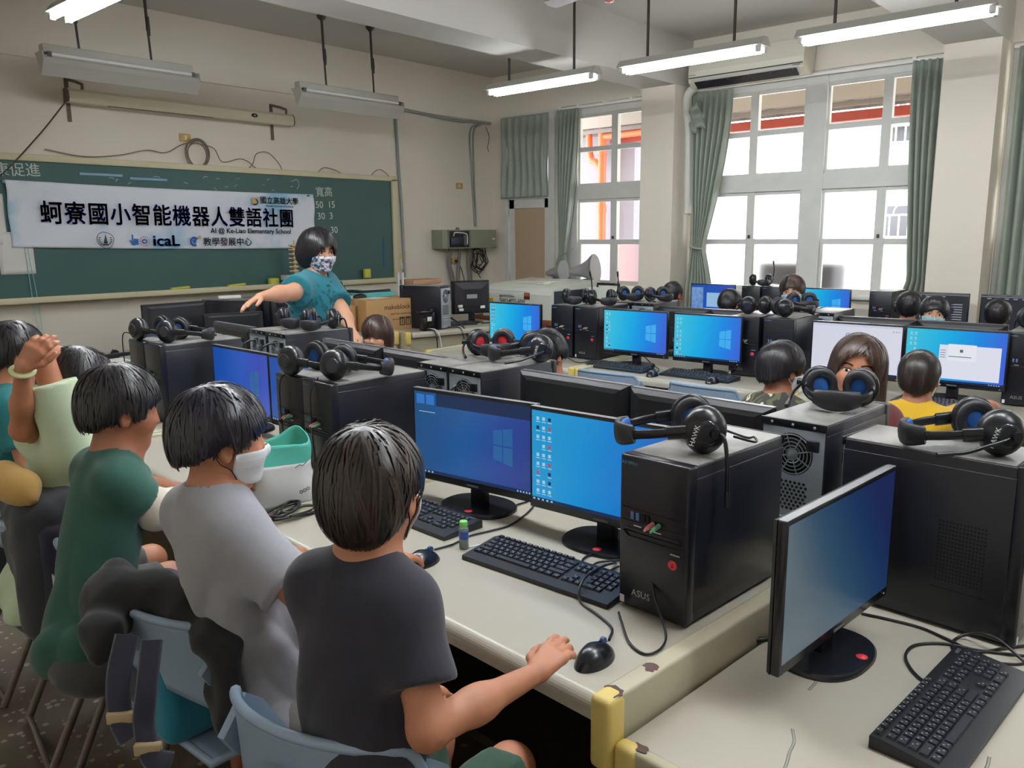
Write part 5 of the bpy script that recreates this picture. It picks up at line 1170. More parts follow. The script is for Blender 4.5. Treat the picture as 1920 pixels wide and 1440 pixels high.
# shelf with trays above the boxes
sh = thing('low_shelf', 'cream low shelf against the front wall behind the boxes', 'shelf', (5.02, 6.80, 0), -.06)
MB().box(-.62, .62, -.2, .2, .90, .945, bev=.006).build('shelf_top', lamm, sh)
for s in (-1, 1): MB().box(s*.62-.02, s*.62+.02, -.2, .2, 0, .95, bev=.006).build('shelf_side', guardm if s > 0 else deskp, sh)
MB().box(-.6, .6, .17, .19, 0, .9).build('shelf_back', deskp, sh)
sz = .947
for k, (x, y, w, d, h, c, l, n, cat, r) in enumerate(((5.32, 6.76, .46, .28, .07, (96, 190, 186), 'turquoise tray of papers on the low shelf', 'paper_tray', 'tray', -.08), (4.80, 6.72, .2, .16, .2, (50, 60, 120), 'navy blue bag on the low shelf behind the teacher', 'blue_bag', 'bag', .1), (4.74, 6.74, .2, .12, .26, (70, 140, 200), 'sky blue box behind the teacher’s shoulder', 'blue_box', 'box', 0))):
    t = thing(n, l, cat, (x, y, sz), r)
    MB().box(-w/2, w/2, -d/2, d/2, 0, h, bev=.01).build('body', M('c_'+n, rgb(*c), .5), t)
    if k == 0:
        MB().box(-.2, .2, -.12, .12, h, h+.025, bev=.006, M_=Matrix.Rotation(.05, 4, 'Z')).build('black_folder', M('folder_black', rgb(32, 34, 38), .5), t); MB().box(-.14, .16, -.1, .1, h+.025, h+.03).build('paper', pap, t)
o = MB().box(-.11, .11, -.06, .06, 0, .05, bev=.02).build('white_cable_box', M('plate_white', rgb(222, 220, 214), .4)); o.location = (4.98, 6.68, sz); o.rotation_euler = (0, 0, .3); tag(o, 'white gadget with leads on the low shelf', 'gadget')
o = MB().ell((0, 0, .035), (.08, .05, .035)).build('dark_gadget', M('folder_black', rgb(32, 34, 38), .5)); o.location = (5.1, 6.62, sz); tag(o, 'small dark gadget beside the turquoise tray', 'gadget')
# cardboard boxes
cbm = M('cardboard', rgb(190, 150, 100), .75, noise=(3, .4, rgb(178, 138, 90))); tapem = M('tape_tan', rgb(200, 166, 120), .4); inkm = M('carton_ink', rgb(60, 48, 40), .7)
def carton(x, y, w, d, h, rot, label, text=False):
    t = thing('cardboard_box', label, 'box', (x, y, TZ), rot)
    MB().box(-w/2, w/2, -d/2, d/2, 0, h, bev=.004).build('carton', cbm, t)
    MB().box(-w/2-.001, w/2+.001, -.03, .03, h-.05, h+.0015).build('tape', tapem, t)
    MB().box(-.0015, .0015, -d/2-.0008, -d/2, .0, h).build('seam', inkm, t) if not text else None
    if text:
        F = lambda xx, zz: frame((xx, -d/2-.001, zz), (1, 0, 0), (0, 0, 1))
        text_mesh('makeblock', .066, inkm, 'box_lettering', t, F(.06, h-.075))
        text_mesh('BASIC EDUCATION KIT', .022, inkm, 'box_lettering', t, F(.10, h-.14), res=1)
        text_mesh('EDUCATION', .02, inkm, 'box_lettering', t, F(.06, h-.19), res=1)
        for k in range(3):
            m = MB(); x0 = .08+.066*k; m.box(x0, x0+.058, -d/2-.0012, -d/2-.0004, .04, .12); m.build('handling_mark', inkm, t)
            g = MB(); xx = x0+.029
            if k == 2: g.add([(xx-.018, -d/2-.002, .105), (xx+.018, -d/2-.002, .105), (xx, -d/2-.002, .075)], [(0, 1, 2)]); g.box(xx-.002, xx+.002, -d/2-.002, -d/2-.0013, .055, .08); g.box(xx-.012, xx+.012, -d/2-.002, -d/2-.0013, .05, .055)
            else: g.box(xx-.016, xx-.006, -d/2-.002, -d/2-.0013, .055, .1); g.box(xx+.006, xx+.016, -d/2-.002, -d/2-.0013, .055, .1); g.box(xx-.018, xx+.018, -d/2-.002, -d/2-.0013, .05, .055)
            g.build('handling_mark', cbm, t)
    return t
carton(4.89, 6.02, .55, .34, .29, -.12, 'large cardboard box with printed lettering beside the teacher', True)
carton(4.47, 6.18, .26, .3, .24, -.1, 'small cardboard box between the teacher and the lettered box')
carton(3.98, 5.86, .3, .22, .15, -.1, 'low cardboard box behind the teacher’s elbow')
o = MB().box(-.12, .12, -.09, .09, 0, .003).build('paper_sheet', pap); o.location = (4.82, 6.03, TZ+.292); o.rotation_euler = (0, 0, .3); tag(o, 'white paper lying on the lettered cardboard box', 'paper')
# old computer: tower with its back showing, square monitor from behind
t = dup(tower0, (5.20, 5.76, TZ), 0, 'old black tower with grey back panel on the front desk', None); del t['group']
t.rotation_euler = (0, 0, math.radians(-72)); t.scale = (1.08, 1.02, 1.1)
sq = thing('old_monitor', 'square black monitor from behind on the front desk', 'monitor', (5.83, 5.78, TZ), math.radians(66))
MB().box(-.02, .02, -.2, .2, .09, .42, bev=.008).build('bezel', mplast, sq)
MB().ring_loft([[Vector((xx, y*s*.2, .255+z*s*.165)) for y, z in ((-1, -1), (1, -1), (1, 1), (-1, 1))] for xx, s in ((-.02, 1), (-.045, .9), (-.06, .5))], 0, True, False, False).build('back_shell', mback, sq)
MB().box(-.048, -.044, -.15, .15, .345, .36).build('vent_slot', holem, sq)
MB().box(-.064, -.06, -.05, .06, .245, .285).build('paper_label', M('label_grey', rgb(150, 152, 158), .5), sq)
for k, (y, z) in enumerate(((.13, .17), (.12, .135), (-.11, .155))): MB().box(-.062, -.042, y-.025, y+.025, z-.014, z+.014, bev=.003).build('plug', whl, sq)
MB().box(-.05, -.01, -.03, .03, .01, .16, bev=.005).build('stand', mplast, sq)
MB().lathe([(0, 0), (.13, 0), (.13, .008), (.05, .016), (0, .018)], 28).build('base', mplast, sq)
o = dup(kb0, (5.52, 5.72, TZ), math.radians(70), 'dark keyboard between the old tower and the square monitor', None); del o['group']
sc_ = thing('barcode_stand', 'small black stand in front of the old tower', 'stand', (5.05, 5.58, TZ), -.2)
MB().box(-.09, .05, -.04, .04, .16, .185, bev=.008).cyl((.03, 0, .172), (.06, 0, .19), .025, 12).build('tray', mplast, sc_)
MB().box(-.05, .07, -.035, .035, 0, .02, bev=.004).box(-.05, -.02, -.035, .035, .0, .12, bev=.004).box(.04, .07, -.035, .035, .0, .17, bev=.004).build('foot', mplast, sc_)
MB().box(-.01, .035, -.037, -.034, .09, .13).build('paper_label', whl, sc_)
for k, (a, b, l) in enumerate((((5.07, 5.52), (.12, -.02), 'white lead hanging from the front desk'), ((5.04, 5.52), (-.02, -.03), 'black lead hanging left of the white one from the front desk'), ((5.32, 5.46), (.02, -.02), 'black lead hanging below the old tower'), ((5.40, 5.50), (.2, -.06), 'thick grey leads sagging right of the old tower'), ((5.80, 5.46), (.02, -.02), 'thin black lead hanging below the square monitor'))):
    cable([(a[0]-.02, a[1]+.12, TZ+.1 if k == 3 else TZ+.01), (a[0], a[1]-.06, TZ+.0), (a[0]+b[0]*.3, a[1]-.10, .5), (a[0]+b[0], a[1]-.10+b[1], .3)], l, .009 if k == 3 else .006, m=M('plate_white', rgb(222, 220, 214), .4) if k == 0 else None)
# rack of pink papers behind
rk = thing('paper_rack', 'rack of pink and white papers behind the square monitor', 'rack', (6.05, 6.75, 0))
MB().box(-.25, .25, -.15, .15, 0, .72).build('cabinet', deskp, rk)
for k, c in enumerate(((226, 130, 150), (222, 222, 220), (160, 120, 170), (226, 140, 156), (214, 180, 150), (220, 218, 214), (196, 150, 120))):
    MB().box(-.22+.01*(k % 3), .2+.015*(k % 2), -.12, .14, .735+.055*k, .785+.055*k, bev=.003).build('paper_stack', M('paperstack_%d' % k, rgb(*c), .7), rk)
for s in (-1, 1): MB().box(s*.03-.3-.01, s*.03-.3+.01, -.01, .01, .72, 1.2).build('white_rod', whl, rk)
# white cutting machine on a brown stand
lz = thing('laser_cutter', 'white laser cutting machine with lettering on its front', 'machine', (7.05, 5.92, 0)); mwh = M('machine_white', rgb(214, 218, 208), .4)
MB().prism([(-.45, .70), (.45, .70), (.45, 1.05), (.38, 1.085), (-.30, 1.05), (-.42, 1.02), (-.45, .96)], -.56, .42, 'y').build('body', mwh, lz)
LX = -.4515
MB().box(LX, LX+.003, -.25, .38, .918, .921).box(LX, LX+.003, -.25, .38, .985, .988).build('front_panel_line', M('machine_line', rgb(170, 172, 164), .5), lz)
MB().tube(spline([(LX, .14, .925), (LX-.03, .13, .94), (LX-.03, -.03, .94), (LX, -.04, .925)], 5), .008, 6).build('handle', steelm, lz)
MB().box(LX-.002, LX, -.27, -.19, .905, .975).build('warning_label', M('label_dark', rgb(70, 50, 46), .5), lz); MB().box(LX-.003, LX-.0015, -.265, -.195, .94, .97).build('warning_label', M('label_orange', rgb(200, 84, 60), .5), lz)
MB().box(LX-.002, LX, .26, .40, .85, .905).build('maker_plate', M('plate_yellow', rgb(226, 186, 40), .5), lz)
text_mesh('ZAKKE', .04, M('carton_black', rgb(30, 28, 28), .5), 'maker_lettering', lz, frame((LX-.0035, .33, .878), (0, -1, 0), (0, 0, 1)))
text_mesh('SWU-4020-50W', .075, M('machine_letter', rgb(40, 50, 70), .5), 'model_lettering', lz, frame((LX-.003, -.02, .878), (0, -1, 0), (0, 0, 1)) @ Matrix.Diagonal((.72, 1, 1, 1)))
text_mesh('LASER', .06, M('machine_letter', rgb(40, 50, 70), .5), 'model_lettering', lz, frame((LX-.003, .13, .780), (0, -1, 0), (0, 0, 1)))
MB().box(-.40, .40, -.565, -.56, .72, 1.0).build('side_panel', M('panel_navy', rgb(44, 48, 66), .5), lz)
MB().box(-.1, .2, -.2, .3, 1.06, 1.075, bev=.004).box(-.25, -.15, -.3, -.2, 1.055, 1.075, bev=.004).build('lid_part', mwh, lz)
stb = thing('brown_stand', 'brown wooden stand under the white machine', 'stand', (7.05, 5.92, 0)); wdb = M('wood_brown', rgb(130, 74, 44), .5, noise=(6, .4, rgb(110, 60, 36)))
MB().box(-.47, .47, -.58, .6, .645, .698, bev=.004).build('top', wdb, stb)
for sx in (-1, 1):
    for sy in (-1, 1): MB().box(sx*.42-.03, sx*.42+.03, sy*.52-.03, sy*.52+.03, 0, .645).build('leg', wdb, stb)
dv = thing('white_device', 'white vented cooling unit with carrying handle beside the white machine', 'machine', (7.20, 5.02, .0))
MB().box(-.2, .30, -.30, .22, .60, 1.03, bev=.012).build('case', mwh, dv)
for sx in (-1, 1):
    for sy in (-1, 1): MB().box(.05+sx*.2-.02, .05+sx*.2+.02, -.04+sy*.22-.02, -.04+sy*.22+.02, 0, .6).build('leg', steelm, dv)
for r in range(4):
    for q in range(4): MB().prism([(-.10+.10*q-.035, .0), (-.10+.10*q+.035, .0), (-.10+.10*q+.03, .012), (-.10+.10*q-.03, .012)], -.3035, -.3, 'y').build('vent', M('vent_grey', rgb(176, 180, 172), .5), dv) if False else None
vv = MB()
for r in range(5):
    for q in range(4): vv.box(-.12+.1*q, -.06+.1*q, -.303, -.3, .78+.035*r, .792+.035*r, bev=.001)
vv.build('vent', M('vent_grey', rgb(176, 180, 172), .5), dv)
MB().box(-.204, -.2, .06, .13, .93, .965).box(-.204, -.2, -.2, -.13, .93, .965).build('display', M('display_dark', rgb(50, 54, 58), .4), dv)
MB().tube([(-.08, -.16, 1.03), (-.08, -.16, 1.065), (-.08, .12, 1.065), (-.08, .12, 1.03)], .014, 8).build('carry_handle', mplast, dv)
# grey loudhailers standing on the sill of the narrow window
hm = M('horn_grey', rgb(150, 148, 150), .5)
for k, (x, y, z, r, s, l) in enumerate(((7.5, 5.50, 1.04, .25, 1.05, 'grey loudhailer horn on the white machine in front of the narrow window'), (7.55, 5.98, 1.04, .1, .8, 'second grey loudhailer horn half hidden by the tied curtain'))):
    t = thing('loudhailer', l, 'loudhailer', (x, y, z), r)
    MM = Matrix.Translation((0, 0, .15*s)) @ Matrix.Rotation(PI/2-.12, 4, 'X') @ Matrix.Scale(s, 4)
    MB().lathe([(.03, -.26), (.05, -.2), (.075, -.1), (.11, -.03), (.15, .02), (.155, .03), (.145, .03), (.1, -.02), (.02, -.1)], 32, M_=MM).build('horn', hm, t)
    MB().lathe([(.15, .022), (.158, .03), (.158, .045), (.15, .048)], 32, M_=MM).build('horn_rim', M('rim_grey', rgb(120, 120, 124), .4), t)
    MB().box(-.03, .03, -.02, .1, 0, .05, bev=.008).build('foot', mplast, t)
# ================================================================ people: blended distance fields turned into continuous surfaces
def v3(*a): return np.array(a if len(a) > 1 else a[0], dtype=np.float64)
def unit(a): return a/np.linalg.norm(a)
def cap(P, a, b, ra, rb):
    a, b = v3(a), v3(b); ba = b-a; L2 = ba@ba; h = np.clip((P-a)@ba/L2, 0, 1); q = P-a-h[:, None]*ba
    return np.sqrt((q*q).sum(1))-(ra+(rb-ra)*h)
def ell(P, c, r, R=None):
    q = P-v3(c)
    if R is not None: q = q@R
    q = q/v3(r); k0 = np.sqrt((q*q).sum(1))+1e-9; q2 = q/v3(r); k1 = np.sqrt((q2*q2).sum(1))+1e-9
    return k0*(k0-1)/k1
def smin(a, b, k): h = np.maximum(k-np.abs(a-b), 0)/k; return np.minimum(a, b)-h*h*k*.25
def smax(a, b, k): return -smin(-a, -b, k)
def surf(f, lo, hi, h):
    """surface nets over a box"""
    lo, hi = v3(lo), v3(hi); n = np.ceil((hi-lo)/h).astype(int)+1
    g = [lo[i]+h*np.arange(n[i]) for i in range(3)]
    V = np.empty(n)
    for i in range(0, n[0], 24):
        X, Y, Z = np.meshgrid(g[0][i:i+24], g[1], g[2], indexing='ij'); V[i:i+24] = f(np.stack([X, Y, Z], -1).reshape(-1, 3)).reshape(X.shape)
    off = [(0, 0, 0), (1, 0, 0), (0, 1, 0), (1, 1, 0), (0, 0, 1), (1, 0, 1), (0, 1, 1), (1, 1, 1)]
    c = [V[o[0]:n[0]-1+o[0], o[1]:n[1]-1+o[1], o[2]:n[2]-1+o[2]] for o in off]
    ins = sum((q < 0).astype(np.int8) for q in c); act = (ins > 0) & (ins < 8)
    idx = np.argwhere(act); vals = np.stack([q[act] for q in c], 1); acc = np.zeros((len(idx), 3)); cnt = np.zeros(len(idx))
    for a, b in ((0, 1), (2, 3), (4, 5), (6, 7), (0, 2), (1, 3), (4, 6), (5, 7), (0, 4), (1, 5), (2, 6), (3, 7)):
        va, vb = vals[:, a], vals[:, b]; m = (va < 0) != (vb < 0); t = va[m]/(va[m]-vb[m]); oa, ob = v3(off[a]), v3(off[b])
        acc[m] += oa+t[:, None]*(ob-oa); cnt[m] += 1
    verts = lo+(idx+acc/cnt[:, None])*h
    cid = -np.ones(act.shape, int); cid[act] = np.arange(len(idx)); F = []
    S = V < 0
    for ax in range(3):
        u, w = (ax+1) % 3, (ax+2) % 3
        sl0 = [slice(None)]*3; sl1 = [slice(None)]*3; sl0[ax] = slice(0, -1); sl1[ax] = slice(1, None)
        d = S[tuple(sl0)] != S[tuple(sl1)]; e = np.argwhere(d)
        e = e[(e[:, u] > 0) & (e[:, w] > 0) & (e[:, u] < n[u]-1) & (e[:, w] < n[w]-1)]
        if not len(e): continue
        def cell(du, dw): q = e.copy(); q[:, u] -= du; q[:, w] -= dw; return cid[q[:, 0], q[:, 1], q[:, 2]]
        quad = np.stack([cell(1, 1), cell(0, 1), cell(0, 0), cell(1, 0)], 1)
        fl = ~S[e[:, 0], e[:, 1], e[:, 2]]; quad[fl] = quad[fl][:, ::-1]; F.append(quad)
    return verts, np.concatenate(F)
def mesh_np(name, parts, mat, parent, origin, mi=None):
    vs, fs, b = [], [], 0
    for v, f in parts: vs.append(v-origin); fs.append(f+b); b += len(v)
    v = np.concatenate(vs); f = np.concatenate(fs); me = bpy.data.meshes.new(name)
    me.vertices.add(len(v)); me.vertices.foreach_set('co', v.astype(np.float32).ravel())
    me.loops.add(f.size); me.loops.foreach_set('vertex_index', f.ravel().astype(np.int32))
    me.polygons.add(len(f)); me.polygons.foreach_set('loop_start', np.arange(0, f.size, f.shape[1], dtype=np.int32)); me.polygons.foreach_set('loop_total', np.full(len(f), f.shape[1], dtype=np.int32))
    me.polygons.foreach_set('use_smooth', np.ones(len(f), bool)); me.update(calc_edges=True); me.validate()
    for m in (mat if isinstance(mat, (list, tuple)) else [mat]): me.materials.append(m)
    if mi is not None: me.polygons.foreach_set('material_index', mi.astype(np.int32))
    o = bpy.data.objects.new(name, me); COL.objects.link(o)
    if parent: o.parent = parent
    return o
def prune(v, f, keep):
    """drop faces whose centre is not kept"""
    c = v[f].mean(1); return v, f[keep(c)]
def rotm(yaw, pitch=0., roll=0.):
    """columns: forward, left, up"""
    cy, sy = math.cos(yaw), math.sin(yaw); Y = np.array([[cy, -sy, 0], [sy, cy, 0], [0, 0, 1]])
    cp, sp = math.cos(pitch), math.sin(pitch); Pm = np.array([[cp, 0, sp], [0, 1, 0], [-sp, 0, cp]])   # pitch>0 looks down
    cr, sr = math.cos(roll), math.sin(roll); Rm = np.array([[1, 0, 0], [0, cr, -sr], [0, sr, cr]])
    return Y@Pm@Rm
def fold(P, s, a):
    x, y, z = P[:, 0], P[:, 1], P[:, 2]
    q = s*.6
    n1 = np.sin(q*(x+.8*y)+1.6*np.sin(.35*q*z+1.3)+.5*q*z*.35); n2 = np.sin(q*(.9*y-.7*x)-1.3*np.sin(.4*q*z)+.55*q*z); n3 = np.sin(q*1.7*(x*.4+y*.5)+q*1.1*z+1.2*np.sin(q*.7*x))
    return a*((np.abs(n1)-.5)*1.1+(np.abs(n2)-.5)*.9+.35*n3)*(.55+.45*np.sin(5*z+3*x+2*y))
def head_sdf(P, s, female=False):
    """P in head space, x forward, y left, z up"""
    P = P/s
    d = ell(P, (-.010, 0, .030), (.091, .0735, .084))
    f = ell(P, (.030, 0, -.030), (.056, .0585, .080)); d = smin(d, f, .035)
    d = smin(d, ell(P, (.058, 0, -.088), (.022, .024, .018)), .03)                       # chin
    A_ = np.stack([P[:, 0], np.abs(P[:, 1]), P[:, 2]], 1)
    d = smin(d, ell(A_, (.055, .034, -.026), (.024, .022, .022)), .03)                   # cheeks
    d = smax(d, -ell(A_, (.098, .031, .006), (.016, .021, .013)), .018)                  # eye hollows
    d = smin(d, cap(P, (.080, 0, .010), (.094, 0, -.026), .007, .0105), .012)            # nose
    d = smin(d, ell(A_, (.084, .010, -.029), (.009, .008, .007)), .008)
    d = smin(d, cap(A_, (.080, 0, -.053), (.077, .019, -.055), .0065, .004), .008)       # lips
    d = smin(d, cap(A_, (.079, 0, -.063), (.076, .016, -.061), .007, .004), .007)
    e = ell(A_, (-.008, .077, -.006), (.019, .009, .031), rotm(.35)); e = smax(e, -ell(A_, (-.004, .088, -.003), (.011, .008, .019)), .008)
    return smin(d, e, .010)*s
HAIR = dict(t=.016, nape=-.075, side=-.028, fringe=.030, lobe=.0, ear=.030, slope=.4, taper=.5, long=0., face=.0, back=.0)
def hair_fields(h):
    t = h['t']
    def base(P):
        d = ell(P, (-.012, 0, .033), (.090+t, .0735+t, .086+t*.9))
        d = smin(d, ell(P, (-.050, 0, -.018), (.050+t*.6, .062+t*.5, .070)), .03)
        if h['long']:
            L_ = h['long']; d = smin(d, ell(P, (-.045, 0, .01-L_*.5), (.058, .088+h['back'], .04+L_*.62)), .05)
        return d
    def cut(P):
        """>0 where there is no hair: face, below the hem line, round the ears"""
        x, y, z = P[:, 0], np.abs(P[:, 1]), P[:, 2]
        fr = h['fringe']+.012*np.sin(P[:, 1]*60+1)*.5+h['slope']*0*x
        face = np.minimum(np.minimum(x-(.040+h['face'])+.25*(z-fr)*0, fr-z+.9*np.maximum(0, x-.06)), 1)
        side_z = h['side']+(h['nape']-h['side'])*np.clip((.035-x)/.10, 0, 1)
        side_z = side_z+h['taper']*np.maximum(0, y-.028)*np.clip((.0-x)/.05, 0, 1)
        low = side_z-z if not h['long'] else (-.09-h['long'])-z
        if h['long']:
            fc = -ell(P, (.090, 0, min(h['fringe'], .080)-.125), (.085, .064+.03*h['face'], .125)); face = fc
            return np.maximum(face, low)
        ear = h['ear']-np.sqrt((x+.006)**2+(z+.010)**2+.3*(y-.08)**2)
        return np.maximum(np.maximum(face, low), ear)
    return base, cut
def strands(base, cut, s, n, whorl, seed, width=.0016, steps=15, step=.013, part=None, grav=.55):
    rn = np.random.RandomState(seed); w = v3(whorl)
    D = rn.normal(size=(n, 3)); D[:, 2] = np.abs(D[:, 2])*.9-.1; D /= np.linalg.norm(D, axis=1)[:, None]
    P = v3(-.012, 0, .033)+D*.10
    lift0 = rn.uniform(.000, .0065, n)**1.0; lift = lift0
    def grad(P):
        e = 1e-3; d0 = base(P); return d0, np.stack([(base(P+v3(*(e*np.eye(3)[i])))-d0)/e for i in range(3)], 1)
    line = []; alive = np.ones(n, bool)
    jit = rn.normal(size=(n, 3))*.22; over = rn.uniform(-.004, .010, n)
    for k in range(steps):
        lift = lift0*np.clip(np.linalg.norm(P-w, axis=1)/.045-.2, 0, 1)
        for _ in range(3):
            d, g = grad(P); P = P-g*((d-lift)/np.maximum((g*g).sum(1), .2))[:, None]
        d, g = grad(P); g /= np.linalg.norm(g, axis=1)[:, None]+1e-9
        line.append((P.copy(), g.copy()))
        r = P-w
        if part is not None: r = r*v3(.25, 1.0, .6); r[:, 1] = np.sign(P[:, 1]-part)*np.maximum(np.abs(r[:, 1]), .03)
        T = unit_rows(r)+v3(0, 0, -grav)+jit; T -= g*(T*g).sum(1)[:, None]; T = unit_rows(T)
        alive &= cut(P+T*step) < over
        P = np.where(alive[:, None], P+T*step, P+T*step*.05)
    vs = np.zeros((n, steps, 2, 3))
    for k in range(steps):
        p, g = line[k]; q = line[min(k+1, steps-1)][0]-line[max(k-1, 0)][0]; sd = unit_rows(np.cross(q, g)+1e-9)
        wd = width*(1-.75*(k/(steps-1))**2)*rn.uniform(.7, 1.3, n)[:, None]
        vs[:, k, 0] = p-sd*wd; vs[:, k, 1] = p+sd*wd
    i0 = (np.arange(n)*steps*2)[:, None]+np.arange(steps-1)*2
    ok = (cut(line[0][0]) < .0) & (np.linalg.norm(line[0][0]-w, axis=1) > .012)
    f = np.stack([i0, i0+1, i0+3, i0+2], -1)[ok].reshape(-1, 4)
    return vs.reshape(-1, 3)*s, f
def unit_rows(a): return a/(np.linalg.norm(a, axis=1)[:, None]+1e-9)
def hand_prims(wr, d, up, side, s=1., curl=(.25, .35, .4, .5), thumb=.6, spread=.10):
    """wr wrist, d finger direction, up back of hand, side=+1 thumb on the left of d"""
    d = unit(v3(d)); up = v3(up); up = unit(up-d*(up@d)); lf = np.cross(up, d)*side; pr = []
    for k in range(4):
        y = (.024-.0165*k)*s; a = wr+d*.012*s+lf*y*.55; b = wr+d*(.074-.004*abs(k-1))*s+lf*y-up*.002
        pr.append((a, b, .0125*s, .0105*s))
        L = [(.030, .020, .016), (.034, .023, .018), (.031, .021, .017), (.024, .016, .014)][k]; p = b; dirv = unit(d+lf*spread*(1.5-k)*.5); ang = 0.
        for j, l in enumerate(L):
            ang += curl[k]*(.8 if j == 0 else 1.1); q = p+(dirv*math.cos(ang)-up*math.sin(ang))*l*s*1.05
            pr.append((p, q, (.0088-.0009*j)*s, (.0080-.0009*j)*s)); p = q
    a = wr+d*.018*s+lf*.018*s-up*.004*s; b = a+(d*.55+lf*.75*thumb*1.2-up*.25)*.040*s; c = b+(d*.85+lf*.35*thumb-up*.25)*.030*s; e = c+(d*.95+lf*.05-up*.25)*.024*s
    pr += [(a, b, .0135*s, .0105*s), (b, c, .0102*s, .009*s), (c, e, .009*s, .0075*s)]
    return pr
def ik(sh, wr, l1, l2, pole):
    d = wr-sh; L = min(np.linalg.norm(d), (l1+l2)*.999); u = unit(d); a = (l1*l1-l2*l2+L*L)/(2*L); h = math.sqrt(max(l1*l1-a*a, 1e-6))
    p = v3(pole); p = unit(p-u*(p@u)); return sh+u*a+p*h, sh+u*L
skins = {'tan': M('skin_tan', rgb(188, 128, 96), .5, noise=(14, .5, rgb(178, 116, 86)), bump=(90, .08, .001)),
         'light': M('skin_light', rgb(212, 160, 130), .5, noise=(14, .5, rgb(204, 148, 118)), bump=(90, .08, .001)),
         'brown': M('skin_brown', rgb(166, 108, 80), .5, noise=(14, .5, rgb(156, 98, 72)), bump=(90, .08, .001))}
hairs = {'black2': M('hair_black_light', rgb(44, 40, 44), .4), 'brown2': M('hair_brown_light', rgb(86, 62, 50), .4), 'blue2': M('hair_blue_light', rgb(52, 50, 66), .36), 'dark': M('hair_dark', rgb(34, 27, 26), .36, spec=.6), 'dark2': M('hair_dark_light', rgb(62, 50, 44), .4), 'black': M('hair_black', rgb(24, 22, 26), .36, bump=(160, .35, .002, (1, 1, .12)), spec=.6), 'brown': M('hair_brown', rgb(58, 40, 34), .38, bump=(160, .35, .002, (1, 1, .12)), spec=.6), 'blue': M('hair_blueblack', rgb(28, 27, 36), .32, bump=(160, .35, .002, (1, 1, .12)), spec=.6)}
def cloth(n, c, c2=None, sc=6): return M('cloth_'+n, rgb(*c), .85, noise=(sc, .5, rgb(*(c2 or [int(q*.93) for q in c]))), bump=(55, .25, .002), sheen=.2)
maskw = M('mask_white', rgb(222, 226, 230), .7, bump=(30, .3, .003, (.2, .2, 5))); maskb = M('mask_blue', rgb(150, 194, 204), .7, bump=(30, .3, .003, (.2, .2, 5)))
eyew = M('eye_white', rgb(226, 222, 216), .3); eyed = M('eye_dark', rgb(22, 16, 14), .15); browm = M('brow', rgb(44, 32, 28), .8); lipm = M('lips', rgb(172, 100, 90), .5)
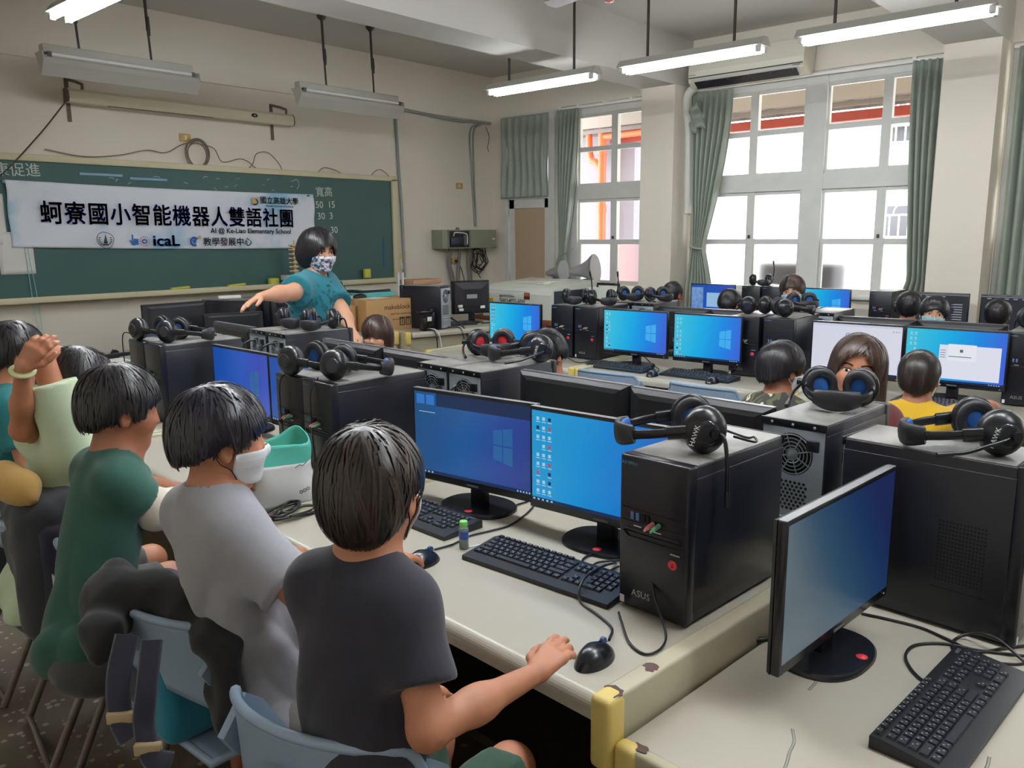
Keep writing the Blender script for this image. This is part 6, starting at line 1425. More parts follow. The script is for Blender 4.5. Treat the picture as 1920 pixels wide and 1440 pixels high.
def person(label, fr, hc, hyaw, byaw, shirt, skin='tan', hair='black', hstyle=None, hpitch=0., hroll=0., s=1., lean=.12, sw=.100, nbo=None, hip=None, dz=-.020,
           arms=None, sleeve=.62, bulk=1., seat=.45, nstrand=500, fine=.0045, coarse=.010, mask=None, eyes=False, glasses=False, shorts=(52, 54, 60), whorl=(-.045, .0, .118), part=None, standing=False, infl=.014, hem=None, cuff=None, extra=None, legs=True, collar=False, maskx=.012, loops=True, foldamp=.0045):
    """hc head centre in the desk bank's own axes; angles in degrees, 0 faces +x"""
    s = s*.92; hc = v3(hc)+v3(0, 0, dz); Rh = rotm(math.radians(hyaw), math.radians(hpitch), math.radians(hroll)); by = math.radians(byaw); Rb = rotm(by); bf, bl, up = Rb[:, 0], Rb[:, 1], v3(0, 0, 1)
    nb = hc+Rb@v3(nbo if nbo is not None else (-.030*s, 0, -.148*s))
    tors = (.42 if not standing else .50)*s
    hz = seat+.085 if not standing else nb[2]-tors
    hp = v3(nb[0], nb[1], 0)-bf*(lean if not standing else .02)*1.0+up*hz
    if hip: hp = v3(hip[0], hip[1], hz)
    ax = unit(nb-hp); tl = np.linalg.norm(nb-hp); Rt = np.stack([unit(np.cross(bl, ax)), bl, ax], 1)
    root = thing('person', label, 'person', fr(hp[0], hp[1], 0), RA if fr is A else RC if fr is C else 0)
    org = v3(hp[0], hp[1], 0)
    b = bulk*s
    ch = nb-ax*(.125*s)-Rt[:, 0]*.008; be = hp+ax*(tl*.36)
    SH = {q: nb-ax*.040*s+bl*q*sw*s-Rt[:, 0]*.012 for q in (1, -1)}
    arms = arms or {}
    AR = {}
    l1, l2 = .235*s, .205*s
    for q in (1, -1):
        a = arms.get(q, {}); w = v3(a['w']) if 'w' in a else SH[q]+bf*.20*s-up*.27*s+bl*q*.02
        if 'e' in a: el = v3(a['e']); wr = w
        else: el, wr = ik(SH[q], w, a.get('l1', l1), a.get('l2', l2), a.get('pole', bl*q*.5-up-bf*.4))
        AR[q] = (el, wr, a)
    nk = hc+Rh@v3(-.022*s, 0, -.050*s)
    def tors_d(P, i=0.):
        d = ell(P, ch, (.082*b+i, .112*b+i, .155*s+i), Rt)
        d = smin(d, ell(P, be, (.080*b+i, .106*b+i, .16*s+i), Rt), .08)
        d = smin(d, ell(P, hp+up*.015, (.098*b+i, .126*b+i, .105*s+i), Rb), .07)
        for q in (1, -1):
            d = smin(d, cap(P, nb-ax*.045*s, SH[q], .050*s+i, .040*s+i), .045)
            d = smin(d, cap(P, nb+ax*.02*s, SH[q]-bl*q*.03*s+ax*.01, .034*s+i, .030*s+i), .05)
        return d
    hands = {}
    for q in (1, -1):
        el, wr, a = AR[q]
        hd = a.get('hd', wr-el); hands[q] = hand_prims(wr, hd, a.get('hu', up), -q if False else (-1 if q == 1 else 1)*a.get('hs', 1), s*a.get('hscale', .92), a.get('curl', (.25, .3, .35, .45)), a.get('thumb', .6), a.get('spread', .10))
    kn = {q: hp+bf*.36*s+bl*q*(.085+.02)*s+up*.0 for q in (1, -1)}
    if standing: kn = {q: hp+bl*q*.08*s-up*(hp[2]*.47) for q in (1, -1)}
    an = {q: v3(kn[q][0], kn[q][1], .075)+(bf*.02 if not standing else -bf*.03) for q in (1, -1)}
    def legs_d(P, i=0.):
        d = 9+0*P[:, 0]
        for q in (1, -1):
            h0 = hp+bl*q*.075*s+up*-.01
            d = np.minimum(d, smin(cap(P, h0, kn[q], .070*b+i, .050*s+i), cap(P, kn[q], an[q], .047*s+i, .032*s+i), .03))
        return d
    def body_d(P):
        H = (P-hc)@Rh
        d = head_sdf(H, s)
        d = smin(d, cap(P, nk, nb-ax*.01, .046*s, .052*s), .03)
        d = smin(d, tors_d(P), .05)
        for q in (1, -1):
            el, wr, a = AR[q]
            ar = smin(cap(P, SH[q], el, .040*b, .033*b), cap(P, el, el*.55+wr*.45, .0335*b, .032*b), .02); ar = smin(ar, cap(P, el*.6+wr*.4, wr, .032*b, .0195*s), .02)
            hnd = 9+0*P[:, 0]; near = np.abs((P-wr)).max(1) < .24
            if near.any():
                Q = P[near]; dd = 9+0*Q[:, 0]
                for j, (x0, x1, r0, r1) in enumerate(hands[q]): dd = smin(dd, cap(Q, x0, x1, r0, r1), .006 if j not in (0, 4, 8, 12) else .012)
                hnd[near] = dd
            d = smin(d, smin(ar, hnd, .014), .018)
        if legs:
            L = legs_d(P); d = smin(d, L, .03)
            for q in (1, -1): d = smin(d, cap(P, an[q]-up*.035, an[q]-up*.045+bf*.12*s, .032, .026), .02)
        return d
    pts = [hc+v3(0, 0, .13), hc+v3(.13, .13, 0), hc-v3(.13, .13, 0), hp-bf*.15-bl*.2, hp+bl*.2, hp-bl*.2]+[AR[q][k]+o for q in (1, -1) for k in (0, 1) for o in (v3(.05, .05, .05), v3(-.05, -.05, -.05))]
    pts += [x1+o*.02 for q in (1, -1) for (x0, x1, r0, r1) in hands[q] for o in (v3(1, 1, 1), v3(-1, -1, -1))]
    if legs: pts += [kn[q]+o for q in (1, -1) for o in (v3(.08, .08, .08), v3(-.08, -.08, -.08))]+[an[q]+bf*.2-up*.08 for q in (1, -1)]+[an[q]-bf*.06-up*.078 for q in (1, -1)]
    else: pts.append(hp-up*.1)
    pts = np.array(pts); lo, hi = pts.min(0)-.03, pts.max(0)+.03
    parts = []
    regs = [(hc, .155*s, fine)]+[(AR[q][1]+unit(v3(AR[q][2].get('hd', AR[q][1]-AR[q][0])))*.07*s, .125*s, AR[q][2].get('res', .0032)) for q in (1, -1) if AR[q][2].get('show')]
    v, f = surf(body_d, lo, hi, coarse)
    parts.append(prune(v, f, lambda c: np.all([np.abs(c-r[0]).max(1) > r[1] for r in regs], axis=0)))
    for c0, rad, hh in regs:
        v, f = surf(body_d, c0-rad-coarse*1.2, c0+rad+coarse*1.2, hh); v, f = prune(v, f, lambda c: np.abs(c-c0).max(1) <= rad+coarse*.9)
        if len(f): parts.append((v, f))
    mesh_np('body', parts, skins[skin], root, org)
    # ---- shirt
    hemz = hem if hem is not None else hp[2]-.05
    def shirt_d(P):
        i = infl*s; d = tors_d(P, i)
        for q in (1, -1):
            el, wr, a = AR[q]; e = SH[q]+(el-SH[q])*min(1, sleeve*1.0); u = unit(el-SH[q])
            sl = cap(P, SH[q]-u*.01, e+u*.03, .044*b+i, .047*b+i*1.15)
            if sleeve > 1.0: sl = smin(sl, cap(P, el, el+(wr-el)*.9, .040*b+i, .027*b+i), .02)
            else: sl = smax(sl, (P-e)@u, .006)
            d = smin(d, sl, .035)
        d = d-np.maximum(0, fold(P, 38, foldamp)+.25*foldamp)*np.clip((nb[2]-.05-P[:, 2])/.12, .1, 1)
        d = smax(d, -cap(P, nb-ax*.004+Rt[:, 0]*.022, nb+ax*.2, .058*s, .075*s), .006)
        return smax(d, hemz-P[:, 2], .01)
    sp = np.array([nb+ax*.06, hp-bf*.17-bl*.2-up*.12, hp+bf*.17+bl*.2]+[SH[q]+o for q in (1, -1) for o in (v3(.08, .08, .08), v3(-.08, -.08, -.08))]+[AR[q][0]+o for q in (1, -1) for o in (v3(.08, .08, .08), v3(-.08, -.08, -.08))]+([AR[q][1] for q in (1, -1)] if sleeve > 1 else []))
    sho = mesh_np('shirt', [surf(shirt_d, sp.min(0)-.03, sp.max(0)+.03, coarse*.85)], shirt, root, org)
    if collar:
        MB().tube([Vector(nb-org+ax*(.014+.010*math.cos(PI+k*PI/12))*s+Rt@v3(.010+.062*math.cos(k*PI/12), .066*math.sin(k*PI/12), 0)*s) for k in range(24)], [(.009*s, .004*s)]*24, 8, closed=True, ref=tuple(ax)).build('collar', shirt, root)
    if legs:
        pm_ = cloth('trousers_%d_%d_%d' % shorts, shorts)
        def tr_d(P):
            d = smin(legs_d(P, .012), ell(P, hp, (.108*b, .142*b, .11*s), Rb), .05)-np.maximum(0, fold(P, 40, .006))
            if not standing:
                for q in (1, -1): d = smax(d, ((P-kn[q])@bf)+.02, .01)
            else: d = smax(d, .1-P[:, 2], .01)
            return smax(d, P[:, 2]-(hp[2]+.06), .01)
        tp = np.array([hp-v3(.2, .2, .2), hp+v3(.2, .2, .1)]+[kn[q]+o for q in (1, -1) for o in (v3(.1, .1, .1), v3(-.1, -.1, -.1))]+([an[q]-v3(.08, .08, 0) for q in (1, -1)] if standing else []))
        mesh_np('trousers', [surf(tr_d, tp.min(0), tp.max(0), coarse*1.2)], pm_, root, org)
        sh = MB()
        for q in (1, -1):
            a0 = an[q]-v3(org)*0; p0 = Vector(a0-org-up*.035-bf*.035); p1 = Vector(a0-org-up*.042+bf*.14*s)
            sh.tube([p0, p0*.5+p1*.5, p1], [(.034, .04), (.034, .042), (.024, .034)], 10)
        sh.build('shoes', M('shoe_grey', rgb(70, 72, 78), .6), root)
    # ---- hair
    if hstyle is not None:
        h = dict(HAIR); h.update(hstyle); base, cut = hair_fields(h)
        def hair_d(P):
            H = (P-hc)@Rh/s; d = base(H)
            x, y, z = H[:, 0]-whorl[0], H[:, 1]-whorl[1], H[:, 2]
            ph = np.arctan2(y, x); d = d+(.0016*np.sin(ph*23+3*np.sin(z*40))+.0010*np.sin(ph*47+5))*np.clip(np.hypot(x, y)/.05, 0, 1)
            return smax(d, cut(H), .010)*s
        L_ = h['long']; e = .165*s
        lo_, hi_ = hc-e, hc+e
        if L_: lo_ = lo_-v3(.05, .05, L_*s+.06)
        v, f = surf(hair_d, lo_, hi_, fine*1.15); pp = [(v, f)]
        if nstrand:
            sv, sf = strands(base, cut, s, nstrand, whorl, int(abs(hc[0]*1000)) % 999, steps=15 if not L_ else 26, part=part, width=.0024, grav=.55 if not L_ else 1.1)
            pp.append((sv@Rh.T+hc, sf))
        mi = np.concatenate([np.zeros(len(pp[0][1]), int)]+([(np.arange(len(pp[1][1]))//((15 if not L_ else 26)-1)*7919 % 10 < 3).astype(int)] if nstrand else []))
        mesh_np('hair', pp, [hairs[hair], hairs[hair+'2']], root, org, mi)
    # ---- face pieces
    def toW(p): return Vector(hc+Rh@(v3(p)*s)-org)
    def xs(y, z):
        x = np.linspace(.13, .0, 131); Q = np.stack([x, 0*x+y, 0*x+z], 1); d = head_sdf(Q*s, s); k = np.argmax(d < 0); return x[k]
    if eyes:
        for q in (1, -1):
            c = (xs(q*.031, .004)-.0035, q*.0315, .004); m = MB(); R_ = Matrix(Rh.tolist()).to_4x4(); R_.translation = Vector(hc-org)
            MM = R_ @ Matrix.Translation([k*s for k in c]) @ Matrix.Rotation(q*.35, 4, 'Z') @ Matrix.Scale(s, 4)
            m.ell((0, 0, 0), (.0072, .0145, .0062), 0, 14, 10, MM).ell((.0045, -q*.001, .0004), (.0036, .0062, .0058), 1, 12, 8, MM); m.build('eye', [eyew, eyed], root)
            pl_ = [(xs(q*(.016+.0105*k), .0105+(.0025, .004, .0035, 0)[k])+.0006, q*(.016+.0105*k), .0085+(.0005, .0035, .003, -.0015)[k]) for k in range(4)]
            MB().tube(spline([toW(p) for p in pl_], 4), .0014*s, 6).build('eyelid', browm, root)
            pl_ = [(xs(q*(.014+.012*k), .026+(.0, .004, .004, -.001)[k])+.0008, q*(.014+.012*k), .024+(0, .004, .004, -.001)[k]) for k in range(4)]
            MB().tube(spline([toW(p) for p in pl_], 4), [(.0034*s, .0014*s)]*13, 6).build('eyebrow', browm, root)
        if not mask:
            MB().tube(spline([toW((xs(y, -.057)+.0004, y, -.0575-.001*abs(y)/.02)) for y in (-.022, -.01, 0, .01, .022)], 4), [(.0035*s, .0016*s)]*17, 6).build('lips', lipm, root)
    if mask:
        mm = mask
        def mask_d(P):
            H = (P-hc)@Rh; d = head_sdf(H, s); Q = H/s
            d = np.abs(d-.0062*s)-.0026*s
            d = smax(d, maskx-Q[:, 0]+.0*Q[:, 2], .004); d = smax(d, np.abs(Q[:, 2]+.056)-.045+.10*np.maximum(0, .06-Q[:, 0]), .006)
            return d
        v, f = surf(mask_d, hc-.13*s, hc+.13*s, max(.003, fine*.75)); mo = mesh_np('face_mask', [(v, f)], mm, root, org)
        if loops:
            for q in (1, -1):
                lm = M('loop_black', rgb(28, 28, 32), .6) if loops == 'black' else maskw
                P_ = [(.022, q*.066, -.022), (.005, q*.080, .008), (-.020, q*.087, .018), (-.034, q*.086, -.006), (-.020, q*.083, -.034), (.004, q*.072, -.052), (.022, q*.058, -.080)]
                P_[0] = (.020, q*.069, -.020)
                MB().tube(spline([toW(p) for p in P_], 5), .0016*s, 6).build('ear_loop', lm, mo)
    if glasses:
        g = MB()
        for q in (1, -1):
            x = xs(q*.03, .0)+.010
            g.tube([toW((x-.004*(abs(math.cos(a))), q*(.032)+.024*math.cos(a), .002+.018*math.sin(a))) for a in [2*PI*k/18 for k in range(18)]], .0018*s, 6, closed=True)
            g.tube([toW((x-.004, q*.055, .006)), toW((.03, q*.080, .010)), toW((-.01, q*.083, .012))], .0016*s, 6)
        g.tube([toW((xs(0, .01)+.012, .009, .006)), toW((xs(0, .01)+.012, -.009, .006))], .0016*s, 6)
        g.build('glasses', M('glasses_brown', rgb(96, 50, 44), .3), root)
    if extra: extra(root, org, toW, dict(nb=nb, SH=SH, AR=AR, hp=hp, bf=bf, bl=bl, Rt=Rt, xs=xs, hc=hc, Rh=Rh, ax=ax, shirt_d=shirt_d))
    return root
BOWL = dict(t=.018, nape=-.072, side=-.012, fringe=.022)
SHORT = dict(t=.012, nape=-.060, side=-.006, fringe=.040)
def lettering_on(root, org, info, body, size, mat, yaw_right, up_off, side_off, name='shirt_lettering', back=True):
    """letters lying on the cloth, found by stepping in to the shirt's surface"""
    o = text_mesh(body, size, mat, name, root, None, extrude=.0, res=1); bf, bl = info['bf'], info['bl']; me = o.data
    c = info['nb']+v3(0, 0, up_off)+bl*side_off; n = len(me.vertices); co = np.empty(n*3, np.float32); me.vertices.foreach_get('co', co); co = co.reshape(-1, 3)
    rt = -bl if back else bl; rt = -bl
    d = bf if back else -bf
    start = c[None]+co[:, :1]*rt[None]+co[:, 1:2]*v3(0, 0, 1)[None]-d[None]*.25
    t = np.zeros(n)
    for _ in range(60): t += np.clip(info['shirt_d'](start+d[None]*t[:, None]), -.01, .02)*.8
    P = start+d[None]*(t-.0015)[:, None]-org
    me.vertices.foreach_set('co', P.astype(np.float32).ravel()); me.update()
# 1 the boy in the dark navy T-shirt, nearest the camera
person('boy in a dark navy T-shirt seen from behind, reaching for the mouse', A, (.757, 1.118, 1.168), 29, 17, cloth('navy', (42, 42, 54), (36, 36, 48)), hair='dark', hstyle=dict(t=.019, nape=-.084, side=-.024, fringe=.018, ear=.036), hip=(.675, 1.055), hpitch=6,
       arms={-1: dict(w=iA(at(1006, 1262, dep=1.45)), e=(.715, .93, .812), show=True, hd=iA(at(1085, 1168, dep=1.56))-iA(at(1006, 1262, dep=1.45)), hu=(0, -.2, 1), curl=(.2, .24, .3, .34)), 1: dict(w=(.92, 1.22, .68), pole=(-.5, .1, -1))}, nstrand=1500, fine=.0038, coarse=.0075, mask=maskw, maskx=.058, loops='black', seat=.44, shorts=(40, 74, 58), foldamp=.008, collar=True)
# 2 grey T-shirt, mask
person('boy in a grey T-shirt and white mask, turned to the right, hand on a mouse', A, (.742, 1.660, 1.168), -14, 4, cloth('greymarl', (158, 158, 164), (146, 146, 153), 40), hair='blue', hstyle=dict(t=.021, nape=-.050, side=.002, fringe=.020, ear=.030), hpitch=4, hip=(.80, 1.63),
       arms={-1: dict(w=(1.13, 1.60, .775), e=(.80, 1.40, .815), show=True, hd=(.95, .25, -.12), hu=(0, 0, 1), curl=(.3, .32, .32, .35), spread=.3), 1: dict(w=(1.0, 1.9, .76), pole=(-.2, .5, -1))}, nstrand=1500, fine=.0038, coarse=.0075, mask=maskw, loops='black', seat=.44, shorts=(128, 124, 120), foldamp=.018, infl=.020, collar=True)
# 3 green T-shirt over a pale sleeve
def sleeve3(root, org, toW, I):
    el, wr, a = I['AR'][-1]; s0 = I['SH'][-1]
    def sd(P): d = smin(cap(P, s0*.5+el*.5, el, .046, .050), cap(P, el, el*.12+wr*.88, .050, .036), .03)+fold(P, 60, .004); return smax(d, -(P-(s0*.5+el*.5))@unit(el-s0), .01)
    q = np.array([s0, el, wr]); mesh_np('sleeve', [surf(sd, q.min(0)-.08, q.max(0)+.08, .007)], cloth('offwhite', (214, 206, 188)), root, org)
    MB().tube([Vector(I['nb']-org+I['Rt']@v3(.045*math.cos(k*PI/8)+.0, .052*math.sin(k*PI/8), .035-.012*math.cos(k*PI/8))) for k in range(16)], .0022, 6, closed=True).build('neck_cord', M('cord_maroon', rgb(90, 30, 30), .7), root)
person('boy in a green T-shirt over pale sleeves, seen from behind', A, (.716, 2.185, 1.160), -8, -2, cloth('green', (44, 92, 80), (36, 80, 70)), skin='brown', hstyle=dict(t=.020, nape=-.062, side=-.004, fringe=.028, ear=.026), hpitch=10,
       arms={-1: dict(w=iA(at(436, 912, dep=2.5)), e=iA(at(292, 955, dep=2.12))), 1: dict(w=(1.05, 2.4, .76), pole=(-.2, .5, -1))}, nstrand=1000, fine=.0045, coarse=.009, seat=.44, foldamp=.016, extra=sleeve3, shorts=(70, 72, 74), lean=.12)
# 4 pale green T-shirt, hands clasped above the head
h4 = v3(.735, 2.60, 1.165)
def watch4(root, org, toW, I):
    el, wr, a = I['AR'][1]; d = Vector(unit(wr-el)); c = Vector(wr-d*.0-org)-d*.012
    u = d.orthogonal().normalized(); w = d.cross(u)
    MB().tube([c+u*.026*math.cos(k*PI/9)+w*.026*math.sin(k*PI/9) for k in range(18)], [(.004, .009)]*18, 6, closed=True).build('bracelet', M('bracelet_pale', rgb(196, 200, 150), .35), root)
person('boy in a pale green T-shirt with his hands clasped beside his head', A, h4, 0, -4, cloth('palegreen', (198, 214, 184), (186, 204, 170)), hstyle=dict(t=.018, nape=-.06, side=-.004, fringe=.030, ear=.028), hpitch=24,
       arms={-1: dict(e=iA(at(74, 655, dep=2.28)), w=iA(at(160, 690, dep=2.58))), 1: dict(e=iA(at(42, 806, dep=2.30)), w=iA(at(42, 688, dep=2.18)), show=True, hd=iA(at(78, 640, dep=2.17))-iA(at(42, 688, dep=2.18)), hu=iA(at(20, 640, dep=2.0))-iA(at(42, 688, dep=2.2)), curl=(.45, .5, .55, .6))}, sleeve=.68, foldamp=.020, infl=.024, nstrand=800, fine=.0045, coarse=.008, seat=.44, extra=watch4, hem=.50, shorts=(78, 78, 76), lean=.12)
# 5 turquoise at the left edge
person('boy in a turquoise T-shirt at the left edge of the photo', A, (.715, 3.19, 1.205), 0, 0, cloth('turquoise', (30, 130, 134), (24, 116, 122)), hstyle=dict(t=.016, nape=-.062, side=-.004, fringe=.030), hpitch=8, nstrand=600, seat=.46, coarse=.011)
# 6 the teacher
def teacher_extra(root, org, toW, I):
    rn = random.Random(3); fl = MB()
    Rt = I['Rt']
    n = 260; P = []
    st = []
    for k in range(n):
        a = rn.uniform(-2.6, 2.6); z = rn.uniform(-.44, -.02)
        d = I['bf']*math.cos(a)+I['bl']*math.sin(a); st.append((I['nb']+v3(0, 0, z)+d*.34, -d))
    S = np.array([q[0] for q in st]); D = np.array([q[1] for q in st]); t = np.zeros(n)
    for _ in range(60): t += np.clip(I['shirt_d'](S+D*t[:, None]), -.01, .02)*.8
    for k in range(n):
        if t[k] > .33: continue
        p = Vector(S[k]+D[k]*(t[k]-.001)-org); nrm = Vector(-D[k]); u = nrm.orthogonal().normalized(); w = nrm.cross(u); r = rn.uniform(.008, .016); a0 = rn.uniform(0, 6)
        for j in range(5):
            a = a0+j*2*PI/5; c = p+(u*math.cos(a)+w*math.sin(a))*r*.6
            fl.tube([c+(u*math.cos(b)+w*math.sin(b))*r*.42 for b in [q*PI/3 for q in range(6)]], .0012, 4, closed=True)
    fl.build('lace_pattern', cloth('lace', (16, 104, 120)), root)
person('woman teacher in a teal lace top and patterned mask, standing with one arm held out', RM, at(597, 468, dep=5.45), -91, -64, cloth('teal', (22, 122, 138), (16, 108, 126)), skin='light', hair='black', hstyle=dict(t=.027, fringe=.062, face=.6, long=.05, back=.016, nape=-.1), s=1.29, standing=True, bulk=1.40, sw=.132, infl=.020, sleeve=.80,
       arms={-1: dict(e=np.array(at(550, 548, dep=5.22)), w=np.array(at(487, 556, dep=4.96)), hd=np.array(at(440, 582, dep=4.78)-at(487, 556, dep=4.96)), hu=(-.5, .2, .8), curl=(.10, .12, .16, .22), show=True, res=.0045, hscale=1.05, spread=.25), 1: dict(w=np.array(at(672, 640, dep=5.3)), pole=(.6, .3, -.2))},
       mask=M('mask_pattern', rgb(222, 224, 232), .7, noise=(42, .06, rgb(60, 66, 96))), loops=True, eyes=True, glasses=True, nstrand=900, fine=.006, coarse=.012, shorts=(40, 44, 60), extra=teacher_extra, hpitch=4)
# 7 the little girl behind the monitors
person('little girl with brown hair and fringe peeping over a grey monitor', A, iA(at(706, 629, dep=4.75)), 214, 184, cloth('pinkgrey', (170, 140, 146)), skin='light', hair='brown', hstyle=dict(t=.019, fringe=.024, face=.2, long=.13, back=.0, nape=-.1), s=.98, dz=0, hpitch=4, eyes=True, lean=.16, nstrand=800, seat=.40, coarse=.012, fine=.005)
# 8 the child hidden behind the shiny headset
person('dark haired child bent over behind the shiny black headset', A, (2.86, 2.69, 1.02), 175, 180, cloth('darkshirt', (46, 44, 50)), hstyle=dict(t=.022, nape=-.075, side=-.02, fringe=.02), s=1.05, hpitch=38, lean=.2, nstrand=900, seat=.42, coarse=.012)
# 9 camouflage shirt
def camo_mat():
    m = M('cloth_camouflage', rgb(84, 88, 66), .85); nt = m.node_tree; N, L = nt.nodes, nt.links; b = N['Principled BSDF']; tc = N.new('ShaderNodeTexCoord')
    t = N.new('ShaderNodeTexNoise'); t.inputs['Scale'].default_value = 11; t.inputs['Detail'].default_value = 1.5; t.inputs['Distortion'].default_value = 1.2; L.new(tc.outputs['Object'], t.inputs['Vector'])
    r = N.new('ShaderNodeValToRGB'); r.color_ramp.interpolation = 'CONSTANT'; L.new(t.outputs['Fac'], r.inputs['Fac'])
    for _ in range(3): r.color_ramp.elements.new(.5)
    for e, (p, c) in zip(r.color_ramp.elements, ((0, (56, 54, 48)), (.42, (92, 96, 68)), (.52, (66, 64, 54)), (.60, (206, 200, 180)), (.655, (96, 100, 72)))): e.position = p; e.color = rgb(*c)
    L.new(r.outputs['Color'], b.inputs['Base Color']); return m
def camo_x(root, org, toW, I):
    lettering_on(root, org, I, 'STAND', .055, M('letter_white', rgb(226, 226, 222), .7), 0, -.07, 0)
    MB().tube([Vector(I['nb']-org+I['Rt']@v3(.022+.058*math.cos(k*PI/10), .062*math.sin(k*PI/10), .012-.02*math.cos(k*PI/10))) for k in range(20)], .005, 6, closed=True).build('collar', cloth('collar_black', (30, 28, 28)), root)
person('boy in a camouflage T-shirt and white mask, seen from behind', C, (3.31, 1.265, 1.035), -30, -4, camo_mat(), skin='brown', hstyle=dict(t=.020, nape=-.055, side=-.002, fringe=.022, ear=.028), s=1.0, hpitch=4, mask=maskw, loops=True, nstrand=1600, seat=.36, coarse=.010, lean=.10, extra=camo_x)
# 10 long haired girl facing the camera
person('girl with long brown hair looking over the folded headset', A, iA(at(1607, 694, dep=2.85)), 200, 190, cloth('maroon', (104, 44, 48)), skin='tan', hair='brown', hstyle=dict(t=.017, fringe=.08, face=.4, long=.30, back=.022, nape=-.1), s=1.04, dz=0, hpitch=-2, hroll=-6, eyes=True, nstrand=1600, part=.022, whorl=(-.01, .022, .12), fine=.0038, coarse=.010, seat=.43, lean=.05, nbo=(-.03, 0, -.15))
# 11 yellow shirt
def yel_x(root, org, toW, I):
    lettering_on(root, org, I, 'BAKEA', .032, M('letter_dark', rgb(60, 54, 40), .7), 0, -.075, -.02)
    lettering_on(root, org, I, '▬', .06, M('letter_dark', rgb(60, 54, 40), .7), 0, -.108, -.02)
person('boy in a yellow T-shirt, seen from behind beside the long haired girl', C, (3.66, .815, 1.0), 6, 10, cloth('yellow', (222, 178, 40), (210, 166, 30)), skin='brown', hair='dark', hstyle=dict(t=.010, nape=-.062, side=.0, fringe=.045, ear=.034), s=1.0, hpitch=6, nstrand=1600, seat=.36, coarse=.010, lean=.10, extra=yel_x, mask=maskw, arms={-1: dict(w=(4.30, .66, .77), e=(4.02, .60, .82), show=True)})
# 12, 13 masked girls facing the camera
person('girl with dark fringe and pale blue mask in front of the big window', C, (5.80, 2.17, 1.185), 192, 180, cloth('white', (206, 208, 210)), skin='light', hair='brown', hstyle=dict(t=.020, fringe=.012, nape=-.085, side=-.055, ear=.0), s=1.0, mask=maskb, eyes=True, nstrand=600, coarse=.013, fine=.006, seat=.45, lean=.05, hpitch=2, hroll=4)
person('girl with black fringe and pale blue mask in front of the near pillar', C, (6.05, 1.29, 1.05), 196, 180, cloth('greyblue', (120, 126, 140)), skin='light', hair='black', hstyle=dict(t=.021, fringe=.012, nape=-.085, side=-.03, ear=.02), s=1.02, mask=maskb, eyes=True, nstrand=600, coarse=.013, fine=.006, seat=.40, lean=.05, hpitch=-2, hroll=-6)
# 14 child wearing a headset
def worn(root, org, toW, I):
    g = MB(); g.tube([toW((-.005, .098*math.cos(a), .01+.118*math.sin(a))) for a in [PI*k/16 for k in range(17)]], [(.012, .005)]*17, 8); g.build('headset_band', hsb, root)
    for q in (1, -1): MB().tube([toW((-.005, q*.078, -.005)), toW((-.005, q*.105, -.005)), toW((-.005, q*.112, -.005))], [.045, .045, .03], 18).build('ear_cup', hsb, root)
person('child with a headset on, seen from behind beside the masked girl', RM, (6.72, 1.90, 1.03), 10, 0, cloth('darkshirt', (46, 44, 50)), hstyle=dict(t=.020, nape=-.07, side=-.02, fringe=.02), s=1.02, nstrand=400, coarse=.014, fine=.006, seat=.40, extra=worn)
# 15 boy with glasses, 16 bowed child, 17 child before the dark screens
person('short haired boy with glasses in front of the pillar by the tied curtain', RM, (6.19, 3.66, 1.085), -12, 0, cloth('dimwhite', (150, 150, 150)), skin='brown', hstyle=dict(t=.010, nape=-.066, side=-.010, fringe=.045), s=1.0, glasses=True, nstrand=400, coarse=.014, fine=.006, seat=.42)
person('bowed child with dark hair before the picture collage screen', RM, (6.12, 3.10, 1.03), 0, 0, cloth('darkshirt', (46, 44, 50)), hstyle=dict(t=.022, nape=-.08, side=-.03, fringe=.01), s=1.02, hpitch=36, nstrand=400, coarse=.014, fine=.006, seat=.40)
person('dark haired child before the dark screens at the right edge', RM, (6.75, 1.30, 1.0), 0, 0, cloth('darkshirt', (46, 44, 50)), hstyle=dict(t=.018, nape=-.07, side=-.02, fringe=.02), s=1.0, nstrand=400, coarse=.014, fine=.006, seat=.38)
# ================================================================ jackets and school bags on the chairs
def blob(name, fn, lo, hi, h, mat, parent=None, org=(0, 0, 0)):
    return mesh_np(name, [surf(fn, lo, hi, h)], mat, parent, v3(org))
jkm = cloth('jacket_black', (24, 24, 28), (19, 19, 23)); navy_b = cloth('bag_navy', (44, 44, 62), (36, 37, 54)); teal_b = cloth('bag_teal', (28, 126, 150), (22, 112, 136)); grey_b = cloth('bag_grey', (58, 60, 66), (48, 50, 56)); tan_b = cloth('tan', (204, 164, 96), (192, 150, 84)); buck = M('buckle_tan', rgb(176, 156, 120), .5)
W_ = lambda x, y, d: np.array(at(x, y, dep=d))
jp = [W_(215, 1125, 1.84), W_(285, 1120, 1.84), W_(350, 1140, 1.80), W_(415, 1200, 1.72)]
jl = [W_(205, 1130, 1.82), W_(195, 1190, 1.74), W_(188, 1240, 1.70)]
def jacket_d(P):
    d = 9+0*P[:, 0]
    for a, b, r0, r1 in ((jp[0], jp[1], .052, .056), (jp[1], jp[2], .056, .048), (jp[2], jp[3], .048, .03), (jl[0], jl[1], .046, .036), (jl[1], jl[2], .036, .024), (jp[3], W_(432, 1330, 1.74), .034, .03), (W_(400, 1230, 1.80), W_(415, 1340, 1.76), .04, .03), (jp[0], jp[0]+v3(.02, .03, .06), .06, .03)): d = smin(d, cap(P, a, b, r0, r1), .05)
    return d+fold(P, 46, .013)
q = np.array(jp+jl+[W_(432, 1340, 1.74)]); o = blob('jacket', jacket_d, q.min(0)-.13, q.max(0)+.15, .008, jkm); tag(o, 'black jacket draped over the second blue chair behind the grey shirt boy', 'jacket')
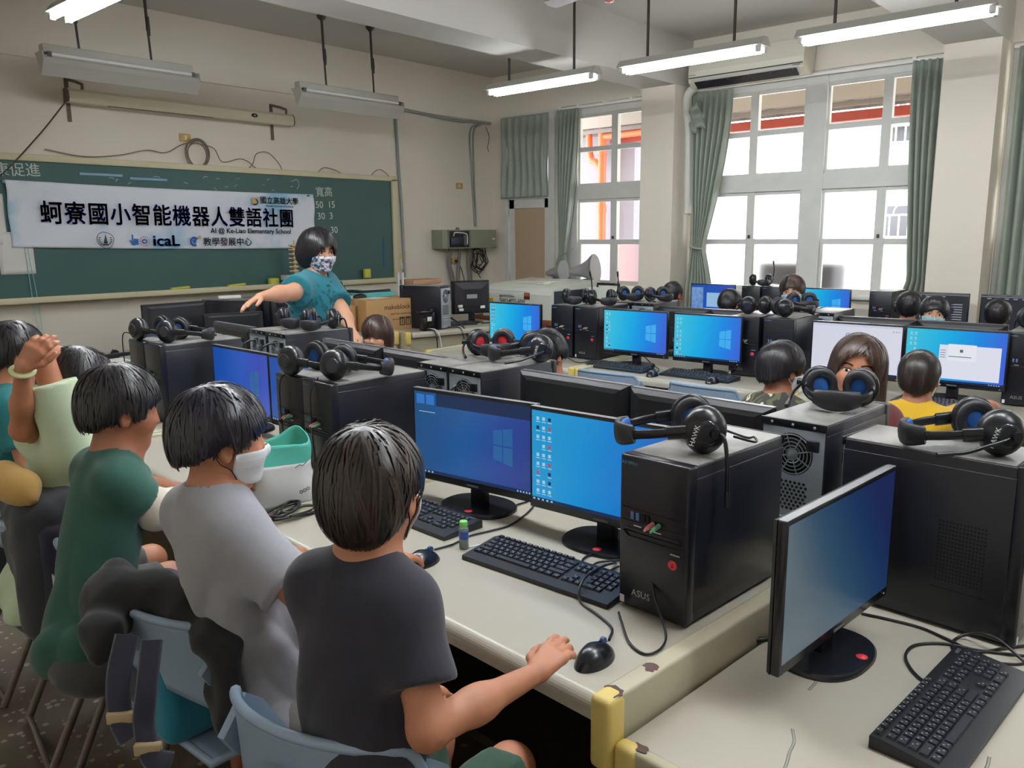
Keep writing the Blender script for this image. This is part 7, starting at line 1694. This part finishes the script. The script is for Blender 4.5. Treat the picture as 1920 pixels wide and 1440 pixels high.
bp = thing('backpack', 'navy and teal backpack with hanging straps on the second blue chair', 'backpack', A(.69, 1.90, .46), RA+.1)
def rbox(P, c, hs, r): q = np.abs(P-v3(c))-(v3(hs)-r); return np.sqrt((np.maximum(q, 0)**2).sum(1))+np.minimum(q.max(1), 0)-r
blob('bag_body', lambda P: rbox(P, (0, 0, .14), (.09, .14, .16), .05)+fold(P, 45, .004), (-.14, -.19, -.03), (.14, .19, .34), .009, navy_b, bp)
blob('front_pocket', lambda P: rbox(P, (-.04, -.12, .10), (.075, .055, .12), .035)+fold(P, 50, .003), (-.16, -.22, -.04), (.08, .0, .26), .008, teal_b, bp)
for k, (pts, w) in enumerate((([(238, 1190, 1.52), (222, 1270, 1.50), (226, 1345, 1.49), (245, 1385, 1.48)], .022), ([(285, 1200, 1.52), (275, 1290, 1.49), (270, 1360, 1.48), (285, 1420, 1.46), (320, 1432, 1.45)], .020))):
    P_ = spline([at(x, y, dep=d) for x, y, d in pts], 6)
    loc = Vector(bp.location); Rz = Matrix.Rotation(-(RA+.1), 4, 'Z')
    P_ = [Rz @ (p-loc) for p in P_]
    MB().tube(P_, [(.004, w) for _ in P_], 8, ref=(1, 1, 0)).build('shoulder_strap', navy_b, bp)
    m = P_[len(P_)*2//3]; MB().box(-.024, .024, -.007, .007, -.011, .011, bev=.003, M_=Matrix.Translation(m) @ Matrix.Rotation(-PI/4, 4, 'Z')).build('buckle', buck, bp)
b2 = thing('backpack', 'dark grey backpack at the left edge on the pale green boy’s chair', 'backpack', A(.60, 2.56, .47), RA-.1)
blob('bag_body', lambda P: rbox(P, (0, 0, .20), (.10, .17, .22), .07)+fold(P, 40, .006), (-.17, -.24, -.06), (.17, .24, .50), .010, grey_b, b2)
blob('side_panel', lambda P: rbox(P, (.03, -.12, .16), (.08, .07, .19), .04)+fold(P, 46, .004), (-.1, -.24, -.06), (.15, .0, .42), .010, navy_b, b2)
MB().tube([(.10, -.15, .35), (.115, -.16, .2), (.115, -.16, .05)], [(.003, .008)]*3, 6).build('zip_tape', tan_b, b2)
tp_ = [W_(5, 900, 2.25), W_(40, 915, 2.22), W_(58, 935, 2.2)]
def tan_d(P): return smin(cap(P, tp_[0], tp_[1], .055, .045), cap(P, tp_[1], tp_[2], .045, .018), .03)+fold(P, 50, .004)
o = blob('tan_jacket', tan_d, np.array(tp_).min(0)-.09, np.array(tp_).max(0)+.09, .008, tan_b); tag(o, 'tan jacket bunched on top of the dark backpack at the left edge', 'jacket')
